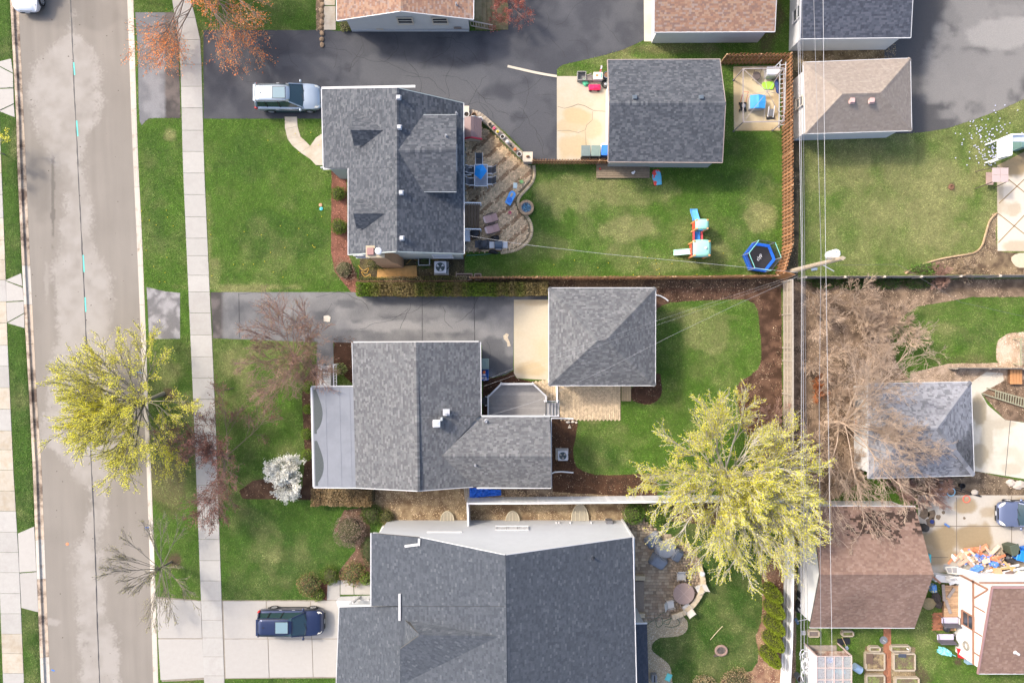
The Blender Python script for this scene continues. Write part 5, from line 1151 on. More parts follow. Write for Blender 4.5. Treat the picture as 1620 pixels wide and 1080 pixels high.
for i,(px,l) in enumerate(((1300,'dark green ivy clump nearest the utility pole'),(1345,'dark green ivy clump, second from the utility pole'),(1402,'dark green ivy clump, third from the utility pole'),(1447,'dark green ivy clump beside the dry tan shrub'))): bush('ivy',l,px,447,.9,.45,[(.045,.10,.015),(.07,.14,.025)],800,.045,25+i,sx=1.25,sy=.6,cat='ivy',group='ivy along the wooden fence')
bush('perennials','bright green perennials inside the curved brick edging',1462,425,.9,.35,[(.12,.24,.04),(.17,.30,.06)],700,.045,30,sx=1.5,sy=.5); bush('dry_grass_clump','dry straw coloured grass clump at the bottom of the dark lawn',1112,1084,1.0,.6,[(.45,.36,.19),(.38,.28,.14),(.52,.44,.27)],1500,.05,31); bush('dry_grass_clump','dry straw coloured grass clump near the lowest arborvitae',1165,1078,1.2,.45,[(.45,.36,.19),(.36,.25,.15)],1300,.05,32)
bush('shrub','low wild green shrub beneath the brick chimney',600,418,.8,.5,OLV,900,.036,33,sx=1.4,sy=.6); bush('shrub','green shrub behind the air conditioner',672,415,.6,.5,[(.06,.12,.03),(.09,.15,.03)],700,.036,34)
bush('planted_bed','rocky green plant cluster at the rust roofed house corner',548,42,.55,.5,[(.20,.22,.06),(.34,.30,.18),(.12,.15,.04)],600,.04,35)
for i,(px,py,l) in enumerate(((1212,928,'topmost columnar arborvitae, partly under the yellow tree'),(1215,952,'second columnar arborvitae from the top'),(1215,977,'third columnar arborvitae from the top'),(1214,1002,'fourth columnar arborvitae from the top'),(1209,1026,'lowest columnar arborvitae beside the white fence'))):
    t = thing('arborvitae',l,'arborvitae',P(px,py),group='arborvitae along the white fence'); rng = np.random.default_rng(80+i); n = 3200
    z = rng.random(n)**.8*2.7; rad = .56*np.sqrt(np.clip(1-(z/2.75)**2.2,0,1))*(1-.2*rng.random(n))*(1+.3*(fbm(z*2,rng.random(n)*6,1.5,3,i)-.5)); a = rng.uniform(0,6.283,n)
    pos = np.stack([rad*np.cos(a),rad*np.sin(a),z+.08],1); c = np.array([(.27,.34,.03),(.33,.40,.05),(.20,.27,.02)])[rng.integers(0,3,n)]*rng.uniform(.6,1.25,(n,1))
    cards('crown',pos,rng.uniform(.03,.06,n),c,LEAF,t,rng,dirs=np.stack([np.cos(a)*.5,np.sin(a)*.5,np.ones(n)],1))
    MB().lathe([(.05,0),(.42,.15),(.44,.9),(.34,1.7),(.1,2.55)],(0,0,0),9).build('shade_core',mat('shrub_inner'),t); MB().tube([(0,0,0),(0,0,2.4)],[.05,.02],6).build('trunk',DARKB,t)  # dark lathed core carries the inner shade as colour
def hedge(label,pts,w,h,cols,n,size,seed,core=(.04,.04,.02),name='hedge'):
    rng = np.random.default_rng(seed); A = [np.array(P2(*q)) for q in pts]; c0 = P(*pts[0]); t = thing(name,label,'hedge',c0)
    seg = rng.integers(0,len(A)-1,n); f = rng.random(n)[:,None]; B = np.array(A); xy = B[seg]*(1-f)+B[seg+1]*f; d = unit(B[seg+1]-B[seg]); nn = np.stack([-d[:,1],d[:,0]],1)
    top = rng.random(n) < .6; wv = w*(.75+.5*fbm(xy[:,0],xy[:,1],1.1,3,seed)); hv = h*(.65+.7*fbm(xy[:,0],xy[:,1],1.3,3,seed+3))
    s = np.where(top,rng.uniform(-1,1,n),np.sign(rng.uniform(-1,1,n))*(1-.2*rng.random(n)))*wv/2; z = np.where(top,hv*(1-.25*rng.random(n)),rng.random(n)*hv)
    pos = np.concatenate([xy+nn*s[:,None],z[:,None]],1)-np.array(c0)
    tone = fbm(xy[:,0],xy[:,1],.55,3,seed+5); k = np.clip(((tone-.3)/.4)*len(cols)+rng.normal(0,.5,n),0,len(cols)-1).astype(int); c = np.array(cols)[k]*rng.uniform(.55,1.3,(n,1))
    cards('foliage',pos,size*rng.uniform(.6,1.4,n),c,LEAF,t,rng)
    m = MB()
    for a,b in zip(pts,pts[1:]): m.bar(P(*a,h*.33),P(*b,h*.33),w*.7,h*.6)
    m.build('shade_core',mat('hedge_inner',(.06,.05,.025),.95,.4,10),t,world=True)  # dark bars inside the hedge, its inner shade put into the colour
    return t
hedge('long overgrown green and olive hedge beside the middle asphalt driveway',[(569,459),(640,459.5),(720,459),(800,459),(866,458)],.95,1.1,[(.24,.19,.08),(.19,.17,.05),(.15,.17,.035),(.14,.20,.025),(.17,.27,.03)],15000,.058,5)
hedge('clipped bare tan hedge along the middle house wall',[(497,783),(592,783)],1.15,1.0,[(.26,.18,.08),(.33,.24,.12),(.30,.20,.10),(.38,.28,.15)],8000,.045,6)
hedge('wild dry weeds along the wire fence above the long hedge',[(566,444),(640,444),(740,442)],.5,.5,[(.40,.34,.20),(.30,.26,.12),(.18,.19,.05)],2500,.04,7,name='weeds')
# ------------------------------------------------------------------ fences, pole and wires
def M_(name,c=None,r=.6,v=.1,s=6,**k):
    if c is None: return MATS[name]
    return mat(name,c,r,v,s,**k)
CEDAR = M_('cedar',(.30,.145,.065),.85,.25,9,objrand=.3); CEDAR2 = M_('cedar_rail',(.40,.26,.15),.85,.2,9); OLDW = M_('weathered_wood',(.30,.255,.20),.9,.25,8,objrand=.25); OLDW2 = M_('grey_wood',(.33,.29,.24),.85,.2,8)
BLK = M_('black_plastic',(.018,.018,.02),.45,.1); GRY = M_('grey_plastic',(.22,.225,.23),.5,.08); DGR = M_('charcoal',(.06,.063,.07),.6,.1); LGR = M_('light_grey_plastic',(.46,.47,.48),.5,.06); SIL = M_('silver_metal',(.55,.56,.58),.35,.05,metal=.6)
BLU = M_('bright_blue',(.02,.17,.62),.45,.08); SKY = M_('sky_blue',(.06,.36,.80),.5,.08); RED = M_('red_plastic',(.55,.03,.035),.45,.08); GRN_ = M_('green_plastic',(.20,.55,.10),.5,.08); TEAL = M_('teal_plastic',(.08,.42,.45),.5,.08); ORG = M_('orange_plastic',(.70,.20,.06),.5,.08); PNK = M_('pink_plastic',(.70,.10,.22),.5,.08); YEL = M_('yellow_plastic',(.65,.48,.04),.5,.08); BINB = M_('bin_green',(.13,.17,.155),.55,.1); NAVY = M_('navy_plastic',(.02,.035,.14),.5,.1); WHT = MAT_WHITE2; TAN = M_('taupe_fabric',(.36,.255,.215),.8,.08); BRN = M_('brown_wood',(.19,.105,.06),.85,.25,9)
def one(name,label,cat,mb,m,px,py,z=0.,rz=0.,bevel=0.,smooth=False,group=None,ang=40):
    o = mb.build(name,m,None,P(px,py,z),rz,bevel,smooth,ang); return tag(o,label,cat,group)
def fence(label,pts,h,w=.14,gap=.0,both=False,m=CEDAR,rm=CEDAR2,post=2.4,th=.022,cap=False,name='fence',board='board',z0=.03,pm=None,jit=.03,postx=.09):
    t = thing(name,label,'fence',P(*pts[0])); o = t.location.copy()
    bm_ = MB().box((0,0,h/2),(w,th,h)).mesh(board,m); pmesh = MB().box((0,0,(h+.05)/2),(postx,postx,h+.05)).mesh('post',pm or rm)
    pitch = (w+gap)
    for a,b in zip(pts,pts[1:]):
        A,B = P(*a),P(*b); d = B-A; L = d.length; d.normalize(); n = Vector((-d.y,d.x,0)); rz = math.atan2(d.y,d.x)
        rails = MB()
        for k in ((.18,.5,.85) if h > 1.3 else (.2,.8)): MB().bar(A+Vector((0,0,h*k)),B+Vector((0,0,h*k)),.045,.08).build('rail',rm,t,world=True)
        if cap: MB().bar(A+Vector((0,0,h+.04)),B+Vector((0,0,h+.04)),.12,.035).build('cap_rail',rm,t,world=True)
        x = w/2; i = 0; step = pitch/2 if both else pitch
        while x < L:
            s = (1 if i % 2 else -1) if both else 1
            p = A+d*x+n*s*(.022+th/2+.012)-o; link_obj(board,bm_,t,(p.x,p.y,z0+random.uniform(-jit,jit)),rot=(random.uniform(-.012,.012),0,rz)); x += step; i += 1
        x = 0
        while x <= L+.1:
            p = A+d*min(x,L)-o; link_obj('post',pmesh,t,(p.x,p.y,0),rz); x += post
    return t
fence('tall brown shadowbox board fence along the right side of the upper yard',[(1236.5,100),(1238,250),(1238,392),(1226,436)],1.8,.14,.12,True)
fence('short brown shadowbox board fence behind the slate roofed garage',[(1139,101.5),(1235,101)],1.7,.14,.12,True)
fence('low brown picket fence between the stone pillar and the garage',[(842,259),(962,259.5)],1.05,.10,.10,True)
fence('long brown board fence seen from above along the lower edge of the upper yard',[(745,441.5),(900,441.5),(1060,441),(1222,439)],1.75,.14,.10,True)
fence('tall grey weathered board fence beside the mulch bed of the middle yard',[(1237.5,446),(1238,570),(1238,705)],1.8,.145,.004,False,OLDW,OLDW2,cap=True)
fence('long grey board fence below the right yard with pale post tops',[(1262,441),(1440,440),(1700,438)],1.4,.15,.006,False,OLDW,OLDW2,post=2.8,pm=M_('pale_post',(.50,.44,.36),.85,.1),postx=.14)
fence('low grey board fence below the bright lawn on the right',[(1500,582),(1700,583)],1.0,.14,.006,False,OLDW,OLDW2)
VIN = M_('vinyl_board',(.68,.69,.70),.45,.04,3,objrand=.06)
fence('white vinyl privacy fence between the middle and lower houses',[(742,787),(850,786.5),(960,785.5),(1070,784),(1239,784)],1.75,.15,.004,False,VIN,WHT,post=2.5,cap=True,pm=WHT,postx=.13,jit=0)
fence('short white vinyl gate panel running to the pale house wall',[(742,788),(743,821)],1.7,.15,.004,False,VIN,WHT,post=1.5,cap=True,pm=WHT,postx=.12,jit=0)
fence('white vinyl fence beside the columnar arborvitae',[(1239,786),(1239,900),(1237,1000),(1231,1120)],1.75,.15,.004,False,VIN,WHT,post=2.5,cap=True,pm=WHT,postx=.13,jit=0)
o = one('fence_board','orange brown board leaning at the fence corner below the utility pole','board',MB().box((0,0,.85),(.9,.03,1.7),rx=-.15),M_('fresh_cedar',(.45,.22,.09),.8,.2,8),1233,438,rz=-.3)
# wire fence along the hedge
t = thing('wire_fence','rusty wire fence behind the long hedge','fence',P(566,446)); mb = MB()
for px in range(566,745,22): MB().tube([P(px,446.5),P(px,446.5)+Vector((0,0,1.1))],.025,5).build('post',M_('rust',(.20,.10,.06),.9,.2),t,world=True)
for z in (.2,.5,.8,1.05): mb.tube([P(566,446.5,0)+Vector((0,0,z)),P(744,446,0)+Vector((0,0,z))],.008,4)
mb.build('wire',M_('rust'),t,world=True)

POLE0 = P(1241,432); t = thing('utility_pole','wooden utility pole with pale transformers above the fence corner','utility pole',POLE0)
PT = Vector((POLE0.x+.10,POLE0.y+.05,8.6)); MB().tube([POLE0,POLE0.lerp(PT,.5),PT],[.19,.165,.13],12).build('post',M_('pole_wood',(.34,.28,.21),.9,.25,7,bump=.3,bscale=20),t,world=True,smooth=True)
TRM = M_('transformer_paint',(.72,.74,.77),.4,.05)
for dx,dy,z,nn in ((.05,.42,6.9,0),):
    tr_ = MB().lathe([(.26,0),(.28,.04),(.28,.95),(.25,1.02),(.12,1.07)],(POLE0.x+dx,POLE0.y+dy,z),18).build('transformer',TRM,t,world=True,smooth=True)
    for a in (.6,2.2): MB().lathe([(.04,0),(.055,.05),(.03,.09),(.05,.14),(.02,.2)],(POLE0.x+dx+.16*math.cos(a),POLE0.y+dy+.16*math.sin(a),z+1.02),8).build('bushing',LGR,tr_,world=True)
    MB().bar((POLE0.x+.05,POLE0.y,z+.5),(POLE0.x+dx,POLE0.y+dy,z+.5),.2,.12).build('bracket',GRY,tr_,world=True)
MB().bar((POLE0.x-.5,POLE0.y+.15,7.9),(POLE0.x+.6,POLE0.y+.15,7.9),.08,.1).build('crossarm',OLDW2,t,world=True)
MB().bar((POLE0.x,POLE0.y-.1,6.2),(POLE0.x+.7,POLE0.y-.5,6.2),.05,.05).build('bracket',LGR,t,world=True)
MB().box((POLE0.x+.02,POLE0.y-.24,4.9),(.16,.16,.55)).build('cable_box',M_('cable_blue',(.18,.24,.33),.5,.05),t,world=True)
WIRE = M_('wire',(.42,.42,.43),.5,0); WIRED = M_('dark_wire',(.12,.12,.125),.6,0)
def wire(label,pts,r,m=WIRE,sag=0.):
    P_ = [P(*q) for q in pts]; out = []
    for a,b in zip(P_,P_[1:]):
        for j in range(8):
            f = j/8; q = a.lerp(b,f); q.z -= sag*4*f*(1-f); out.append(q)
    out.append(P_[-1]); mb = MB().tube(out,r,5); o = mb.build('overhead_wire',m); return tag(o,label,'wire')
pz = 8.0
wire('leftmost overhead cable running up and down beside the pole',[(1259.5,-120,5.6),(1268,404,5.9),(1267,1200,5.6)],.014); wire('second overhead cable from the left beside the pole',[(1263,-120,5.8),(1270,404,6.1),(1273,1200,5.8)],.020,M_('grey_wire',(.24,.24,.25),.6,0)); wire('third, thinner overhead cable beside the pole',[(1268,-120,6.2),(1273,404,6.4),(1279,1200,6.2)],.014,WIRED)
wire('overhead power line passing left of the transformer',[(1284,-120,7.3),(1299,400,7.6),(1296,640,7.5),(1300,1200,7.2)],.012,M_('grey_wire')); wire('rightmost overhead power line over the pole top',[(1301,-120,8.0),(1306,392,8.2),(1310,640,8.1),(1319,1200,7.9)],.012)
wire('service cable crossing the upper lawn from the house to the pole',[(736,372,4.6),(830,387,5.0),(960,402,5.4),(1100,415,5.7),(1262,431,6.0)],.008); wire('service cable slanting over the hip roofed garage to the middle house',[(778,656,3.4),(850,634,4.2),(960,583,5.1),(1060,532,5.6),(1160,484,5.9),(1266,436,6.0)],.005); wire('thin upper cable slanting to the rear of the middle house',[(765,602,3.2),(812,583,3.8),(1100,487,5.6),(1262,434,6.2)],.003); wire('thin lower cable slanting to the rear of the middle house',[(765,611,3.0),(812,594,3.6),(1100,493,5.4),(1262,437,6.1)],.003)
wire('thin cable sagging over the right lawn below the wooden fence',[(1300,420,6.0),(1420,418,5.),(1520,478,5.),(1640,505,5.)],.008,WIRED)

# ------------------------------------------------------------------ paved patios
PAVE = mat('paver',attr=True,rough=.9,var=.12,scale=14,bump=.3,bscale=60,spec=.2)
def bricks_np(name,parent,quads,cols,h=.05,z=.012):
    """quads (n,4,2) -> raised blocks joined as one part"""
    q = np.asarray(quads); n = len(q); zt = z+h*(.85+.15*RNG.random(n)); c = q.mean(1,keepdims=True); top = c+(q-c)*.97
    V = np.concatenate([np.concatenate([q,np.full((n,4,1),z-.01)],2),np.concatenate([top,np.repeat(zt[:,None,None],4,1)],2)],1).reshape(-1,3)
    b = np.arange(n)[:,None,None]*8; f = np.array([(4,5,6,7),(0,1,5,4),(1,2,6,5),(2,3,7,6),(3,0,4,7)])[None]; F = (b+f).reshape(-1,4)
    if parent: V = V-np.array(parent.location)
    return np_mesh(name,V,F,PAVE,np.repeat(np.asarray(cols),5,0),parent,'stuff')
def herring(pl,ang,a=.2,b=.1,g=.008):
    """herringbone blocks inside a polygon"""
    A = np.array(pl); c = A.mean(0); R_ = np.abs(A-c).max()*1.5; n = int(R_/b)+4; Q = []
    ca,sa = math.cos(ang),math.sin(ang)
    for i in range(-n,n):
        for j in range(-n//2,n//2):
            for (x,y,w,h) in ((i*b+j*2*a,-i*b*1.0+0*j,a,b),(i*b+j*2*a,-i*b+b-a-b+0,b,a)):
                pass
    # standard 2:1 herringbone lattice: horizontal block at (k*b, k*b), vertical one beside it, repeated every 4b along x
    for k in range(-2*n,2*n):
        for m_ in range(-n,n):
            ox,oy = k*b+m_*4*b,k*b
            if abs(ox) > R_+.4 or abs(oy) > R_+.4: continue
            Q.append((ox,oy,a,b)); Q.append((ox+a,oy-b,b,a)) if True else None
    Q = np.array(Q); x,y,w,h = Q.T; cx,cy = x+w/2,y+h/2; X = c[0]+ca*cx-sa*cy; Y = c[1]+sa*cx+ca*cy; k = inpoly(X,Y,pl); Q = Q[k]
    x,y,w,h = Q.T; cor = np.stack([np.stack([x+g/2,y+g/2],1),np.stack([x+w-g/2,y+g/2],1),np.stack([x+w-g/2,y+h-g/2],1),np.stack([x+g/2,y+h-g/2],1)],1)
    return np.stack([c[0]+ca*cor[...,0]-sa*cor[...,1],c[1]+sa*cor[...,0]+ca*cor[...,1]],-1)
def border(pts,w,step,g=.008):
    p = [np.array(P2(*q)) for q in smooth_poly(pts,6,False)]; L = [0]
    for a,b in zip(p,p[1:]): L.append(L[-1]+np.linalg.norm(b-a))
    L = np.array(L); S = np.arange(0,L[-1],step); X = np.interp(S,L,[q[0] for q in p]); Y = np.interp(S,L,[q[1] for q in p]); Q = []
    for i in range(len(S)-1):
        d = np.array((X[i+1]-X[i],Y[i+1]-Y[i])); d /= np.linalg.norm(d)+1e-9; nn = np.array((-d[1],d[0])); a = np.array((X[i],Y[i]))+d*g/2; b = np.array((X[i+1],Y[i+1]))-d*g/2; Q.append((a,b,b+nn*w,a+nn*w))
    return Q
PB = smooth_poly([(842,262),(843,275),(840,287),(831,298),(821,309),(817,320),(821,332),(831,343),(838,356),(838,372),(829,385),(813,394),(790,398)],4,False)
pat_px = [(736,226),(742,205),(752,200),(770,205),(785,216),(800,231),(818,248),(832,260)]+PB+[(737,398),(737,240)]
PATIO = sheet('patio',pat_px,.010,mat('paver_sand',attr=True,rough=.95,var=.3,scale=20),padc((.20,.16,.10),(.12,.09,.05),[(800,300,50,50,.5)]),.3); PATIO['label'] = 'curvy herringbone paver patio behind the upper house'
inner = poly([(a-3.2 if a > 790 else a,b) for a,b in pat_px]); Q = herring(inner,R(0),.2,.1)
cc = Q.mean(1); s_ = (cc[:,0]*.64+cc[:,1]*-.77)*1.0; fr = (s_/.98+.10*(fbm(cc[:,0],cc[:,1],.5,2,3)-.5)) % 1; dk = (fr < .27) & (RNG.random(len(Q)) < .85)
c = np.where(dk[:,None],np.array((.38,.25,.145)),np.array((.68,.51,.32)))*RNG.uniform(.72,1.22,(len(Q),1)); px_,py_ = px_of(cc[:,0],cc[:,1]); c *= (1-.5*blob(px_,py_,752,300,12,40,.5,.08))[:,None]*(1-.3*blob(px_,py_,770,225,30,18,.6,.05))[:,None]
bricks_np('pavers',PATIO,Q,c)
bq = border(PB,.22,.12); bricks_np('border_pavers',PATIO,bq,np.array((.55,.44,.29))*RNG.uniform(.75,1.2,(len(bq),1)),.055)
sheet('gravel_strip',[(736,228),(746,228),(747,318),(736,318)],.016,mat('speckled_gravel',(.50,.49,.46),.95,.6,26,bump=1.,bscale=40,col2=(.06,.06,.06),c2scale=9,c2lo=.56,c2hi=.64),None,.5); sheet('gravel_strip',[(736,365),(748,365),(749,396),(736,396)],.018,MATS['speckled_gravel'],None,.5)
# paver patio of the middle house
p2_px = [(868,600),(845,604),(842,608),(852,618),(862,630),(872,634),(885,634),(886,664),(982,664),(982,606)]
PAT2 = sheet('patio',p2_px,.008,MATS['paver_sand'],padc((.34,.25,.14),(.2,.14,.08),[(860,615,10,10,.5)]),.3); PAT2['label'] = 'pale cream paver patio beside the hip roofed garage'
Q = herring(poly(p2_px),R(45),.2,.1); c = np.array((.60,.47,.315))*RNG.uniform(.8,1.15,(len(Q),1)); bricks_np('pavers',PAT2,Q,c,.04)
# paver patio of the lower house: larger blocks, the largest 300 picked apart one by one
p3_px = [(985,806),(1012,818),(1040,838),(1070,850),(1100,870),(1112,900),(1108,930),(1096,952),(1080,968),(1060,978),(1040,980),(1004,982),(1000,850)]
PAT3 = sheet('patio',p3_px,.006,MATS['paver_sand'],padc((.15,.115,.075),(.10,.08,.05),[(1020,850,10,10,.5)]),.3); PAT3['label'] = 'tan block patio with curved seat wall behind the lower house'
pp = poly(p3_px); A = np.array(pp); y = A[:,1].max(); blocks = []; rows = 0
while y > A[:,1].min():
    x = A[:,0].min()-random.uniform(0,.3)
    while x < A[:,0].max():
        w = random.choice((.22,.22,.33)); blocks.append((x,y-.22,x+w,y)); x += w
    y -= .22
B = np.array(blocks); k = inpoly((B[:,0]+B[:,2])/2,(B[:,1]+B[:,3])/2,pp); B = B[k]; px_,py_ = px_of(B[:,0],B[:,1]); order = np.argsort((px_ > 1060)*1000+py_*.01+(py_ < 840)*300); cache = {}
PBM = [M_('block_%s' % n_,c_,.9,.14,9,bump=.2,bscale=50,objrand=.22) for n_,c_ in (('tan',(.33,.26,.185)),('brown',(.27,.205,.145)),('buff',(.38,.31,.225)))]
for i,bi in enumerate(order[:300]):
    x0,y0,x1,y1 = B[bi]; w = round(x1-x0,2); mi = random.randrange(3)
    if (w,mi) not in cache: cache[w,mi] = MB().box((0,0,.02),(w-.014,.206,.05)).mesh('block',PBM[mi],bevel=.008)
    link_obj('block',cache[w,mi],PAT3,((x0+x1)/2,(y0+y1)/2,.008+random.uniform(0,.006)))
r_ = B[order[300:]]
if len(r_): bricks_np('blocks',PAT3,np.stack([np.stack([r_[:,0]+.007,r_[:,1]+.007],1),np.stack([r_[:,2]-.007,r_[:,1]+.007],1),np.stack([r_[:,2]-.007,r_[:,3]-.007],1),np.stack([r_[:,0]+.007,r_[:,3]-.007],1)],1),np.array((.32,.25,.18))*RNG.uniform(.75,1.2,(len(r_),1)),.04)
GR = smooth_poly([(1004,982),(1040,980),(1062,976),(1080,974),(1088,985),(1087,995),(1080,1003),(1062,1007),(1045,1008),(1035,1014),(1031,1022),(1033,1030),(1042,1037),(1053,1045),(1061,1056),(1063,1075),(1063,1110),(1004,1110)],2)
gb = sheet('gravel_bed',GR,.012,mat('river_gravel',(.36,.30,.20),.95,.5,22,bump=1.,bscale=30),None,.5)
pl = np.array(poly(GR)); n = 9000; x = RNG.uniform(pl[:,0].min(),pl[:,0].max(),n); y = RNG.uniform(pl[:,1].min(),pl[:,1].max(),n); k = inpoly(x,y,[tuple(q) for q in pl]); x,y = x[k],y[k]; n = len(x); s = RNG.uniform(.02,.045,n); a = RNG.uniform(0,6.28,n)
V = np.zeros((n,5,3))
for i in range(4): V[:,i] = np.stack([x+s*np.cos(a+i*1.57),y+s*.7*np.sin(a+i*1.57),np.full(n,.012)],1)
V[:,4] = np.stack([x,y,.012+s*.9],1); F = (np.arange(n)[:,None,None]*5+np.array([(0,1,4),(1,2,4),(2,3,4),(3,0,4)])[None]).reshape(-1,3); c = np.repeat(np.array([(.50,.42,.29),(.62,.55,.42),(.34,.26,.16),(.45,.40,.33)])[RNG.integers(0,4,n)]*RNG.uniform(.7,1.2,(n,1)),4,0)
np_mesh('pebbles',V.reshape(-1,3),F,PAVE,c,gb,'stuff')
# curved garden wall with cap stones, pillar, pots
cv = smooth_poly([(742,181),(756,184.5),(768,193),(780,204),(794,217.5),(808,232),(820,243),(830,252)],3,False)
t = thing('garden_wall','curved low stone wall lined with flower pots behind the upper house','wall',P(742,181)); CAPM = M_('cap_stone',(.33,.27,.205),.9,.18,8,objrand=.2); mb = MB()
for i,(a,b) in enumerate(zip(cv,cv[1:])):
    mb.bar(P(*a,0)+Vector((0,0,.26)),P(*b,0)+Vector((0,0,.26)),.34,.52); A,B = P(*a),P(*b); A.z = B.z = .55; d = (B-A).normalized()*.008; MB().bar(A+d,B-d,.42,.07).build('cap_stone',CAPM,t,world=True,bevel=.012)
mb.build('core',M_('wall_stone',(.34,.30,.26),.9,.2,6),t,world=True)
t = thing('stone_pillar','square cream capped stone pillar at the end of the curved wall','pillar',P(834.5,253.5)); MB().box((0,0,.42),(.60,.60,.84)).build('shaft',M_('wall_stone'),t); MB().box((0,0,.88),(.72,.72,.09)).build('cap',M_('cream_cap',(.56,.47,.36),.85,.1),t,bevel=.015); MB().ell((0,0,.98),(.13,.09,.08),10,6,.2).build('ornament',BRN,t,smooth=True)
t = thing('stone_pillar','small cream capped stone pillar touching the upper house corner','pillar',P(738,180)); MB().box((0,0,.38),(.42,.5,.76)).build('shaft',M_('wall_stone'),t); MB().box((0,0,.80),(.5,.58,.08)).build('cap',M_('cream_cap'),t,bevel=.015)
POTC = {'w': M_('white_pot',(.62,.60,.56),.6,.1),'t': M_('terracotta',(.36,.17,.09),.8,.15),'b': M_('brown_pot',(.22,.12,.06),.7,.15),'d': M_('dark_pot',(.12,.10,.09),.6,.1)}
def pot(px,py,r,h,k,label,z=.59,plant=None):
    t = thing('flower_pot',label,'flower pot',P(px,py,z),group='flower pots on the curved wall'); MB().lathe([(r*.65,0),(r*.95,h*.85),(r*1.08,h*.85),(r*1.08,h),(r*.9,h),(r*.85,h*.8)],(0,0,0),14).build('vessel',POTC[k],t,smooth=True)
    MB().lathe([(r*.86,h*.8),(r*.84,h*.82)],(0,0,0),14).build('soil',M_('soil',(.035,.025,.018),.95,.3,20),t)
    if plant:
        mb = MB()
        for i in range(9): a = i*.9; mb.ell((r*.5*math.cos(a),r*.5*math.sin(a),h+.03+.02*(i % 3)),(.045,.045,.035),6,4)
        mb.build('flowers',plant,t)
for a in ((738.5,183,.19,.34,'w','large white rimmed pot at the house end of the curved wall',None,.85),(750.5,184,.18,.3,'b','brown wooden tub, second on the curved wall',None,.59),(760,190,.17,.25,'w','pot with white flowers, third on the curved wall',WHT,.59),(775.5,198.5,.13,.22,'d','small dark pot at the bend of the curved wall',None,.59),(782,204.5,.12,.2,'t','small terracotta pot with pink bloom on the curved wall',PNK,.59),(787.5,210,.14,.22,'w','white pot with yellow flowers on the curved wall',YEL,.59),(795,217.5,.15,.22,'w','white pot of bare soil at the middle of the curved wall',None,.59),(802.5,225.5,.13,.2,'w','all white pot past the middle of the curved wall',WHT,.59),(808.5,232,.09,.16,'d','tiny dark pot between a white pot and orange flowers',None,.59),(815,237.5,.12,.18,'t','pot of orange flowers near the stone pillar',ORG,.59),(821.5,245,.16,.22,'w','white rimmed pot next to the stone pillar',None,.59)):
    pot(*a[:6],z=a[7],plant=a[6])
# ------------------------------------------------------------------ upper patio furniture
t = thing('playhouse','small toy playhouse with brown roof and red trim beside the house','playhouse',P(748,210)); MB().box((0,0,.5),(1.05,1.3,1.0)).build('wall',M_('beige_plastic',(.50,.42,.32),.6,.05),t)
RF = M_('brown_plastic',(.21,.145,.14),.6,.06); MB().slab([(-.68,-.75,1.0),(-.68,.75,1.0),(-.06,.75,1.42),(-.06,-.75,1.42)],.04).build('roof',RF,t); MB().slab([(.68,-.75,1.0),(.68,.75,1.0),(-.06,.75,1.42),(-.06,-.75,1.42)],.041).build('roof',RF,t)
for i in range(5): MB().bar((.68-.13*i,-.75,1.012+.075*i),(.68-.13*i,.75,1.012+.075*i),.012,.015).build('roof_ridge_line',M_('brown_plastic_dark',(.15,.10,.10),.6,.05),t)
MB().bar((-.7,-.76,.97),(-.06,-.76,1.38),.10,.12).bar((-.06,-.76,1.38),(.7,-.76,.97),.10,.12).build('gable_trim',M_('crimson',(.34,.015,.035),.5,.08),t); MB().tube([(.1+.22*math.cos(a),.78,1.1+.22*math.sin(a)) for a in np.linspace(0,3.14,9)],.035,6).build('arch',LGR,t); MB().bar((-.66,.78,1.0),(.66,.78,1.0),.05,.12).build('gable_trim',LGR,t)
def table(): pass
t = thing('patio_table','grey glass patio table with white frame under the blue umbrella','table',P(761.5,281)); tw,tl = .92,1.55
MB().box((0,0,.70),(tw-.06,tl-.06,.015)).build('table_top',M_('smoked_glass',(.26,.28,.32),.15,.05),t)
fr = MB(); 
for s in (-1,1): MB().bar((s*tw/2,-tl/2,.70),(s*tw/2,tl/2,.70),.05,.04).build('frame',WHT,t); MB().bar((-tw/2+.03,s*tl/2,.70),(tw/2-.03,s*tl/2,.70),.05,.039).build('frame',WHT,t)
for sx in (-1,1):
    for sy in (-1,1): MB().tube([(sx*tw/2,sy*tl/2,.68),(sx*(tw/2+.03),sy*(tl/2+.04),0)],.022,6).build('leg',WHT,t)
t = thing('patio_umbrella','half open bright blue patio umbrella over the glass table','umbrella',P(761.5,281)); MB().tube([(0,0,0),(0,0,2.05)],.022,8).build('pole',WHT,t); q = [(.62,.05),(.22,.62),(-.42,.48),(-.52,-.30),(.05,-.72)]; mb = MB(); V = [(0,0,2.08)]+[(a*.8,b*.8,1.78+.08*(i % 2)) for i,(a,b) in enumerate(q)]; mb.add(V,[(0,i+1,(i+1) % 5+1) for i in range(5)]); mb.build('canopy',M_('umbrella_blue',(.01,.25,.68),.7,.1),t); MB().lathe([(.22,0),(.22,.05),(.05,.08)],(0,0,.0),14).build('base',DGR,t)
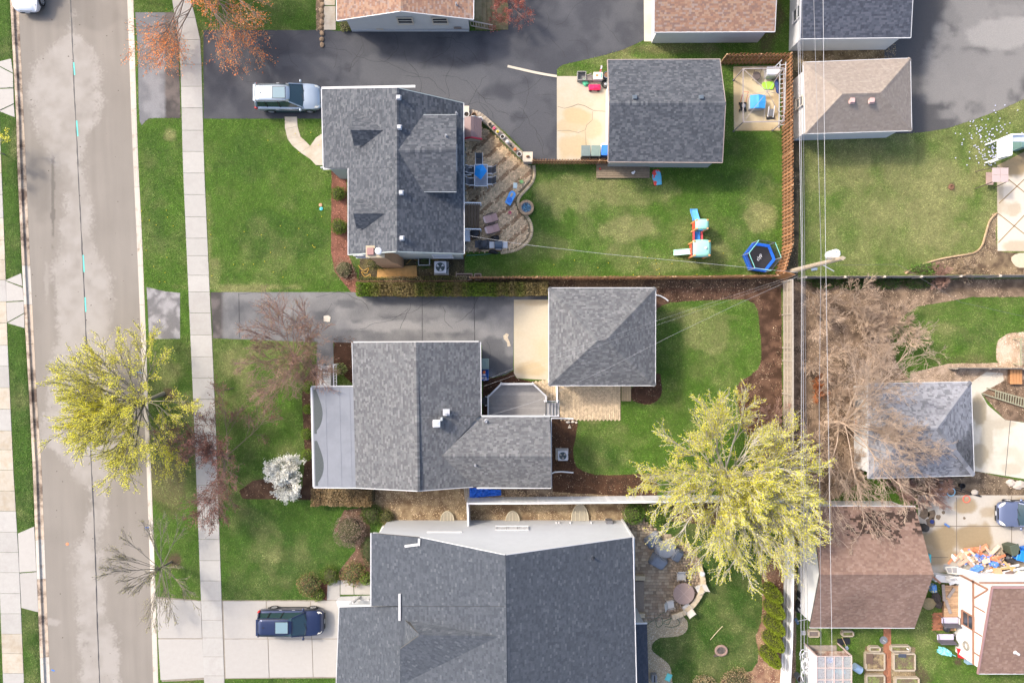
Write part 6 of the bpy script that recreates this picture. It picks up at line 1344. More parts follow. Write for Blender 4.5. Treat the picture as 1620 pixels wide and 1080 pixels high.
def patio_chair(name,label,px,py,rz,m,fm,group='patio chairs',w=.52,recl=.28):
    t = thing(name,label,'chair',P(px,py),rz,group); MB().box((0,0,.42),(.46,w-.06,.02),ry=.05).build('seat',m,t); MB().add([(-.24,-w/2+.03,.43),(-.24,w/2-.03,.43),(-.24-recl,w/2-.03,.93),(-.24-recl,-w/2+.03,.93),(-.265,-w/2+.03,.43),(-.265,w/2-.03,.43),(-.265-recl,w/2-.03,.93),(-.265-recl,-w/2+.03,.93)],[(0,1,2,3),(7,6,5,4),(0,4,5,1),(1,5,6,2),(2,6,7,3),(3,7,4,0)]).build('backrest',m,t)
    for s in (-1,1):
        MB().tube([(.25,s*w/2,0),(.25,s*w/2,.6),(-.27,s*w/2,.63)],.02,6).build('armrest',fm,t); MB().tube([(-.28-recl,s*w/2,.95),(-.25,s*w/2,.42),(.22,s*w/2,.40)],.02,6).build('side_frame',fm,t); MB().tube([(-.24,s*w/2,.42),(-.3,s*w/2,0)],.02,6).build('leg',fm,t)
    return t
SLG = M_('sling_grey',(.085,.092,.105),.8,.05)
for a in ((758.5,259,-1.57,'grey sling chair at the top end of the glass table'),(741,274,0,'grey sling chair against the house beside the glass table'),(749.5,271,0,'grey sling chair, upper left side of the glass table'),(749.5,290,0,'grey sling chair, lower left side of the glass table'),(773.5,272,3.14,'grey sling chair, upper right side of the glass table'),(773.5,288.5,3.14,'grey sling chair, lower right side of the glass table')): patio_chair('sling_chair',a[3],a[0],a[1],a[2],SLG,WHT,'grey sling chairs at the glass table')
PKS = M_('pink_sling',(.50,.31,.27),.8,.05)
for a in ((777,347,'pink sling lounge chair nearer the house steps'),(779.5,363.5,'pink sling lounge chair nearer the grills')):
    t = thing('lounge_chair',a[2],'lounge chair',P(a[0],a[1]),R(18),'pink lounge chairs on the patio'); MB().slab([(-.42,-.27,.58),(-.42,.27,.58),(.05,.27,.36),(.05,-.27,.36)],.02).build('backrest',PKS,t); MB().slab([(.05,-.27,.36),(.05,.27,.36),(.48,.27,.40),(.48,-.27,.40)],.021).build('seat',PKS,t); MB().slab([(-.55,-.20,.66),(-.55,.20,.66),(-.42,.26,.585),(-.42,-.26,.585)],.05).build('headrest',M_('pink_sling_pale',(.58,.42,.37),.8,.05),t)
    for s in (-1,1): MB().tube([(-.5,s*.31,.62),(.05,s*.31,.37),(.52,s*.31,.41)],.022,6).build('side_frame',M_('bronze_frame',(.10,.075,.065),.5,.05),t); MB().tube([(-.25,s*.35,.52),(.3,s*.35,.53)],.03,6).build('armrest',M_('bronze_frame'),t); MB().tube([(-.3,s*.32,.5),(-.3,s*.33,0)],.02,5).build('leg',M_('bronze_frame'),t); MB().tube([(.38,s*.32,.4),(.4,s*.33,0)],.02,5).build('leg',M_('bronze_frame'),t)
t = thing('back_steps','wooden back steps with white railings behind the upper house','steps',P(747,340)); STEP = M_('step_wood',(.165,.115,.075),.85,.3,7,objrand=.2)
for i in range(5): MB().prism(poly([(736+i*4.6,322),(740.2+i*4.6,322),(740.2+i*4.6,361),(736+i*4.6,361)]),.75-i*.15-.05,.80-i*.15).build('tread',STEP,t,world=True)
for yy in (320.5,362):
    A,B = P(735,yy,1.6),P(760,yy+.5,1.05); MB().bar(A,B,.07,.06).build('handrail',WHT,t,world=True)
    for i in range(9): q = A.lerp(B,i/8); MB().bar(q,Vector((q.x,q.y,q.z-.75)),.03).build('baluster',WHT,t,world=True)
    MB().bar(B,Vector((B.x,B.y,0)),.09).build('post',WHT,t,world=True)
t = thing('water_table','blue plastic toy water table on the patio','toy',P(808,314.5),R(65)); MB().prism([(-.55,-.22),(.35,-.25),(.5,-.1),(.5,.15),(.3,.25),(-.5,.25)],.3,.42).build('tray',M_('toy_blue',(.10,.36,.80),.45,.08),t,bevel=.03); MB().lathe([(.2,0),(.2,.03),(.14,.04)],(-.2,0,.415),14).build('basin',BLU,t); MB().ell((.2,.02,.46),(.16,.10,.06),8,5,.3).build('toy_parts',M_('toy_beige',(.55,.42,.28),.6,.2,20),t)
for sx,sy in ((-.4,-.15),(-.4,.15),(.35,-.15),(.35,.12)): MB().tube([(sx,sy,0),(sx,sy,.31)],.04,8).build('leg',M_('toy_blue'),t)
t = thing('toy_chair','small lime green toy chair on the patio edge','toy',P(825,288.5),.4); MB().box((0,0,.2),(.24,.24,.06)).build('seat',M_('lime_plastic',(.28,.52,.18),.5,.08),t,bevel=.02); MB().box((-.12,0,.33),(.05,.24,.24)).build('backrest',M_('lime_plastic'),t,bevel=.02)
for sx in (-.09,.09):
    for sy in (-.09,.09): MB().tube([(sx,sy,0),(sx,sy,.19)],.02,6).build('leg',M_('lime_plastic'),t)
one('toy_tray','white and aqua tray beside the lime toy chair','toy',MB().box((0,0,.05),(.30,.42,.08)).box((0,0,.10),(.24,.34,.02)),M_('aqua_white',(.58,.68,.66),.5,.15,14),815,294,rz=-.1,bevel=.015)
one('toy_shovel','blue and red toy shovel beside the water table','toy',MB().bar((-.25,.2,.02),(.1,-.2,.02),.04,.03).ell((-.28,.24,.03),(.1,.06,.03),8,4),M_('dull_red',(.30,.04,.06),.5,.1),803,330); one('toy_bucket','small pink toy bucket below the water table','toy',MB().lathe([(.09,0),(.12,.16),(.10,.16),(.08,.03)],(0,0,0),10).ell((.03,.02,.13),(.05,.05,.04),6,4),PNK,806.5,337)
t = thing('fire_bowl','round stone fire pit filled with blue glass at the patio edge','fire pit',P(832.5,329.5)); n = 14
for i in range(n):
    a0,a1 = 6.2832*i/n+.012,6.2832*(i+1)/n-.012; q = [(r*math.cos(a),r*math.sin(a)) for r,a in ((.36,a0),(.56,a0),(.56,a1),(.36,a1))]; MB().prism(q,0,.34).build('stone',M_('fire_stone',(.33,.24,.15),.9,.2,8,objrand=.2),t,bevel=.012)
MB().tube([(.36*math.cos(a),.36*math.sin(a),.33) for a in np.linspace(0,6.2832,22)[:-1]],.025,6,True).build('rim',M_('rim_grey',(.22,.20,.22),.6,.1),t); mb = MB()
for i in range(150): a,r = random.uniform(0,6.28),.33*random.random()**.5; mb.box((r*math.cos(a),r*math.sin(a),.24+random.uniform(0,.03)),(.045,.035,.03),random.uniform(0,3),random.uniform(0,1))
mb.build('glass_stones',mat('blue_glass',(.06,.22,.36),.15,.9,12,spec=.8,col2=(.5,.6,.55),c2scale=14,c2lo=.55,c2hi=.6),t,kind='stuff'); MB().lathe([(.35,.02),(.35,.22)],(0,0,0),18).build('bed',DGR,t)
def grill(label,px,py,rz,hood,shelf,w=.7,covered=False):
    t = thing('barbecue_grill',label,'grill',P(px,py),rz)
    if covered:
        MB().prism([(-w/2,-.3),(w/2,-.3),(w/2+.03,.3),(-w/2-.03,.3)],0,.8).ell((0,0,.82),(w*.42,.3,.28),12,7).build('cover',hood,t,smooth=True,ang=60); MB().box((-w*.62,0,.72),(.3,.5,.06)).build('side_shelf',shelf,t); MB().box((w*.62,0,.72),(.3,.5,.06)).build('side_shelf',shelf,t); return t
    MB().box((0,0,.4),(w*.9,.5,.8)).build('cabinet',shelf,t); h = MB(); n = 7
    pr = [(-.28+.08*(i < 1),.82) for i in range(0)]; pts = [(.30*math.cos(a),.84+.26*math.sin(a)) for a in np.linspace(0,3.1416,n)]; h.add([(-w/2,y,z) for y,z in pts]+[(w/2,y,z) for y,z in pts],[(i,i+1,n+i+1,n+i) for i in range(n-1)]+[tuple(range(n)),tuple(range(n,2*n)),(0,n-1,2*n-1,n)]); h.build('hood',hood,t,smooth=True); MB().tube([(-w*.35,-.33,.95),(w*.35,-.33,.95)],.02,6).build('handle',SIL,t)
    for s in (-1,1): MB().box((s*(w/2+.2),0,.84),(.36,.46,.04)).build('side_shelf',LGR,t,bevel=.01)
    for s in (-1,1): MB().lathe([(.09,-.02),(.09,.02)],(0,0,0),10).build('wheel',BLK,t,(s*w*.4,.2,.09))
    return t
grill('charcoal covered grill next to the house corner of the patio',765.5,388.5,0,M_('grill_cover',(.05,.053,.06),.7,.15),DGR,.75,True); grill('silver barbecue grill with navy hood panel on the patio',789,390,0,M_('grill_navy',(.06,.085,.12),.35,.1),SIL,.55)
one('covered_smoker','round black covered smoker below the back steps','smoker',MB().lathe([(.34,0),(.36,.5),(.30,.85),(.12,.98)],(0,0,0),12).ell((.1,.05,.8),(.2,.2,.2),8,5,.15),BLK,752,371,smooth=True); one('rubbish_bag','black rubbish bag above the silver grill','bag',MB().ell((0,0,.2),(.34,.2,.2),12,7,.2).ell((.2,.1,.2),(.14,.14,.2),8,5,.2),BLK,783,377.5,smooth=True); one('rubbish_bag','black rubbish bag below the silver grill','bag',MB().ell((0,0,.15),(.3,.16,.15),12,7,.2).ell((.22,-.08,.1),(.2,.1,.1),8,5,.2),BLK,779,398.5,smooth=True)
t = thing('storage_bin','light grey storage bin against the house below the back steps','storage bin',P(739.5,375)); MB().box((0,0,.28),(.42,.75,.56)).build('body',LGR,t,bevel=.02); MB().box((0,0,.59),(.46,.8,.06)).build('lid',M_('pale_lid',(.56,.58,.62),.5,.05),t,bevel=.02)
# ------------------------------------------------------------------ canopy frame and its pad
t = thing('canopy_frame','bare metal gazebo frame without its cover on the small concrete pad','gazebo frame',P(1196,162)); FM_ = M_('taupe_metal',(.30,.26,.245),.5,.08); zc = 2.1; tp = [P(1175.6,109,zc),P(1240,108,zc),P(1240,192,zc),P(1175.6,193.4,zc)]; apx = P(1214,145,2.75)
for i in range(4):
    a = tp[i]; MB().bar(a,Vector((a.x,a.y,0)),.06).build('post',FM_,t,world=True); MB().box((a.x,a.y,.035),(.14,.14,.02)).build('foot',DGR,t,world=True); MB().bar(a,tp[(i+1) % 4],.06,.055).build('beam',FM_,t,world=True); MB().bar(a,apx,.03).build('rib',FM_,t,world=True); MB().bar(a.lerp(tp[(i+1) % 4],.5),apx,.022).build('rib',FM_,t,world=True)
MB().bar(P(1226,106,2.1),P(1237,95,2.3),.04).build('brace',LGR,t,world=True)
t = thing('sand_table','toy table with bright blue hipped lid under the bare gazebo frame','toy',P(1194,166)); MB().box((0,0,.25),(1.05,.9,.4)).build('body',LGR,t,bevel=.03); w,d = .56,.48; MB().add([(-w,-d,.62),(w,-d,.62),(w,d,.62),(-w,d,.62),(0,-d*.1,.86),(-w,0,.66),(w,0,.66),(0,d,.80),(0,-d,.80)],[(0,8,4,5),(8,1,6,4),(6,2,7,4),(7,3,5,4),(0,1,2,3)]).build('lid',M_('lid_blue',(.05,.33,.70),.45,.08),t)
t = thing('storage_box','grey two door storage box in the corner of the small pad','storage box',P(1217.5,119)); MB().box((0,0,.35),(.85,.6,.7)).build('body',LGR,t,bevel=.02); MB().box((0,.05,.73),(.95,.55,.06)).build('lid',M_('pale_lid'),t,bevel=.02)
one('snow_sled','lime green plastic sled lying on the small pad','sled',MB().prism([(-.42,-.05),(-.3,-.28),(.35,-.32),(.5,0),(.4,.28),(-.3,.26),(-.42,.12)],.03,.12),M_('sled_lime',(.33,.68,.06),.5,.06),1214,136,rz=.05,bevel=.03); t = thing('folded_umbrella','crumpled navy umbrella lying beside the lime sled','umbrella',P(1228.5,137),R(100)); MB().ell((0,0,.12),(.62,.17,.12),14,7,.22).build('canopy',M_('navy_fabric',(.03,.055,.17),.8,.35,6),t,smooth=True); MB().tube([(-.7,0,.1),(.75,0,.1)],.018,6).build('pole',LGR,t)
t = thing('fire_stool','round dark metal stool with a back on the small pad','stool',P(1194,123.5)); MB().lathe([(.30,.36),(.31,.40),(.26,.42)],(0,0,0),18).build('seat',M_('dark_bronze',(.12,.095,.085),.6,.15),t); MB().tube([(-.24,.1,.4),(-.24,.35,.75),(.24,.35,.75),(.24,.1,.4)],.025,6).build('backrest',M_('dark_bronze'),t)
for a in (.8,2.3,3.9,5.5): MB().tube([(.22*math.cos(a),.22*math.sin(a),.36),(.26*math.cos(a),.26*math.sin(a),0)],.02,6).build('leg',M_('dark_bronze'),t)
t = thing('push_mower','red and black push mower at the edge of the small pad','mower',P(1174,168),1.57); MB().box((-.1,0,.22),(.6,.42,.16)).build('deck',BLK,t,bevel=.04); MB().ell((-.1,0,.36),(.16,.15,.10),10,6).build('engine',M_('engine_grey',(.35,.36,.37),.5,.15),t,smooth=True); MB().tube([(.2,-.2,.25),(.75,-.18,.8),(.75,.18,.8),(.2,.2,.25)],.02,6).build('handle',RED,t)
for sx in (-.36,.16):
    for sy in (-.24,.24): MB().tube([(sx,sy-.02,.1),(sx,sy+.02,.1)],.1,10).build('wheel',BLK,t)
t = thing('hand_truck','black and white folding cart on the small pad','cart',P(1217.5,179),.05)
for s in (-1,1): MB().tube([(s*.2,-.35,.1),(s*.2,.35,.5)],.035,6).build('side_frame',WHT,t); MB().tube([(s*.25-.03,-.38,.1),(s*.25+.03,-.38,.1)],.1,10).build('wheel',BLK,t)
MB().box((0,-.05,.28),(.3,.5,.04),rx=.5).build('bed',GRY,t); MB().bar((-.25,-.4,.06),(.25,-.4,.06),.12,.05).build('toe_plate',BLK,t)
t = thing('ladder','white aluminium ladder leaning along the brown fence by the small pad','ladder',P(1235,150)); a0,a1 = P(1232,202,.1),P(1234,100,1.3)
for dx in (0,.33): MB().bar(a0+Vector((dx,0,dx*.6)),a1+Vector((dx,0,dx*.6)),.05,.08).build('side_rail',LGR,t,world=True)
for i in range(14): q = a0.lerp(a1,(i+.5)/14); MB().bar(q,q+Vector((.33,0,.2)),.03).build('rung',LGR,t,world=True)
# ------------------------------------------------------------------ cars
def car(label,loc,rz,paint,L=4.7,W=1.86,H=1.68,sunroof=True,suv=True,rails=True,rim=SIL,cladding=DGR,name='parked_car'):
    t = thing(name,label,'car',loc,rz); hl,hw = L/2,W/2
    st = [(-1.0,.86,.55,.95),(-.985,.93,.42,1.02),(-.93,.985,.30,1.06),(-.75,1.,.26,1.07),(-.4,1.,.25,1.06),(0.,1.,.25,1.05),(.30,1.,.25,1.04),(.45,.995,.25,1.04),(.62,.985,.25,1.01),(.80,.96,.27,.95),(.90,.91,.32,.88),(.96,.83,.40,.78),(1.0,.70,.50,.66)]
    if not suv: st = [(x,w,a,b*.90) for x,w,a,b in st]
    hs = H/1.68; prof = [(0,1.,.0),(.45,1.,-.004),(.74,.995,-.025),(.90,.97,-.07),(.985,.86,-.0),(1.0,.62,0),(.99,.40,0),(.95,.12,0),(.88,0.,0)]
    V = []; n = len(prof)*2-1
    for x,w,zb,zt in st:
        half = []
        for f,k,dz in prof: half.append((x*hl,f*hw*w,(zb+(zt-zb)*k+dz)*hs))
        V += [(a,-b,c) for a,b,c in half[::-1]]+half[1:]
    F = [(i*n+j,i*n+j+1,(i+1)*n+j+1,(i+1)*n+j) for i in range(len(st)-1) for j in range(n-1)]+[tuple(range(n)),tuple(range((len(st)-1)*n,len(st)*n))]+[(i*n,(i+1)*n,(i+1)*n+n-1,i*n+n-1) for i in range(len(st)-1)]
    body = MB().add(V,F).build('body',paint,t,smooth=True,ang=50)
    bz = 1.03*hs*(1 if suv else .90); rz_ = H-.035; xb,xt = (-.955,-.86) if suv else (-.80,-.48); wb,wt = (.47,.13) if suv else (.42,.06)
    xb,xt,wb,wt = xb*hl,xt*hl,wb*hl,wt*hl; b0,b1 = hw*.90,hw*.69
    G_ = M_('car_glass',(.02,.045,.055),.05,0,spec=.9)
    MB().add([(xb,-b0*.93,bz),(wb,-b0,bz-.01),(wb,b0,bz-.01),(xb,b0*.93,bz),(xt,-b1*.95,rz_-.03),(wt,-b1,rz_-.02),(wt,b1,rz_-.02),(xt,b1*.95,rz_-.03)],[(0,1,5,4),(2,3,7,6),(3,0,4,7),(0,3,2,1),(4,5,6,7)]).build('side_window',G_,t)
    # windshield with its own bow
    k = 9; V = []
    for i in range(k):
        s = -1+2*i/(k-1); V += [(wb+.10*(1-s*s)+.01,s*b0*.97,bz),(wt+.05*(1-s*s)+.01,s*b1*.98,rz_-.02)]
    MB().add(V,[(2*i,2*i+1,2*i+3,2*i+2) for i in range(k-1)]).build('windshield',G_,t,smooth=True)
    # roof panel, bowed
    nx,ny = 8,7; V = []
    for i in range(nx):
        for j in range(ny):
            u,v = i/(nx-1),-1+2*j/(ny-1); x = (xt-.10)+(wt+.05*(1-v*v)-xt+.14)*u; V.append((x,v*b1*1.03*(1-.05*(abs(u-.45)*2)**3),rz_+.035*(1-v*v)-.04*(abs(u-.45)*1.8)**3-.035*(abs(v) > .99)))
    F = [(i*ny+j,i*ny+j+1,(i+1)*ny+j+1,(i+1)*ny+j) for i in range(nx-1) for j in range(ny-1)]; o = len(V); roof = MB().add(V,F).build('roof',paint,t,smooth=True)
    sol = roof.modifiers.new('thick','SOLIDIFY'); sol.thickness = .03; sol.offset = -1
    if sunroof:
        x0,x1 = wt-1.12,wt-.22; MB().box(((x0+x1)/2,0,rz_+.038),(x1-x0,b1*1.25,.012)).build('sunroof',M_('sunroof_glass',(.16,.24,.27),.08,0,spec=.8),roof,bevel=.004); f = MB()
        for s in (-1,1): f.box(((x0+x1)/2,s*b1*.64,rz_+.037),(x1-x0+.06,.035,.016)); f.box(((x0+x1)/2+s*(x1-x0)/2,0,rz_+.037),(.035,b1*1.25,.017))
        f.build('sunroof_frame',BLK,roof)
    for s in (-1,1):
        MB().bar((wb+.0,s*b0*.99,bz-.02),(wt,s*b1*1.0,rz_-.01),.06,.08).build('pillar',paint,t); MB().bar((xb+.05,s*b0*.95,bz-.02),(xt,s*b1*.97,rz_-.03),.10,.16).build('pillar',paint,t); m_ = (wb+xb)/2+.12; MB().bar((m_,s*b0*.985,bz),(m_-.03,s*b1*1.005,rz_-.03),.05,.05).build('pillar',BLK,t); m_ -= .95; MB().bar((m_,s*b0*.97,bz),(m_,s*b1*1.0,rz_-.03),.05,.05).build('pillar',BLK,t)
        if rails: MB().tube([(xt-.02,s*b1*.92,rz_+.0),(xt+.12,s*b1*.94,rz_+.05),(wt-.4,s*b1*.96,rz_+.055),(wt-.2,s*b1*.97,rz_+.02)],.022,6).build('roof_rail',M_('rail_black',(.05,.05,.055),.4,0),t)
        MB().ell((wb-.12,s*(hw+.10),bz+.05),(.09,.13,.08),10,6).build('mirror',paint,t,smooth=True); MB().bar((wb-.12,s*(hw-.08),bz),(wb-.12,s*(hw+.05),bz+.03),.05).build('mirror_arm',BLK,t)
        MB().add([(hl*.80,s*hw*.93,.80*hs),(hl*.90,s*hw*.86,.80*hs),(hl*.955,s*hw*.72,.74*hs),(hl*.965,s*hw*.5,.70*hs),(hl*.90,s*hw*.62,.84*hs),(hl*.82,s*hw*.84,.90*hs)],[(0,1,5),(1,2,4,5),(2,3,4)]).build('headlight_',None or M_('headlight',(.75,.72,.62),.12,.1,spec=.8),t).name = 'headlight'
        MB().box((-hl*.945,s*hw*.90,.92*hs),(.18,.16,.30)).build('taillight',M_('taillight',(.50,.02,.015),.2,.05,spec=.7),t,bevel=.03)
        for x in (-.30,.10): MB().bar((x*hl-.1,s*(hw+.012),.90*hs),(x*hl+.1,s*(hw+.012),.90*hs),.025,.03).build('door_handle',SIL,t)
        MB().bar((-hl*.42,s*(hw*.985),.30),(hl*.42,s*(hw*.985),.30),.04,.14).build('cladding',cladding,t)
        for x in (-.58,.62):
            w = MB(); ax = x*hl; pr = [(.22,-.11),(.33,-.11),(.345,-.08),(.345,.08),(.33,.11),(.22,.11)]; m = 20; V = [(ax+r*math.cos(6.2832*j/m),s*(hw-.10)+y,.345+r*math.sin(6.2832*j/m)) for r,y in pr for j in range(m)]; w.add(V,[(i*m+j,i*m+(j+1) % m,(i+1)*m+(j+1) % m,(i+1)*m+j) for i in range(5) for j in range(m)]); tyre = w.build('wheel',M_('tyre',(.022,.022,.023),.85,.1),t,smooth=True)
            r = MB(); yo = s*(hw-.02); V = [(ax,yo,.345)]
            for k_ in range(5):
                a = k_*1.2566; r.bar((ax,yo,.345),(ax+.21*math.cos(a),yo,.345+.21*math.sin(a)),.03,.07)
            r.tube([(ax+.22*math.cos(a),yo-.005*s,.345+.22*math.sin(a)) for a in np.linspace(0,6.2832,17)[:-1]],.018,5,True); r.build('rim',rim,tyre)
            MB().tube([(ax+.40*math.cos(a),s*(hw-.02),.345+.40*math.sin(a)) for a in np.linspace(-.15,3.29,12)],.035,5).build('wheel_arch',cladding,t)
    MB().bar((hl*.985,-hw*.45,.60*hs),(hl*.985,hw*.45,.60*hs),.05,.18).build('grille',BLK,t); MB().bar((hl*1.0,-hw*.6,.42*hs),(hl*1.0,hw*.6,.42*hs),.06,.14).build('bumper',cladding,t); MB().bar((-hl*1.0,-hw*.7,.52*hs),(-hl*1.0,hw*.7,.52*hs),.06,.16).build('bumper',cladding,t); MB().box((hl*1.012,0,.50*hs),(.02,.32,.13)).build('license_plate',LGR,t)
    for y in (-.35,.25): MB().bar((wb+.12,y*hw*1.2,bz+.02),(wb-.02,y*hw*1.2+.5,bz+.09),.025).build('wiper',BLK,t)
    MB().box((xt+.35,0,rz_+.05),(.14,.05,.05)).build('antenna',BLK,roof,bevel=.01); MB().box((wt-.02,0,rz_-.12),(.05,.2,.07)).build('rear_view_mirror',LGR,t)
    if suv: MB().bar((xt-.10,-b1*.9,rz_-.01),(xt-.10,b1*.9,rz_-.01),.16,.03).build('spoiler',paint,t)
    return t
def pm(n,c,met=.5): return mat(n,c,.28,.03,1,metal=met,coat=.6,spec=.5)
car('silver roofed green suv parked on the asphalt driveway',(-16.15,17.62,0),0,pm('silver_green_paint',(.36,.42,.47)),cladding=pm('dark_green_paint',(.03,.075,.065)))
car('dark blue suv parked on the pale concrete driveway',(-15.95,-20.25,0),0,pm('blue_paint',(.022,.034,.085)),cladding=M_('dark_clad',(.03,.032,.035),.6,.1))
car('white car with its front end showing at the top left corner',(-35.15,26.25,-.12),-math.pi/2-.02,pm('white_paint',(.72,.73,.76),.1))
car('slate blue sedan entering at the right edge on the stained concrete',(37.5,-12.45,.02),math.pi,pm('slate_paint',(.17,.20,.30)),L=4.7,H=1.46,suv=False,rails=False,cladding=M_('dark_clad'))
# ------------------------------------------------------------------ upper back yard
t = thing('trampoline','blue hexagonal toddler trampoline with safety net at the fence corner','trampoline',P(1198.5,408),R(-8)); hx = lambda r,z,o=0: [(r*math.cos(R(60*i+o)),r*math.sin(R(60*i+o)),z) for i in range(6)]
MB().add(hx(.92,.42)+hx(.92,.41),[(0,1,2,3,4,5),(11,10,9,8,7,6)]).build('jump_mat',M_('jump_mat',(.022,.022,.027),.8,.1),t); mb = MB(); a,b = hx(.92,.45),hx(1.16,.45)
mb.add(a+b+hx(1.16,.40),[(i,(i+1) % 6,6+(i+1) % 6,6+i) for i in range(6)]+[(6+i,6+(i+1) % 6,12+(i+1) % 6,12+i) for i in range(6)]); mb.build('padding',M_('pad_blue',(.015,.13,.66),.5,.3,12),t)
for i,q in enumerate(hx(1.16,0)): MB().tube([q,(q[0],q[1],1.5)],.028,8).build('pole',M_('foam_grey',(.25,.27,.29),.7,.05),t)
for i in range(6):
    q,r = hx(1.16,1.5)[i],hx(1.16,1.5)[(i+1) % 6]; MB().tube([q,r],.022,6).build('top_rail',M_('mint_rail',(.22,.58,.50),.5,.05) if i in (0,2,3,4) else DGR,t); MB().add([q,r,(r[0],r[1],.5),(q[0],q[1],.5)],[(0,1,2,3)]).build('net',mat('net',(.03,.035,.045),.8,0,alpha=.45),t); MB().add([(q[0],q[1],.42),(r[0],r[1],.42),(r[0],r[1],.05),(q[0],q[1],.05)],[(0,1,2,3)]).build('skirt',M_('skirt_blue',(.015,.10,.42),.6,.2),t)
fc = bpy.data.curves.new('lettering','FONT'); fc.body = 'clyp'; fc.size = .34; fc.align_x = 'CENTER'; fc.shear = .2; fc.extrude = .001; fc.materials.append(WHT); fo = bpy.data.objects.new('lettering_',fc); COL.objects.link(fo); me_ = bpy.data.meshes.new_from_object(fo); bpy.data.objects.remove(fo); fo = link_obj('lettering',me_,t); fo.location = (.05,-.05,.424); fo.rotation_euler = (0,0,R(68))
t = thing('playset','plastic play set with mint roofs, blue slide and red bridge on the lawn','playset',P(1103,385)); MINT = M_('mint_plastic',(.30,.62,.48),.5,.05,9); TOR = M_('tan_orange',(.62,.30,.12),.55,.06); RDO = M_('red_orange',(.62,.08,.04),.5,.06); MBL = M_('mid_blue',(.04,.24,.66),.45,.06)
def ros(cx,cy,w,d,z,nm='tower_roof'):
    mb = MB(); n = 7; V = []
    for i in range(n):
        for j in range(n): u,v = -1+2*i/(n-1),-1+2*j/(n-1); V.append((cx+u*w/2*(1-.06*abs(v)**4),cy+v*d/2*(1-.06*abs(u)**4),z-.12*(abs(u)**3+abs(v)**3)))
    mb.add(V,[(i*n+j,i*n+j+1,(i+1)*n+j+1,(i+1)*n+j) for i in range(n-1) for j in range(n-1)]); o = mb.build(nm,MINT,t,smooth=True,world=True); s = o.modifiers.new('t','SOLIDIFY'); s.thickness = .04; s.offset = -1; return o
B_ = P(1111,392.5,1.7); S_ = P(1111.5,354.5,1.6); rb = ros(B_.x,B_.y,1.28,1.22,1.75); MB().lathe([(.10,0),(.10,.05),(.05,.08)],(B_.x+.25,B_.y,1.74),12).build('finial',LGR,rb,world=True); ros(S_.x,S_.y,.96,.78,1.62)
for c_,w,d,h in ((B_,1.05,1.0,1.72),(S_,.75,.6,1.58)):
    for sx in (-1,1):
        for sy in (-1,1): MB().box((c_.x+sx*w/2,c_.y+sy*d/2,h/2),(.12,.12,h)).build('tower_post',TOR,t,bevel=.02,world=True)
    MB().box((c_.x,c_.y,.6),(w,d,.06)).build('platform',MBL,t,world=True); MB().box((c_.x-w/2-.03,c_.y,.75),(.1,d*.8,.5)).build('panel',RDO,t,bevel=.03,world=True); MB().box((c_.x+w/2,c_.y,.85),(.06,d*.8,.45)).build('panel',TOR,t,bevel=.02,world=True)
MB().box(((B_.x+S_.x)/2-.1,(B_.y+S_.y)/2,.62),(.42,.95,.06)).build('bridge',MBL,t,world=True)
for s in (-1,1): MB().box(((B_.x+S_.x)/2-.1+s*.30,(B_.y+S_.y)/2,.80),(.07,.95,.36)).build('bridge_rail',M_('bridge_red',(.60,.07,.07),.5,.06),t,bevel=.015,world=True)
def slide(a,b,w,m):
    a,b = Vector(a),Vector(b); d = (b-a).normalized(); u = Vector((-d.y,d.x,0)).normalized()*w/2; n = 8; mb = MB(); V = []
    for i in range(n):
        f = i/(n-1); p = a.lerp(b,f); p.z = a.z+(b.z-a.z)*(f*f*(3-2*f)) ; V += [p-u+Vector((0,0,.12)),p-u*.8,p+u*.8,p+u+Vector((0,0,.12))]
    mb.add(V,[(i*4+j,i*4+j+1,i*4+4+j+1,i*4+4+j) for i in range(n-1) for j in range(3)]); o = mb.build('slide',m,t,smooth=True,world=True); s = o.modifiers.new('t','SOLIDIFY'); s.thickness = .04
slide((S_.x-.25,S_.y+.35,.75),(S_.x-.25,S_.y+1.35,.08),.55,M_('slide_blue',(.12,.38,.82),.35,.05)); slide((B_.x-.55,B_.y-.12,.75),(B_.x-1.65,B_.y-.12,.08),.42,M_('slide_mint',(.42,.70,.58),.4,.05))
one('body_board','blue and red patterned foam body board on the grass','body board',MB().prism([(-.28,-.55),(.28,-.55),(.33,0),(.30,.4),(.2,.58),(-.2,.58),(-.30,.4),(-.33,0)],.05,.11),mat('board_print',(.10,.42,.62),.5,.1,6,col2=(.62,.06,.05),c2scale=2.2,c2lo=.50,c2hi=.53),1039,281.5,rz=R(8),bevel=.02)
t = thing('low_deck','low weathered wooden deck below the slate roofed garage','deck',P(985,271)); xs = [942.5+i*(84.5/1) for i in range(2)]
for i in range(7): MB().prism(poly([(943,259+i*3.4),(1027,259+i*3.4),(1027,262.1+i*3.4),(943,262.1+i*3.4)]),.14,.18).build('board',M_('deck_wood',(.20,.155,.105),.9,.3,5,objrand=.25),t,world=True)
MB().prism(poly([(944,260),(1026,260),(1026,281),(944,281)]),0,.13).build('frame',BRN,t,world=True)
one('toy_ball','small red ball on the low wooden deck','ball',MB().ell((0,0,.07),.07,10,7),RED,949,267.5,.18,smooth=True); one('toy','small white toy figure on the low wooden deck','toy',MB().ell((0,0,.08),(.12,.09,.08),8,5,.2).ell((.1,.08,.12),.07,8,5),WHT,1001,274,.18,smooth=True)
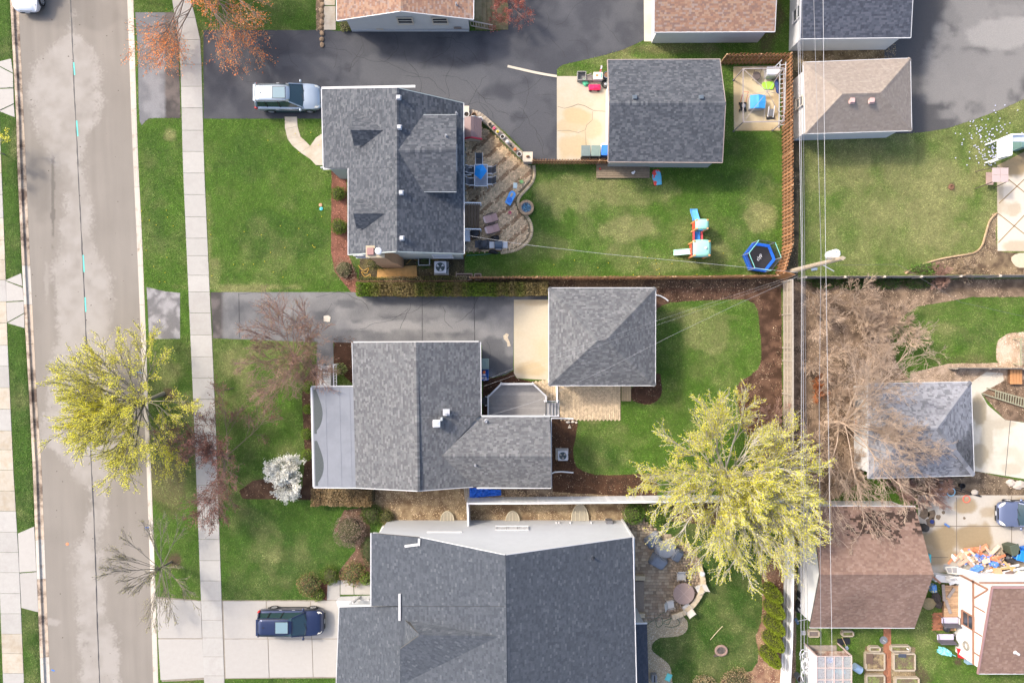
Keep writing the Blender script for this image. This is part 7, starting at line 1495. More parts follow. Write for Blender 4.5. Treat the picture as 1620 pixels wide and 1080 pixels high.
def wheelie(label,px,py,rz,m,lid,w=.62,d=.72,h=1.0,group='wheeled bins'):
    t = thing('wheeled_bin',label,'bin',P(px,py),rz,group); MB().add([(-w*.4,-d*.38,.05),(w*.4,-d*.38,.05),(w*.4,d*.38,.05),(-w*.4,d*.38,.05),(-w/2,-d/2,h),(w/2,-d/2,h),(w/2,d/2,h),(-w/2,d/2,h)],[(3,2,1,0),(0,1,5,4),(1,2,6,5),(2,3,7,6),(3,0,4,7),(4,5,6,7)]).build('body',m,t,bevel=.03)
    l = MB().box((0,.01,h+.035),(w+.05,d+.06,.06)).build('lid',lid,t,bevel=.025); MB().box((0,0,h+.07),(w*.55,d*.7,.02)).build('lid_panel',lid,l,bevel=.01); MB().tube([(-w*.4,-d/2-.07,h),(w*.4,-d/2-.07,h)],.018,6).build('handle',BLK,t)
    for s in (-1,1): MB().tube([(s*w*.38,-d*.4,.1),(s*w*.38+.05*s,-d*.4,.1)],.1,10).build('wheel',BLK,t)
    return t
wheelie('dark green wheeled bin, left one beside the concrete pad fence',924.5,245,0,BINB,M_('bin_lid',(.15,.19,.18),.5,.1)); wheelie('green wheeled bin in the middle of three by the garage',940,245,0,BINB,M_('bin_lid2',(.17,.23,.205),.5,.1)); wheelie('blue recycling bin against the slate roofed garage',955,244,0,BLU,M_('bin_blue_lid',(.03,.17,.58),.5,.1),.55,.7); one('plastic_bag','white plastic bag behind the blue recycling bin','bag',MB().ell((0,0,.35),(.25,.22,.35),10,7,.15),WHT,955,233,smooth=True)
one('utility_tub','grey open utility tub at the corner of the concrete pad','tub',MB().prism([(-.32,-.3),(.32,-.3),(.32,.3),(-.32,.3)],.0,.06).bar((-.3,-.32,.2),(-.3,.32,.2),.05,.4).bar((.3,-.32,.2),(.3,.32,.2),.05,.4).bar((-.27,-.3,.2),(.27,-.3,.2),.05,.4).bar((-.27,.3,.2),(.27,.3,.2),.05,.4),M_('tub_grey',(.24,.23,.215),.6,.2),919.5,123); t = thing('cooler','white cooler box with coloured label on the concrete pad','cooler',P(945,124)); MB().box((0,0,.22),(.66,.52,.44)).build('body',LGR,t,bevel=.03); MB().box((0,0,.46),(.68,.54,.06)).build('lid',M_('lid_cream',(.58,.54,.47),.5,.12,6),t,bevel=.02); MB().box((-.08,.02,.493),(.18,.14,.006)).build('sticker',ORG,t); MB().box((.22,0,.493),(.08,.3,.006)).build('sticker',M_('green_teal',(.05,.35,.30),.5,.1),t)
one('garden_trolley','small rusty garden trolley between the tub and the cooler','trolley',MB().box((0,0,.25),(.5,.4,.1)).tube([(-.25,-.22,.1),(-.25,-.17,.1)],.1,8).tube([(.25,-.22,.1),(.25,-.17,.1)],.1,8).bar((-.2,.15,.3),(.15,.2,.6),.05),M_('rusty_grey',(.20,.17,.15),.7,.3,9),931.5,125.5); one('soil_bag','green plastic sack in front of the grey tub','sack',MB().ell((0,0,.1),(.24,.28,.1),12,6,.15),M_('sack_green',(.08,.42,.22),.5,.4,8),926,131.5,smooth=True)
t = thing('toy_wagon','bright pink red toy wagon on the concrete pad','toy wagon',P(940,140.5)); MB().box((0,0,.25),(.86,.4,.2)).build('body',M_('hot_pink',(.70,.02,.10),.4,.1),t,bevel=.05); MB().box((.1,0,.36),(.4,.22,.1)).build('seat',M_('hot_pink'),t,bevel=.03); MB().tube([(-.43,0,.3),(-.62,0,.5)],.02,6).build('handle',BLK,t)
for sx in (-.3,.3):
    for sy in (-.2,.2): MB().tube([(sx,sy-.03,.1),(sx,sy+.03,.1)],.1,10).build('wheel',BLK,t)
t = thing('patio_fan','black round fan lying near the garage corner','fan',P(957.5,134)); MB().tube([(.26*math.cos(a),.26*math.sin(a),.12) for a in np.linspace(0,6.28,17)[:-1]],.06,6,True).build('housing',BLK,t); MB().lathe([(.10,.08),(.10,.16),(.04,.18)],(0,0,0),12).build('hub',LGR,t)
for k in range(4): a = k*1.57; MB().slab([(.05*math.cos(a),.05*math.sin(a),.12),(.2*math.cos(a-.3),.2*math.sin(a-.3),.10),(.2*math.cos(a+.3),.2*math.sin(a+.3),.14)],.01).build('blade',DGR,t)
t = thing('steel_drum','dark open bucket beside the cooler under the garage eave','bucket',P(958.5,122)); MB().lathe([(.2,0),(.24,.45),(.21,.45),(.18,.06)],(0,0,0),14).build('vessel',M_('bucket_blue',(.13,.16,.20),.5,.2),t,smooth=True); MB().lathe([(.2,.40),(.19,.41)],(0,0,0),14).build('contents',BRN,t)
one('toy_flag','red white and blue toy leaning behind the cooler','toy',MB().bar((0,-.1,.1),(.1,.35,.5),.12,.04),mat('tricolour',(.7,.7,.72),.5,0,col2=(.5,.03,.04),c2scale=3,c2lo=.5,c2hi=.52),948.5,116)
# house side clutter
def ac(label,px,py,s,fanm,px2=None):
    t = thing('air_conditioner',label,'air conditioner',P(px,py)); MB().box((0,0,.04),(s+.25,s+.15,.08)).build('base_slab',M_('slab_grey',(.40,.38,.35),.9,.1),t); MB().box((0,0,.45),(s,s,.75)).build('housing',M_('ac_grey',(.36,.38,.40),.5,.08),t,bevel=.03)
    MB().box((0,0,.84),(s+.03,s+.03,.05)).build('top_panel',M_('ac_top',(.50,.51,.54),.45,.06),t,bevel=.015); f = MB().lathe([(s*.40,.865),(s*.40,.872)],(0,0,0),24).build('fan_opening',M_('fan_dark',(.02,.045,.05),.4,.1),t)
    for k in range(3): a = k*2.094+.6; MB().slab([(.06*math.cos(a),.06*math.sin(a),.876),(s*.36*math.cos(a-.35),s*.36*math.sin(a-.35),.876),(s*.36*math.cos(a+.35),s*.36*math.sin(a+.35),.882)],.003).build('fan_blade',fanm,f)
    MB().lathe([(.07,.87),(.07,.90)],(0,0,0),12).build('hub',DGR,f); g = MB()
    for r in (.16,.26,.36): g.tube([(s*r*1.1*math.cos(a),s*r*1.1*math.sin(a),.905) for a in np.linspace(0,6.2832,21)[:-1]],.005,4,True)
    g.build('guard',GRY,t); MB().bar((s*.5,-.1,.3),(s*.5+.3,.2,.3),.05).build('line_set',BLK,t); return t
ac('grey air conditioner unit below the upper house corner',698.5,424.5,.82,M_('fan_pale',(.55,.55,.56),.4,.1)); ac('pale air conditioner unit in the mulch beside the middle house wing',889,717.5,.68,M_('fan_tan',(.40,.36,.30),.5,.1))
t = thing('plywood_sheet','orange brown plywood sheets lying beside the long hedge','plywood',P(628,431)); PLY = M_('plywood',(.40,.225,.075),.85,.3,3,bump=.1,bscale=20)
MB().prism([(-1.45,-.4),(0,-.44),(0,.44),(-1.4,.42)],.1,.13).build('sheet',PLY,t); MB().prism([(.01,-.44),(1.5,-.42),(1.45,.5),(.01,.44)],.1,.135).build('sheet',PLY,t)
for sx in (-1,0,1): MB().bar((sx,-.35,.05),(sx,.35,.05),.09,.1).build('batten',BRN,t)
t = thing('planter_box','black square planter with pale rim under the house wall','planter',P(672,413.5)); 
for a,b in (((-.4,-.32),(.4,-.32)),((.4,-.32),(.4,.32)),((.4,.32),(-.4,.32)),((-.4,.32),(-.4,-.32))): MB().bar((*a,.25),(*b,.25),.05,.5).build('side',M_('pale_rim',(.42,.42,.41),.6,.1),t)
MB().box((0,0,.2),(.74,.6,.3)).build('soil',M_('soil'),t)
for k,(x0,x1,lab) in enumerate(((722,747,'long low timber garden frame beside the long hedge'),(751,761,'small square timber garden frame beside the long one'))):
    t = thing('planting_box',lab,'garden frame',P((x0+x1)/2,438)); w = (x1-x0)/M1/2
    for a,b in (((-w,-.22),(w,-.22)),((w,-.22),(w,.22)),((w,.22),(-w,.22)),((-w,.22),(-w,-.22))): MB().bar((*a,.08),(*b,.08),.05,.16).build('side',M_('pale_pink_wood',(.42,.33,.28),.85,.15),t)
    MB().box((0,0,.04),(2*w-.06,.38,.06)).build('soil',M_('frame_soil',(.10,.07,.05),.95,.3,12),t)
def hose(label,pts,r,m,z=.03): o = MB().tube([P(a,b)+Vector((0,0,z+.012*(i % 2))) for i,(a,b) in enumerate(smooth_poly(pts,5,False))],r,5).build('garden_hose',m,smooth=True); return tag(o,label,'hose')
hose('yellow garden hose coiled beside the brick chimney',[(567,420),(575,428),(583,424),(580,432),(572,430),(578,438),(586,434),(585,440)],.03,M_('hose_yellow',(.42,.25,.05),.6,.1)); hose('yellow garden hose running along the upper house wall',[(643,418),(653,409),(660,412),(690,411),(705,406),(733,405),(737,398)],.022,M_('hose_yellow')); hose('green garden hose looped on the gravel bed',[(1004,1000),(1020,990),(1036,978),(1046,975),(1048,986),(1040,991),(1038,978),(1050,968),(1060,974),(1058,986),(1048,984),(1060,978),(1072,979),(1074,987),(1064,991),(1052,990)],.02,M_('hose_green',(.04,.10,.05),.5,.1)); hose('thin teal hose lying below the patio corner',[(738,404),(760,403),(790,400)],.02,M_('hose_teal',(.08,.22,.20),.5,.1))
t = thing('stepping_stones','row of tan edging stones beside the lawn at the top','edging',P(509,25))
for i in range(9): MB().ell((random.uniform(-.05,.05),1.2-i*.42,.06),(.17,.19,.11),8,5,.15).build('stone',M_('edge_stone',(.30,.21,.13),.9,.3,6,objrand=.25),t)
wk = structure('front_walk','short tan concrete walk beside the rust roofed house')
quad_slab('slab',poly([(513,-60),(530,-60),(530,9),(512.5,9)]),.03,MAT_SLABO,wk); quad_slab('slab',poly([(512.5,10),(531,10),(531.5,48),(512.5,48)]),.03,MAT_SLABO,wk)
for a in ((507.5,324.5,'terracotta coloured lawn disc beside the mulch bed',M_('disc_tan',(.48,.26,.15),.7,.1)),(508.5,330.5,'turquoise lawn disc beside the mulch bed',M_('disc_teal',(.08,.48,.52),.6,.1))): one('valve_box',a[2],'valve cover',MB().lathe([(.13,0),(.13,.06),(.10,.08)],(0,0,0),14).lathe([(.04,.08),(.04,.10)],(0,0,0),8),a[3],a[0],a[1])
# ------------------------------------------------------------------ middle house yard
t = thing('porch_steps','white wooden porch steps with side railings beside the flat porch roof','steps',P(516,595)); A4 = poly([(503,578),(530,577),(530,612),(501,612)])
for i in range(8): y0 = 578+i*4.3; MB().prism(poly([(507,y0),(526,y0),(526,y0+4.0),(507,y0+4.0)]),.40,.44).build('board',M_('white_board',(.60,.59,.57),.6,.08,5,objrand=.1),t,world=True)
MB().prism(poly([(507,579),(526,579),(526,611),(507,611)]),0,.39).build('base',M_('base_grey',(.4,.4,.4),.7,.1),t,world=True)
for xa,xb in ((504,502),(527.5,528)):
    a,b = P(xa,577,1.3),P(xb,612,1.3); MB().bar(a,b,.09,.06).build('handrail',WHT,t,world=True); MB().bar(a-Vector((0,0,.75)),b-Vector((0,0,.75)),.06,.05).build('bottom_rail',WHT,t,world=True)
    for i in range(9): q = a.lerp(b,i/8); MB().bar(q,q-Vector((0,0,.78)),.045).build('baluster',WHT,t,world=True)
    MB().bar(a,Vector((a.x,a.y,0)),.11).build('post',WHT,t,world=True)
t = thing('rear_deck','grey composite deck with railing between the middle house and its garage','deck',P(818,640)); DK = M_('deck_grey',(.235,.225,.215),.75,.12,4,objrand=.12); zd = .55
do = [(773,659),(773,626),(793,606),(843,606),(863,625),(863,659)]; dw_ = [tuple(P2(a,b,zd)) for a,b in do]; y0,y1 = min(q[1] for q in dw_),max(q[1] for q in dw_); y = y0; bw = .14; cen = sum(q[0] for q in dw_)/6
while y < y1-.02:
    q = clip(clip([(cen-4,y+.004),(cen+4,y+.004),(cen+4,y+bw-.004),(cen-4,y+bw-.004)],(dw_[0]),(dw_[1])) if False else [(cen-4,y+.004),(cen+4,y+.004),(cen+4,min(y+bw-.004,y1)),(cen-4,min(y+bw-.004,y1))],(cen-9,y0),(cen+9,y0)); pp_ = dw_ if sum(dw_[i-1][0]*dw_[i][1]-dw_[i][0]*dw_[i-1][1] for i in range(6)) > 0 else dw_[::-1]
    for i in range(6):
        if len(q) > 2: q = clip(q,pp_[i],pp_[(i+1) % 6])
    if len(q) > 2: MB().prism(q,zd-.03,zd+random.uniform(0,.004)).build('board',DK,t,world=True)
    y += bw
MB().prism([(c_[0]*.985+cen*.015,c_[1]) for c_ in dw_],0,zd-.06).build('skirt',M_('deck_skirt',(.14,.13,.125),.8,.1),t,world=True); RL = M_('deck_rail',(.42,.42,.42),.5,.06)
for a,b in zip(do,do[1:]):
    if a[0] == 863 and b[0] == 863: b = (863,634)
    A,B = P(*a,1.0),P(*b,1.0); A = Vector((P(*a,zd).x,P(*a,zd).y,1.5)); B = Vector((P(*b,zd).x,P(*b,zd).y,1.5)); MB().bar(A,B,.11,.05).build('handrail',RL,t,world=True); MB().bar(A-Vector((0,0,.85)),B-Vector((0,0,.85)),.05,.05).build('bottom_rail',WHT,t,world=True); n = max(3,int((B-A).length/.12))
    for i in range(n): q = A.lerp(B,(i+.5)/n); MB().bar(q,q-Vector((0,0,.88)),.035).build('baluster',WHT,t,world=True)
    MB().bar(A,Vector((A.x,A.y,0)),.10).build('post',WHT,t,world=True)
t = thing('deck_steps','grey deck steps with white handrail leading down to the cream pavers','steps',P(874,646))
for i in range(4): MB().prism(poly([(863+i*5.4,636),(867.8+i*5.4,636),(867.8+i*5.4,657),(863+i*5.4,657)]),.45-i*.12-.04,.45-i*.12).build('tread',M_('tread_grey',(.26,.255,.25),.7,.1),t,world=True); MB().prism(poly([(867.9+i*5.4,636),(868.3+i*5.4,636),(868.3+i*5.4,657),(867.9+i*5.4,657)]),.33-i*.12-.04,.45-i*.12).build('riser',WHT,t,world=True)
for yy in (634.5,658): A,B = P(862,yy,1.4),P(884,yy,.95); MB().bar(A,B,.07,.06).build('handrail',RL if yy < 640 else WHT,t,world=True); MB().bar(B,Vector((B.x,B.y,0)),.08).build('post',WHT,t,world=True); MB().bar(A,Vector((A.x,A.y,.2)),.08).build('post',WHT,t,world=True)
t = thing('garden_gate','narrow white gate between the hip roofed garage and the deck steps','gate',P(880,622)); a,b = P(880,610,0),P(880,634,0)
for z in (.2,1.1): MB().bar(a+Vector((0,0,z)),b+Vector((0,0,z)),.06,.07).build('rail',WHT,t,world=True)
for i in range(9): q = a.lerp(b,i/8); MB().bar(q,q+Vector((0,0,1.2)),.05).build('picket',WHT,t,world=True)
wheelie('green wheeled bin behind the middle house',767,575,0,BINB,M_('bin_lid2')); t = thing('recycling_box','blue recycling box full of toys behind the middle house','recycling box',P(766,592)); 
for a,b in (((-.3,-.4),(.3,-.4)),((.3,-.4),(.3,.4)),((.3,.4),(-.3,.4)),((-.3,.4),(-.3,-.4))): MB().bar((*a,.18),(*b,.18),.03,.36).build('side',BLU,t)
MB().box((0,0,.03),(.58,.78,.04)).build('bottom',BLU,t); MB().ell((.0,.18,.3),(.13,.12,.12),8,6,.1).build('contents',ORG,t); MB().ell((0,-.02,.28),(.16,.08,.08),8,5).build('contents',WHT,t)
for x in (-.1,.12): MB().lathe([(.09,.2),(.09,.36),(.05,.37)],(x,-.26,0),10).build('contents',LGR,t)
t = thing('window_well','small grey window well between the middle house and the deck','window well',P(767.5,634)); MB().tube([(.32*math.cos(a),.34*math.sin(a),.14) for a in np.linspace(-1.57,1.57,10)],.035,6).build('rim',SIL,t); MB().lathe([(.3,.0),(.3,.015)],(0,0,0),12).build('floor',DGR,t)
t = thing('wooden_platform','small wooden step platform beside the cream pavers','platform',P(990,623)); [MB().prism(poly([(983+i*3.8,610),(986.4+i*3.8,610),(986.4+i*3.8,634),(983+i*3.8,634)]),.04,.12).build('board',M_('platform_wood',(.33,.25,.15),.85,.2,6,objrand=.2),t,world=True) for i in range(4)]
def drain(label,pts,r=.05,m=WHT): o = MB().tube([P(a,b)+Vector((0,0,z)) for a,b,z in pts],r,8).build('drain_pipe',m,smooth=True); return tag(o,label,'pipe')
drain('white drain pipe curving over the mulch beside the house wing',[(872,748,.25),(877,746,.1),(888,745.5,.06),(907,747,.05)]); drain('white drain pipe curving from the hip roofed garage corner',[(1037,467,.3),(1044,468,.1),(1052,472,.06),(1057,476,.05)]); drain('white downspout pipe lying along the cream paver edge',[(872,660,.6),(884,661,.15),(907,662,.06)])
one('garden_ornament','small pale triangular ornament in the dark mulch','ornament',MB().tube([(-.1,-.1,.04),(.1,-.1,.04),(0,.14,.04)],.03,6,True).ell((0,-.05,.05),.05,6,4),M_('ornament',(.55,.50,.42),.8,.1),901,674.5); one('splash_block','broken pale stones in the mulch beside the downspout','stones',MB().ell((-.25,0,.04),(.16,.09,.05),7,5,.2).ell((.1,.03,.04),(.15,.08,.05),7,5,.2).ell((.35,-.02,.04),(.1,.08,.05),7,5,.2),M_('ornament'),904,667.5)
one('stone_plate','white stone slab patch in the middle asphalt driveway','stone slab',MB().prism([(-.24,-.18),(.2,-.24),(.27,.1),(.1,.25),(-.25,.2)],0,.03),M_('stone_white',(.50,.45,.38),.9,.25,9),517.5,504,.01)
one('concrete_scar','pale worn patch in the asphalt beside the concrete pad','patch',MB().prism([P2(a,b)[0:2] for a,b in ((796,531),(801,527),(805,529),(803,534),(806,540),(808,547),(803,548),(802,541),(797,536))],.0,.016),M_('scar',(.44,.37,.27),.95,.3,9),810,540)
t = thing('blue_tarpaulin','crumpled blue tarpaulin between the house wing and the vinyl fence','tarpaulin',P(768,778)); mb = MB(); n = 16; mm = 7; V = [((i/(n-1)-.5)*2.3,(j/(mm-1)-.5)*.75*(1-.5*i/n),.1+.22*random.random()*(1-.4*i/n)) for i in range(n) for j in range(mm)]; mb.add(V,[(i*mm+j,i*mm+j+1,(i+1)*mm+j+1,(i+1)*mm+j) for i in range(n-1) for j in range(mm-1)]); mb.build('sheet',M_('tarp_blue',(.015,.12,.58),.45,.15),t)
one('lumber_stack','old grey timber leaning at the end of the vinyl fence','timber',MB().bar((-.1,.5,.1),(0,-.5,.15),.1,.06).bar((.05,.5,.1),(.12,-.5,.2),.1,.06).bar((.2,.5,.1),(.22,-.45,.12),.1,.06),OLDW2,737,781)
one('fallen_branch','dark bare branch lying on the front lawn of the middle house','branch',MB().tube([(-.7,-.05,.04),(-.2,.0,.05),(.3,.06,.05),(.65,.18,.06)],[.02,.03,.035,.02],5),DARKB,357,616.5)
# ------------------------------------------------------------------ lower house yard
t = thing('seat_wall','curved beige stone seat wall round the block patio','wall',P(1100,950)); cw = smooth_poly([(1104,893),(1110,915),(1108,930),(1102,942),(1093,954),(1083,963),(1072,969),(1061,972)],2,False); mb = MB(); CB = M_('seat_cap',(.50,.41,.28),.9,.12,6,objrand=.12)
for a,b in zip(cw,cw[1:]): A,B = P(*a),P(*b); mb.bar(A+Vector((0,0,.2)),B+Vector((0,0,.2)),.28,.4); A.z = B.z = .44; d = (B-A).normalized()*.006; MB().bar(A+d,B-d,.38,.08).build('cap_stone',CB,t,world=True,bevel=.012)
mb.build('core',M_('wall_tan',(.36,.29,.20),.9,.2),t,world=True)
t = thing('patio_step','long taupe stone step with buff pillars against the lower house','step',P(1011,952)); MB().prism(poly([(1003,918),(1018,918),(1018,968),(1003,968)]),0,.16).build('tread',M_('step_taupe',(.23,.185,.145),.9,.15),t,world=True)
for yy in (911,970): MB().prism(poly([(1003,yy-3.5),(1019,yy-3.5),(1019,yy+3.5),(1003,yy+3.5)]),0,.42).build('pillar',CB,t,world=True,bevel=.015)
t = thing('dining_table','round brown stone patio table with crossing inlay lines','table',P(1078,933)); MB().lathe([(.76,.68),(.78,.71),(.76,.73)],(0,0,0),32).build('table_top',M_('table_brown',(.25,.185,.165),.7,.12,9),t); MB().lathe([(.3,0),(.12,.1),(.1,.6),(.3,.68)],(0,0,0),14).build('pedestal',M_('bronze_frame'),t)
for a in (.8,2.37): MB().bar((-.72*math.cos(a),-.72*math.sin(a),.731),(.72*math.cos(a),.72*math.sin(a),.731),.02,.006).build('inlay',M_('inlay',(.36,.29,.26),.7,.1),t)
CRM = M_('cream_sling',(.50,.48,.44),.75,.06)
for a in ((1075,909,-1.57,'cream sling chair above the round patio table'),(1104,928,3.6,'cream sling chair right of the round table by the seat wall'),(1084,957,2.2,'cream sling chair below the round table by the seat wall'),(1059,952,.15,'cream sling chair lower left of the round table')): patio_chair('patio_chair',a[3],a[0],a[1],a[2],CRM,M_('cream_frame',(.5,.47,.42),.5,.05),'cream chairs at the round table',.55)
CVR = M_('furniture_cover',(.19,.215,.26),.7,.12,3)
for a in ((1033,853,.6,.62,'grey covered armchair nearest the bright green shrubs'),(1040,886,-.5,.62,'grey covered armchair standing alone on the block patio'),(1052,868,.2,.85,'pale grey covered round table half under the yellow tree'),(1070,876,1.0,.5,'grey covered chair mostly hidden under the yellow tree')):
    s = a[3]; one('covered_furniture',a[4],'furniture cover',MB().add([(-s,-s*.8,0),(s,-s*.8,0),(s,s*.8,0),(-s,s*.8,0),(-s*.8,-s*.62,.42),(s*.8,-s*.62,.42),(s*.8,s*.62,.8),(-s*.8,s*.62,.8)],[(3,2,1,0),(0,1,5,4),(1,2,6,5),(2,3,7,6),(3,0,4,7),(4,5,6,7)]),CVR if a[3] != .85 else M_('cover_pale',(.33,.34,.36),.7,.12,3),a[0],a[1],rz=a[2],bevel=.08,smooth=True)
t = thing('patio_planter','white pot on the end of the curved seat wall','flower pot',P(1107,902)); MB().lathe([(.13,0),(.18,.3),(.15,.3),(.12,.1)],(0,0,.45),12).build('vessel',POTC['w'],t,smooth=True); MB().ell((0,0,.76),(.14,.14,.07),8,5,.2).build('flowers',WHT,t)
one('patio_pot','small dark red pot beside the curved seat wall','flower pot',MB().lathe([(.1,0),(.15,.25),(.12,.25),(.1,.05)],(0,0,0),12).ell((0,0,.27),(.12,.12,.08),8,5,.2),M_('dark_red_pot',(.13,.04,.03),.6,.3,12),1095,899,smooth=True)
t = thing('fire_ring','round cast iron fire pit with slotted grate on the dark lawn','fire pit',P(1140,1027)); MB().tube([(.40*math.cos(a),.34*math.sin(a),.14) for a in np.linspace(0,6.2832,21)[:-1]],.09,7,True).build('ring',M_('ring_clay',(.27,.185,.15),.85,.2,9),t); MB().lathe([(.34,0),(.34,.1)],(0,0,0),16).build('bowl',BLK,t)
for i in range(6): x = -.24+i*.096; l = math.sqrt(max(.34**2-x*x,.01))*.9; MB().bar((x,-l,.15),(x,l,.15),.035).build('grate_bar',M_('rusty_grey'),t)
one('log_stub','dark log stub beside the iron fire pit','log',MB().tube([(-.15,0,.08),(.18,.05,.08)],.09,8),DARKB,1132,1036); one('storage_tray','turquoise storage lid on the gravel bed','lid',MB().prism([(-.2,-.27),(.2,-.27),(.2,.27),(-.2,.27)],.0,.05).box((0,0,.06),(.3,.44,.02)),M_('turquoise_lid',(.14,.55,.52),.5,.08),1057.5,1070.5,.02,rz=-.4,bevel=.02)
t = thing('garden_bench','grey bucket and hose reel beside the low dark roof','hose reel',P(1033,1068)); MB().box((0,0,.25),(.4,.55,.5)).build('housing',GRY,t,bevel=.05); MB().tube([(.02,.22*math.cos(a),.52+.02*math.sin(a)) for a in np.linspace(0,6.28,15)[:-1]],.04,6,True).build('hose_coil',BLK,t)
one('stick','long dry stick lying on the dark lawn','stick',MB().tube([(-.45,-.5,.07),(0,.05,.09),(.45,.5,.07)],.025,5),M_('straw',(.52,.45,.28),.9,.1),1133,1000)
for i in range(9): pass
# ------------------------------------------------------------------ right hand yards
t = thing('garden_shed','white slatted lean-to shelter at the right edge of the right yard','shelter',P(1600,232)); ze = 1.9; q = [P(1577,222,ze),P(1600,213,2.3),P(1600,246,2.3),P(1577,251,ze)]
q = [Vector((P(1577,222,1.2).x,P(0,222,1.2).y,1.2)),Vector((P(1600,213,2.1).x,P(0,213,2.1).y,2.1)),Vector((P(1600,245,2.1).x,P(0,245,2.1).y,2.1)),Vector((P(1577,251,1.2).x,P(0,251,1.2).y,1.2))]
for i in range(9): f0,f1 = i/9,(i+.94)/9; MB().slab([q[0].lerp(q[3],f0),q[1].lerp(q[2],f0),q[1].lerp(q[2],f1),q[0].lerp(q[3],f1)],.03).build('slat',WHT,t,world=True)
MB().bar(q[1],q[2],.09,.08).build('ridge_beam',WHT,t,world=True); MB().bar(q[1],q[1]+Vector((4,.1,0)),.08,.12).build('beam',WHT,t,world=True); MB().bar(q[0],q[1],.07,.1).build('beam',WHT,t,world=True); MB().slab([q[1]+Vector((0,0,-.15)),q[1]+Vector((4,.1,-.15)),q[1]+Vector((4,-.45,-.15)),q[1]+Vector((0,-.45,-.15))],.03).build('side_panel',M_('pale_blue_panel',(.50,.55,.62),.6,.05),t,world=True)
for p in q: MB().bar(p,Vector((p.x,p.y,0)),.09).build('post',WHT,t,world=True)
one('storage_cabinet','blue green cabinet inside the white slatted shelter','cabinet',MB().box((0,0,.5),(.35,.8,1.0)).box((.19,0,.5),(.02,.7,.9)),M_('cabinet_teal',(.14,.24,.23),.6,.1),1604,231,bevel=.02); one('patio_cushion','dark mauve cushion on a bench under the white shelter','bench',MB().box((0,0,.25),(.9,.6,.4)).box((0,.05,.5),(.8,.5,.14)),M_('mauve',(.12,.075,.08),.8,.2),1617,229.5,bevel=.04)
t = thing('glider_swing','taupe four panel canopy swing at the corner of the right patio','swing',P(1575,279)); C4 = [P(1570,265.5,1.6),P(1595.5,263.5,1.6),P(1595.5,286.5,1.6),P(1570,288,1.6)]; mx,my = (C4[0].x+C4[1].x)/2,(C4[0].y+C4[3].y)/2
for x0,x1 in ((C4[0].x,mx-.012),(mx+.012,C4[1].x)):
    for y0,y1 in ((C4[3].y,my-.012),(my+.012,C4[0].y)): MB().slab([(x0,y0,1.58),(x1,y0,1.58),(x1,y1,1.6),(x0,y1,1.6)],.03).build('canopy_panel',M_('taupe_canopy',(.42,.33,.31),.8,.06),t,world=True)
for p in C4: MB().tube([p,Vector((p.x+(-.15 if p.x < mx else .1),p.y+(.12 if p.y > my else -.12),0))],.03,6).build('leg',M_('bronze_frame'),t,world=True)
MB().box((mx,my,.5),(.5,.9,.08)).build('seat',TAN,t,world=True)
one('tree_stump','small brown stump hole in the dry right lawn','stump',MB().lathe([(.24,0),(.22,.05),(.12,.08),(.10,.02)],(0,0,0),11),M_('stump',(.16,.085,.05),.95,.4,14),1505,296)
t = thing('brick_edging','curved buff brick edging along the right flower bed','edging',P(1500,405)); e = smooth_poly([(1433,432),(1445,424),(1462,417),(1490,409),(1520,404),(1540,400),(1552,390),(1558,372),(1565,350),(1576,338)],9,False); bm_ = MB().box((0,0,.06),(.20,.10,.12)).mesh('brick',M_('buff_brick',(.46,.33,.20),.9,.2,8,objrand=.2),bevel=.01)
for (a,b),(c,d) in zip(e,e[1:]): A,B = P(a,b),P(c,d); m_ = (A+B)/2-t.location; link_obj('brick',bm_,t,(m_.x,m_.y,0),math.atan2(B.y-A.y,B.x-A.x)+random.uniform(-.1,.1))
mb_ = one('plate','pale round flagstone at the lower end of the right patio','flagstone',MB().prism([(.75*math.cos(a)*(1+.1*math.sin(3*a)),.55*math.sin(a)) for a in np.linspace(0,6.28,15)[:-1]],0,.04),M_('flag',(.48,.41,.30),.9,.12),1616,412,.01)
# raised garden bits near the right edge
t = thing('wooden_stairs','orange cedar steps beside the round wood chip bed','steps',P(1603,594)); [MB().prism(poly([(1593+i*4.8,582),(1597.2+i*4.8,582),(1597.2+i*4.8,607),(1593+i*4.8,607)]),.3,.35).build('board',M_('fresh_cedar'),t,world=True) for i in range(4)]; MB().prism(poly([(1594,583),(1611,583),(1611,606),(1594,606)]),0,.29).build('frame',BRN,t,world=True)
t = thing('trellis','fallen mossy green wooden trellis on the dirt bed','trellis',P(1590,628)); MS = M_('mossy_wood',(.28,.27,.18),.9,.2,8); A,B = P(1553,622,.1),P(1640,650,.25)
MB().bar(A,B,.07,.07).build('rail',MS,t,world=True); MB().bar(A+Vector((.3,.4,.1)),B+Vector((.3,.55,.1)),.07,.07).build('rail',MS,t,world=True)
for i in range(14): f = .25+.6*i/13; q_ = A.lerp(B,f); MB().bar(q_,q_+Vector((-.05,.55,.12)),.05).build('slat',MS,t,world=True)
t = thing('trellis','upright green lattice panel at the right edge by the wood chips','trellis',P(1618,560))
for i in range(8): y = 537+i*5.4; MB().bar(P(1614,y,.8),P(1640,y,.8),.06,.05).build('slat',MS,t,world=True)
for x in (1615,1638): MB().bar(P(x,534,.76),P(x,578,.76),.09,.08).build('rail',MS,t,world=True)
for x,y in ((1615,536),(1615,576),(1638,536),(1638,576)): p = P(x,y,.76); MB().bar(p,Vector((p.x,p.y,0)),.07).build('post',MS,t,world=True)
t = thing('garden_chair','red and white folding chair against the old garage wall','chair',P(1352,668)); MB().box((0,0,.42),(.4,.45,.05)).build('seat',ORG,t); MB().box((-.2,0,.65),(.05,.45,.4)).build('backrest',ORG,t)
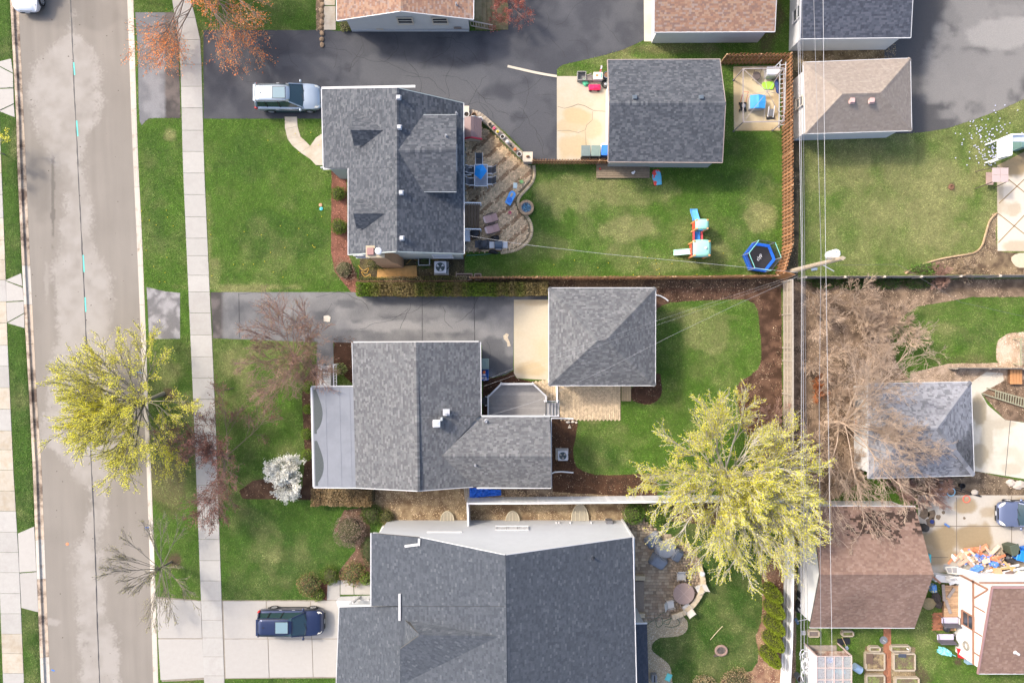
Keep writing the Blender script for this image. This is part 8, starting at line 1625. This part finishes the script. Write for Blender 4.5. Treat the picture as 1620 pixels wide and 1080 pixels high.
for sx in (-.18,.18):
    for sy in (-.2,.2): MB().tube([(sx,sy,0),(sx,sy,.42)],.02,5).build('leg',WHT,t)
# clutter north of the stained drive
for i,(px,py,l) in enumerate(((1478,778,'white bucket lid, leftmost of the cluster by the drive'),(1483,779.5,'white bucket, lowest of the cluster by the drive'),(1488.5,776.5,'white bucket, rightmost of the cluster by the drive'),(1485,773.5,'white bucket, topmost of the cluster by the drive'))): one('bucket',l,'bucket',MB().lathe([(.13,0),(.16,.3),(.17,.3),(.17,.33),(.05,.34)],(0,0,0),16),WHT,px,py,smooth=True,group='white buckets by the drive')
for px,py,r,m,l in ((1504,777.5,.29,M_('hoop_blue',(.22,.55,.75),.5,.05),'pale blue ring lying beside the stained drive'),(1528.5,789,.25,M_('hoop_red',(.75,.15,.10),.5,.05),'coral red ring lying on the stained drive')): one('plastic_ring',l,'ring',MB().tube([(r*math.cos(a),r*math.sin(a),.04) for a in np.linspace(0,6.2832,25)[:-1]],.035,6,True),m,px,py,.025)
one('toy_pieces','small red orange plastic piece beside the white buckets','toy',MB().box((0,0,.1),(.3,.2,.2)).bar((-.2,.3,.1),(.3,.35,.12),.05),ORG,1490,781,bevel=.02); one('rock','round grey rock above the white buckets','rock',MB().ell((0,0,.13),(.2,.17,.15),9,6,.15),M_('rock',(.30,.24,.21),.9,.2),1486,764.5); one('wheel_pot','black and white wheel leaning under the old garage','wheel',MB().tube([(.15*math.cos(a),.15*math.sin(a),.1) for a in np.linspace(0,6.28,15)[:-1]],.07,6,True).ell((0,0,.1),.05,8,5),M_('tyre'),1502,765); one('black_planter','black plastic planter near the old garage corner','planter',MB().lathe([(.15,0),(.2,.3),(.17,.3),(.14,.1)],(0,0,0),12),BLK,1519,767); one('iron_trellis','black iron bars lying along the drive edge','iron bars',MB().bar((-1.0,.3,.05),(1.0,-.25,.05),.05).bar((-.9,.45,.05),(1.0,-.2,.08),.05).bar((-.5,.1,.05),(-.4,.5,.05),.04).bar((.2,-.1,.05),(.3,.25,.05),.04),BLK,1530,780)
for px,py,r,l in ((1598,763,.35,'pale rock left in the dirt strip at the right edge'),(1610,766,.45,'large pale rock in the dirt strip at the right edge'),(1540,778,.28,'pale broken stone above the coral red ring')): one('rock',l,'rock',MB().ell((0,0,.08),(r,r*.7,.13),10,6,.2),M_('pale_rock',(.46,.40,.33),.9,.2),px,py)
one('bin_bag','dark upright sack against the brown garage wall','sack',MB().lathe([(.2,0),(.3,.3),(.26,.6),(.1,.75)],(0,0,0),10),M_('dark_sack',(.05,.045,.04),.8,.2),1457,832,smooth=True); one('blue_block','short blue foam tube on the stained drive','tube',MB().tube([(-.15,.1,.08),(.15,-.1,.08)],.08,9),M_('foam_blue',(.10,.20,.45),.7,.1),1497,830,.03); one('navy_cloth','crumpled navy cloth on an oil stain','cloth',MB().prism([(-.15,-.12),(.1,-.17),(.2,.05),(.05,.16),(-.14,.12)],0,.07),NAVY,1474,824.5,.03,bevel=.03)
one('traffic_cone','small orange and white cone against the brown garage wall','cone',MB().lathe([(.16,0),(.16,.03),(.10,.04),(.03,.42),(.01,.43)],(0,0,0),12),ORG,1460,867); one('teal_board','narrow teal board against the brown garage wall','board',MB().box((0,0,.4),(.15,.6,.8)),TEAL,1461,878)
# demolition heap: orange planks, blue rags
PL_ = [M_('coral_plank',(.62,.25,.13),.8,.15,5),M_('coral_plank_pale',(.66,.37,.26),.8,.15,5),M_('cream_plank',(.68,.52,.36),.8,.15,5),M_('coral_plank_dark',(.50,.17,.08),.8,.15,5)]
pk = [(1506,884,-.9,.9),(1517,879,-.75,1.1),(1527,876,-.7,1.0),(1538,873,-.55,.9),(1540,868,-.12,1.3),(1532,886,.75,1.3),(1545,880,.7,1.5),(1550,874,.55,1.1),(1556,866,-.5,.7),(1563,870,.9,.7),(1572,872,-.8,1.2),(1568,882,.3,.8),(1577,884,.9,.6),(1524,889,-.5,.8),(1560,887,-.2,.6),(1584,880,-.3,.7)]
for i,(px,py,a,l) in enumerate(pk): o = MB().box((0,0,0),(l,.16+.08*(i % 3),.03),ry=random.uniform(-.12,.12)).build('plank',PL_[i % 4],None,P(px,py,.08+.035*i),-a); tag(o,('coral orange','pale pinkish coral','cream coloured','dark rusty orange')[i % 4]+' painted plank in the demolition heap on the stained drive','plank','painted planks in the heap')
for i in range(9): px,py = random.uniform(1505,1550),random.uniform(872,892); o = MB().box((0,0,0),(.45,.13,.025)).build('plank',M_('mint_white',(.66,.70,.62),.7,.08),None,P(px,py,.10+.03*i),random.uniform(-1.2,-.4)); tag(o,'white painted slat in the demolition heap on the stained drive','plank','white slats in the heap')
mb = MB()
for i in range(140): px,py = random.gauss(1562,14),random.gauss(884,6); mb.box(P(px,py,.2+random.random()*.35),(random.uniform(.06,.28),random.uniform(.05,.18),.03),random.uniform(0,3),random.uniform(-.5,.5),random.uniform(-.5,.5))
tag(mb.build('rubble',mat('rubble_mix',(.55,.36,.24),.8,.3,6,col2=(.08,.20,.60),c2scale=2.6,c2lo=.49,c2hi=.53),kind='stuff'),'mixed broken orange and blue debris in the demolition heap','debris')
for px,py,a,l in ((1540,898,.5,'large crumpled blue tarp on the demolition heap'),(1570,890,-.3,'small blue rag on the demolition heap')): one('blue_cloth',l,'tarpaulin',MB().ell((0,0,.25),(.55 if px < 1560 else .3,.26,.14),12,6,.35),M_('rag_blue',(.10,.24,.62),.6,.2),px,py,.15,rz=a)
t = thing('sink_counter','discarded white counter with a double sink','sink',P(1503,897),-.12); MB().prism([(-.8,.15),(-.1,.28),(1.6,.02),(1.5,-.25),(-.55,-.3)],.6,.66).build('counter',M_('counter_cream',(.66,.62,.53),.5,.06),t); MB().prism([(-.7,.1),(-.35,.18),(-.25,-.2),(-.52,-.22)],.64,.668).build('basin',M_('basin_grey',(.30,.29,.28),.4,.15),t); MB().prism([(-.3,.18),(.05,.2),(.1,-.2),(-.2,-.2)],.64,.668).build('basin',M_('basin_grey'),t); MB().box((0,0,.3),(1.0,.35,.58)).build('cabinet',LGR,t)
wheelie('dark green wheeled bin beside the demolition heap',1590,863,.3,M_('bin_dark',(.06,.075,.05),.6,.1),M_('bin_dark_lid',(.07,.085,.06),.6,.1)); wheelie('bright blue wheeled bin with white label at the right edge',1600,872,-.25,BLU,M_('lid_bright',(.015,.20,.75),.4,.05)); wheelie('navy wheeled bin with open top at the right edge',1617,868,.2,BLU,NAVY)
one('rubbish_bag','shiny black rubbish bag between the heap and the bins','bag',MB().ell((0,0,.3),(.45,.4,.32),14,8,.16),mat('shiny_black',(.015,.015,.017),.18,.1,spec=.8),1594,880,smooth=True)
for i,(a,b,m) in enumerate((((1560,903),(1612,893),WHT),((1575,908),(1640,893),WHT),((1570,900),(1606,897),M_('tan_board',(.50,.33,.15),.8,.1)),((1588,888),(1602,902),M_('tan_board')))): o = MB().bar(P(*a,.45+.06*i),P(*b,.45+.06*i),.14,.05).build('plank',m); tag(o,('white painted board, upper one leaning above the timbered house','white painted board, lower long one above the timbered house','tan board lying with the white boards','short tan board crossing the white boards')[i],'board')
for px,py,s,m,l in ((1608,905,.5,M_('cream_tub',(.62,.57,.46),.6,.1),'cream tub among the junk above the timbered house'),(1588,904,.45,M_('brown_bin',(.16,.11,.09),.7,.1),'dark brown box among the junk above the timbered house'),(1570,900,.4,M_('orange_cloth',(.70,.32,.18),.8,.1),'orange cloth bundle above the timbered house'),(1617,903,.4,LGR,'pale grey appliance at the right edge above the timbered house')): t = thing('storage_tub',l,'box',P(px,py),random.uniform(-.4,.4)); MB().box((0,0,.3),(s*1.3,s,.6)).build('body',m,t,bevel=.03); MB().box((0,0,.62),(s*1.35,s*1.05,.06)).build('lid',m,t,bevel=.02)
t = thing('kayak','teal plastic sled on the white wall ledge','sled',P(1556,913.5),-.45); MB().ell((0,0,.35),(.72,.2,.10),16,6).build('hull',M_('sled_teal',(.02,.36,.30),.4,.08),t,smooth=True); MB().ell((0,0,.40),(.55,.12,.06),12,6).build('seat',M_('sled_teal_dark',(.015,.25,.21),.4,.08),t)
t = thing('high_chair','white plastic high chair among the grey bins','high chair',P(1492,910),.3); MB().ell((0,0,.8),(.3,.26,.14),12,6).build('seat',M_('cream_plastic',(.58,.56,.52),.5,.08),t,smooth=True); MB().box((-.05,.25,1.0),(.4,.08,.5)).build('backrest',M_('cream_plastic'),t,bevel=.03); MB().box((0,-.2,.95),(.45,.25,.04)).build('tray',LGR,t,bevel=.015)
for sx in (-.25,.25):
    for sy in (-.2,.2): MB().tube([(sx*.7,sy*.7,.75),(sx,sy,0)],.02,5).build('leg',LGR,t)
for px,py,l in ((1510,908,'grey plastic bin nearest the white high chair'),(1519,909.5,'round grey plastic bin in the middle of the grey bins'),(1530,907,'light grey plastic bin nearest the demolition heap')): t = thing('storage_bin',l,'bin',P(px,py),random.uniform(0,1)); MB().lathe([(.24,0),(.3,.6),(.27,.6),(.22,.1)],(0,0,0),14).build('body',M_('bin_mid',(.28,.29,.30),.6,.1),t,smooth=True); MB().lathe([(.27,.45),(.05,.46)],(0,0,0),14).build('contents',M_('bin_inside',(.16,.16,.17),.7,.3),t)
# deck between the garage and the timbered house
t = thing('side_deck','wooden deck strewn with boards between the brown garage and the timbered house','deck',P(1512,945))
for i in range(17): MB().prism(poly([(1489,923+i*3.0),(1535,923+i*3.0),(1535,925.7+i*3.0),(1489,925.7+i*3.0)]),.3,.335).build('board',M_('deck_tan',(.42,.27,.16),.85,.2,6,objrand=.3),t,world=True)
MB().prism(poly([(1490,924),(1534,924),(1534,972),(1490,972)]),0,.29).build('frame',BRN,t,world=True)
for i,(a,b,l) in enumerate((((1492,924),(1494,950),'grey board along the left side of the tan deck'),((1500,945),(1510,930),'grey board slanting across the upper tan deck'),((1496,948),(1504,970),'grey board slanting across the lower tan deck'),((1523,955),(1531,972),'narrow mossy board at the edge of the tan deck'))): o = MB().bar(P(*a,.38),P(*b,.42),.22 if i < 3 else .1,.04).build('plank',M_('mossy_wood') if i == 3 else M_('grey_board',(.27,.23,.21),.9,.2,7)); tag(o,l,'board')
t = thing('low_wall','white painted low wall with brown coping beside the tan deck','wall',P(1500,915)); MB().bar(P(1476,912,.3),P(1530,917,.3),.5,.6).build('core',ST,t,world=True); MB().bar(P(1474,910,.62),P(1488,922,.62),.14,.06).build('coping',BT,t,world=True)
one('magazine_box','blue and yellow printed box by the brown garage corner','box',MB().box((0,0,.2),(.35,.55,.4)).box((0,0,.41),(.3,.5,.02)),mat('blue_print',(.05,.20,.50),.6,.1,col2=(.6,.55,.2),c2scale=6,c2lo=.52,c2hi=.56),1473,928,rz=.1); one('black_cushion','dark bundle of cushions beside the brown garage gable','cushions',MB().ell((0,0,.2),(.35,.4,.2),10,6,.2).ell((.15,-.5,.2),(.3,.3,.2),10,6,.2),M_('cushion_dark',(.05,.04,.035),.85,.3),1478,943); one('tan_cushion','olive tan bean bag beside the brown garage gable','bean bag',MB().ell((0,0,.25),(.5,.42,.28),12,7,.1),M_('olive_tan',(.24,.19,.10),.85,.2),1466,952,smooth=True)
for px,py,l in ((1497,977,'lilac cushioned bench at the lower edge of the tan deck'),(1490,1003,'lilac seated garden swing bench above the teal net')):
    t = thing('garden_bench',l,'bench',P(px,py)); MB().box((0,0,.42),(1.2,.42,.10)).build('seat',M_('lilac',(.50,.46,.58),.8,.06),t,bevel=.03); MB().box((0,-.3,.65),(1.2,.08,.5),rx=.2).build('backrest',M_('bench_dark',(.09,.085,.10),.7,.1),t,bevel=.02)
    for s in (-1,1): MB().tube([(s*.62,.25,0),(s*.62,.22,.62),(s*.62,-.32,.66),(s*.64,-.4,0)],.025,6).build('side_frame',M_('bronze_frame'),t)
t = thing('brick_pad','brick paved strip below the tan deck','paving',P(1490,982)); bmx = MB().box((0,0,.03),(.2,.1,.05)).mesh('brick',M_('red_brick',(.34,.14,.075),.9,.2,9,objrand=.3),bevel=.006)
for i in range(9):
    for j in range(12): p = P(1476,995); link_obj('brick',bmx,t,(p.x-t.location.x+i*.206+(j % 2)*.1,p.y-t.location.y+j*.108,0))
t = thing('small_table','small tan side table on the brick strip','table',P(1502,989)); MB().box((0,0,.42),(.45,.4,.04)).build('table_top',M_('tan_board'),t,bevel=.01); [MB().tube([(sx*.18,sy*.15,0),(sx*.18,sy*.15,.41)],.02,5).build('leg',BRN,t) for sx in (-1,1) for sy in (-1,1)]
t = thing('barbecue_grill','small black charcoal grill on the brick strip','grill',P(1489,988)); MB().lathe([(.12,.45),(.24,.55),(.25,.68),(.16,.78),(.02,.82)],(0,0,0),16).build('bowl',BLK,t,smooth=True); [MB().tube([(.1*math.cos(a),.1*math.sin(a),.5),(.24*math.cos(a),.24*math.sin(a),0)],.015,5).build('leg',BLK,t) for a in (0,2.1,4.2)]; MB().box((.4,0,.6),(.3,.3,.03)).build('side_shelf',BRN,t)
t = thing('stepladder','short wooden step ladder against the timbered house','ladder',P(1516,989)); [MB().bar((s*.2,-.3,.05),(s*.16,.25,.9),.06).build('side_rail',M_('ladder_tan',(.48,.36,.20),.8,.1),t) for s in (-1,1)]; [MB().bar((-.18,-.22+.13*i,.18+.2*i),(.18,-.22+.13*i,.18+.2*i),.08,.03).build('step',M_('ladder_tan'),t) for i in range(4)]
t = thing('glass_table','pale round glass table beside the timbered house wall','table',P(1513,1002)); MB().lathe([(.42,.60),(.43,.62),(.41,.63)],(0,0,0),20).build('table_top',mat('pale_glass',(.52,.54,.53),.15,.1,4,spec=.8),t); MB().tube([(0,0,0),(0,0,.6)],.04,8).build('pedestal',SIL,t); MB().lathe([(.22,0),(.2,.03)],(0,0,0),12).build('base',SIL,t)
t = thing('wall_wreath','grey wreath hanging on the white timbered wall','wreath',(HX-.05,P(0,1021,1.3).y,1.3)); MB().tube([(-.03,.26*math.cos(a),.26*math.sin(a)) for a in np.linspace(0,6.2832,19)[:-1]],.07,6,True).build('ring',M_('wreath',(.26,.24,.20),.95,.4,20),t)
one('red_canopy','bright red fabric panel propped by the timbered house','fabric',MB().slab([(-.45,.5,.6),(.25,.35,.7),(.35,-.4,.35),(-.1,-.35,.2)],.03).bar((-.5,.55,.6),(.4,-.45,.3),.04),M_('red_fabric',(.58,.015,.02),.7,.1),1515,1030); t = thing('hammock','pale teal net draped over the grass','hammock',P(1491,1028),-.35); n = 10; mb = MB(); V = [((i/(n-1)-.5)*1.1,(j/5-.5)*.6*(1-abs(i/(n-1)-.4)*.8),.12+.2*random.random()) for i in range(n) for j in range(6)]; mb.add(V,[(i*6+j,i*6+j+1,(i+1)*6+j+1,(i+1)*6+j) for i in range(n-1) for j in range(5)]); mb.build('net',M_('pale_teal',(.22,.58,.58),.8,.2),t); MB().tube([(.5,0,.15),(1.0,-.05,.1)],.03,6).build('rope',M_('pale_teal'),t)
one('utility_crate','blue grey crate at the foot of the timbered house','crate',MB().box((0,0,.2),(.5,.35,.4)).box((0,0,.41),(.42,.27,.02)),M_('crate_blue',(.22,.34,.42),.6,.1),1530,1043,bevel=.02); bush('shrub','bright green plant beside the pale glass table',1511,1014,.3,.4,LIME,300,.035,71)
# garden beds
def bed(label,x0,y0,x1,y1,m,fill,h=.32,cat='raised bed'):
    c = P((x0+x1)/2,(y0+y1)/2); t = thing('raised_bed',label,cat,c,group='raised vegetable beds'); a,b = P(x0,y1)-c,P(x1,y0)-c
    for (p,q) in (((a.x,a.y),(b.x,a.y)),((b.x,a.y),(b.x,b.y)),((b.x,b.y),(a.x,b.y)),((a.x,b.y),(a.x,a.y))): d = Vector((q[0]-p[0],q[1]-p[1],0)).normalized()*.03; MB().bar(Vector((*p,h/2))+d,Vector((*q,h/2))-d,.09,h).build('side',m,t)
    MB().box((0,0,h*.4),(b.x-a.x-.1,b.y-a.y-.1,h*.6)).build('soil',fill,t); return t
BW_ = M_('bed_wood',(.38,.32,.24),.9,.2,7); S1 = M_('straw_soil',(.30,.23,.12),.95,.5,14,col2=(.13,.09,.06),c2scale=3); S2 = M_('dark_bed',(.13,.095,.06),.95,.4,12,col2=(.17,.20,.06),c2scale=3)
for a in ((1367,1030,1396,1056,S1,'square raised bed with a brown mat, upper left of the vegetable beds'),(1368,1065,1396,1100,S2,'raised bed at the bottom edge below the one with the brown mat'),(1411,1031,1444,1057,S2,'raised bed with a dark cloth, upper right of the vegetable beds'),(1414,1069,1450,1100,S2,'raised bed at the bottom edge below the one with the dark cloth'),(1407,1019,1436,1027,S2,'narrow planter above the upper right vegetable bed'),(1373,1020.5,1389,1027,S2,'small narrow planter above the upper left vegetable bed'),(1330,996,1347,1003,S2,'small planter under the brown garage eave'),(1277,995,1293,1004,M_('grey_mat',(.16,.13,.12),.9,.2),'grey covered planter at the brown garage corner')): bed(a[5],*a[:4],BW_,a[4])
one('brown_mat','brown fabric square in the upper left vegetable bed','mat',MB().prism([(-.26,-.36),(.26,-.36),(.26,.36),(-.26,.36)],0,.03),M_('mat_brown',(.13,.085,.06),.9,.1),1375.5,1041,.30); one('dark_cloth','dark blue cloth in the upper right vegetable bed','cloth',MB().prism([(-.28,-.12),(.26,-.15),(.3,.12),(-.27,.14)],0,.05),M_('slate_cloth',(.05,.06,.085),.8,.2),1427,1036,.28)
t = thing('brick_path','red brick path between the vegetable beds','path',P(1401,1050))
for i in range(5):
    for j in range(24): p = P(1396,1095); link_obj('brick',bmx,t,(p.x-t.location.x+.12+i*.11+.0,p.y-t.location.y+j*.21+(i % 2)*.1,0),1.5708+random.uniform(-.08,.08))
one('sauce_bottle','small white and blue bottle on the narrow planter','bottle',MB().lathe([(.05,0),(.05,.16),(.02,.2),(.02,.25)],(0,0,0),8),WHT,1435,1025,.3)
for px,py,l,s in ((1329,1014,'black grow bag, left of the pair by the shovel',1),(1339,1013,'black grow bag, right of the pair by the shovel',1)): one('grow_bag',l,'grow bag',MB().prism([(-.2,-.25),(.22,-.22),(.24,.24),(-.25,.22)],0,.12),BLK,px,py,bevel=.03,group='black grow bags')
t = thing('shovel','steel shovel lying across the black grow bags','shovel',P(1335,1016),R(-65)); MB().tube([(-.55,0,.16),(.2,0,.18)],.022,6).build('handle',M_('ladder_tan'),t); MB().prism([(.2,-.1),(.42,-.1),(.52,0),(.42,.1),(.2,.1)],.15,.17).build('blade',SIL,t)
t = thing('satellite_dish','round dark grey dish lying on the grass under the garage eave','dish',P(1396,1010.5)); MB().lathe([(.05,.05),(.24,.10),(.29,.16),(.27,.16),(.04,.08)],(0,0,0),20).build('dish',M_('dish_grey',(.16,.17,.18),.6,.1),t,smooth=True); MB().bar((0,0,.1),(.1,-.08,.25),.03).build('feed_arm',LGR,t)
t = thing('blue_barrel','pale blue plastic drum lying beside the greenhouse','drum',P(1353.5,1054),-.6); MB().tube([(-.3,0,.29),(.25,0,.29)],.28,18).build('body',M_('pale_blue',(.30,.42,.56),.5,.06),t,smooth=True); MB().tube([(.25,0,.29),(.28,0,.29)],.22,16).build('opening',M_('drum_dark',(.14,.09,.06),.8,.2),t)
t = thing('greenhouse','lean-to greenhouse with clear corrugated roof beside the brown garage','greenhouse',P(1314,1060)); zg = 2.0; g0,g1 = P(1292,1037,2.05),P(1347,1037,2.05); g2,g3 = P(1347,1130,1.7),P(1292,1130,1.7); PN = mat('clear_panel',(.50,.50,.50),.2,.12,4,alpha=.42); PW = M_('pink_frame',(.52,.40,.36),.7,.12)
for i in range(4):
    for j in range(5): a_,b_ = g0.lerp(g1,i/4),g0.lerp(g1,(i+1)/4); c_,d_ = g3.lerp(g2,i/4),g3.lerp(g2,(i+1)/4); MB().slab([a_.lerp(c_,j/5),b_.lerp(d_,j/5),b_.lerp(d_,(j+1)/5),a_.lerp(c_,(j+1)/5)],.008).build('pane',PN,t,world=True)
for i in range(5): MB().bar(g0.lerp(g1,i/4)+Vector((0,0,.03)),g3.lerp(g2,i/4)+Vector((0,0,.03)),.05,.06).build('rafter',PW,t,world=True)
for j in range(6): MB().bar(g0.lerp(g3,j/5)+Vector((0,0,.028)),g1.lerp(g2,j/5)+Vector((0,0,.028)),.04,.05).build('purlin',PW,t,world=True)
for p in (g0,g1,g2,g3): MB().bar(p,Vector((p.x,p.y,0)),.08).build('post',PW,t,world=True)
MB().prism([(g0.x+.1,g0.y-.15),(g1.x-.1,g1.y-.15),(g2.x-.1,g2.y),(g3.x+.1,g3.y)],0,.05).build('floor',M_('gh_floor',(.30,.25,.21),.9,.3,4),t,world=True); MB().slab([Vector((g0.x,g0.y,.0)),Vector((g3.x,g3.y,.0)),Vector((g3.x+.02,g3.y,1.7)),Vector((g0.x+.02,g0.y,2.0))],.04).build('side_wall',WHT,t,world=True)
for px,py,m in ((1305,1050,NAVY),(1318,1049,BLU),(1325,1066,TEAL),(1337,1067,TEAL),(1303,1074,DGR),(1318,1060,M_('coral_plank_pale')),(1335,1052,GRY)): MB().box(P(px-6,py-6,.25),(.45,.3,.4),.2).build('crate',m,t,world=True,bevel=.03)
one('timber_shelf','weathered red brown shelf above the greenhouse','shelf',MB().box((0,0,.5),(2.6,.38,.08)).bar((-1.2,0,0),(-1.2,0,.48),.1).bar((1.2,0,0),(1.2,0,.48),.1),M_('red_brown_board',(.27,.15,.105),.9,.4,4,col2=(.42,.34,.26),c2scale=2.5),1308,1028.5)
t = thing('dustbin','ribbed grey dustbin full of leaves beside the white fence','dustbin',P(1260,1066)); MB().lathe([(.2,0),(.26,.75),(.28,.78),(.25,.78),(.2,.1)],(0,0,0),18).build('body',M_('bin_steel',(.16,.175,.19),.6,.1),t,smooth=True); MB().lathe([(.24,.6),(.04,.64)],(0,0,0),14).build('contents',M_('soil'),t)
mb = MB()
for i in range(26): a = random.uniform(0,6.28); c_ = P(1274+random.gauss(0,2.5),1050+random.gauss(0,9),.1+.03*i); r_ = random.uniform(.25,.6); s0 = random.uniform(0,6); mb.tube([c_+Vector((r_*.6*math.cos(s0+k*.3),r_*math.sin(s0+k*.3),.02*k)) for k in range(random.randint(4,9))],.028,5)
tag(mb.build('pipe_pile',WHT,kind='stuff'),'tangled heap of white plastic pipe beside the greenhouse','pipes')
for px,py,l in ((1266,937.5,'spare car wheel, upper of the two beside the white garage wall'),(1264.5,952,'spare car wheel, lower of the two beside the white garage wall')):
    t = thing('spare_wheel',l,'car wheel',P(px,py,.0),group='spare wheels by the garage')
    for k in range(3): MB().tube([(.235*math.cos(a),.235*math.sin(a),.11+.21*k) for a in np.linspace(0,6.2832,21)[:-1]],.10,8,True).build('tyre',M_('tyre'),t,smooth=True)
    MB().lathe([(.22,.60),(.22,.63),(.06,.62)],(0,0,0),18).build('rim',M_('rim_dark',(.08,.08,.085),.5,.1),t); [MB().bar((.03*math.cos(a),.03*math.sin(a),.66),(.21*math.cos(a),.21*math.sin(a),.66),.055,.02).build('spoke',M_('alloy',(.66,.67,.69),.35,.05),t) for a in np.linspace(0,6.2832,9)[:-1]]; MB().tube([(.21*math.cos(a),.21*math.sin(a),.66) for a in np.linspace(0,6.2832,19)[:-1]],.018,5,True).build('rim_edge',M_('alloy'),t)
one('old_tyre','old flat tyre below the two spare wheels','tyre',MB().tube([(.25*math.cos(a),.25*math.sin(a),.1) for a in np.linspace(0,6.2832,21)[:-1]],.09,8,True),M_('tyre'),1264,961,smooth=True); t = thing('red_bucket','bright red bucket above the spare wheels','bucket',P(1266,922.5)); MB().lathe([(.12,0),(.17,.3),(.14,.3),(.11,.06)],(0,0,0),14).build('vessel',RED,t,smooth=True); MB().lathe([(.13,.2),(.02,.21)],(0,0,0),12).build('contents',M_('soil'),t)
t = thing('snow_shovel','blue grey snow shovel with white handle against the garage strip','shovel',P(1259.5,981),.5); MB().box((0,0,.12),(.2,.5,.06)).build('blade',M_('shovel_blue',(.10,.15,.22),.5,.1),t,bevel=.02); MB().tube([(.05,0,.15),(.75,-.05,.5)],.022,6).build('handle',WHT,t)
one('drain_grate','pale square lid by the white fence strip','lid',MB().box((0,0,.03),(.3,.3,.06)).box((0,0,.07),(.2,.2,.02)),M_('lid_pale',(.5,.5,.5),.6,.2),1271,1000)
grass()
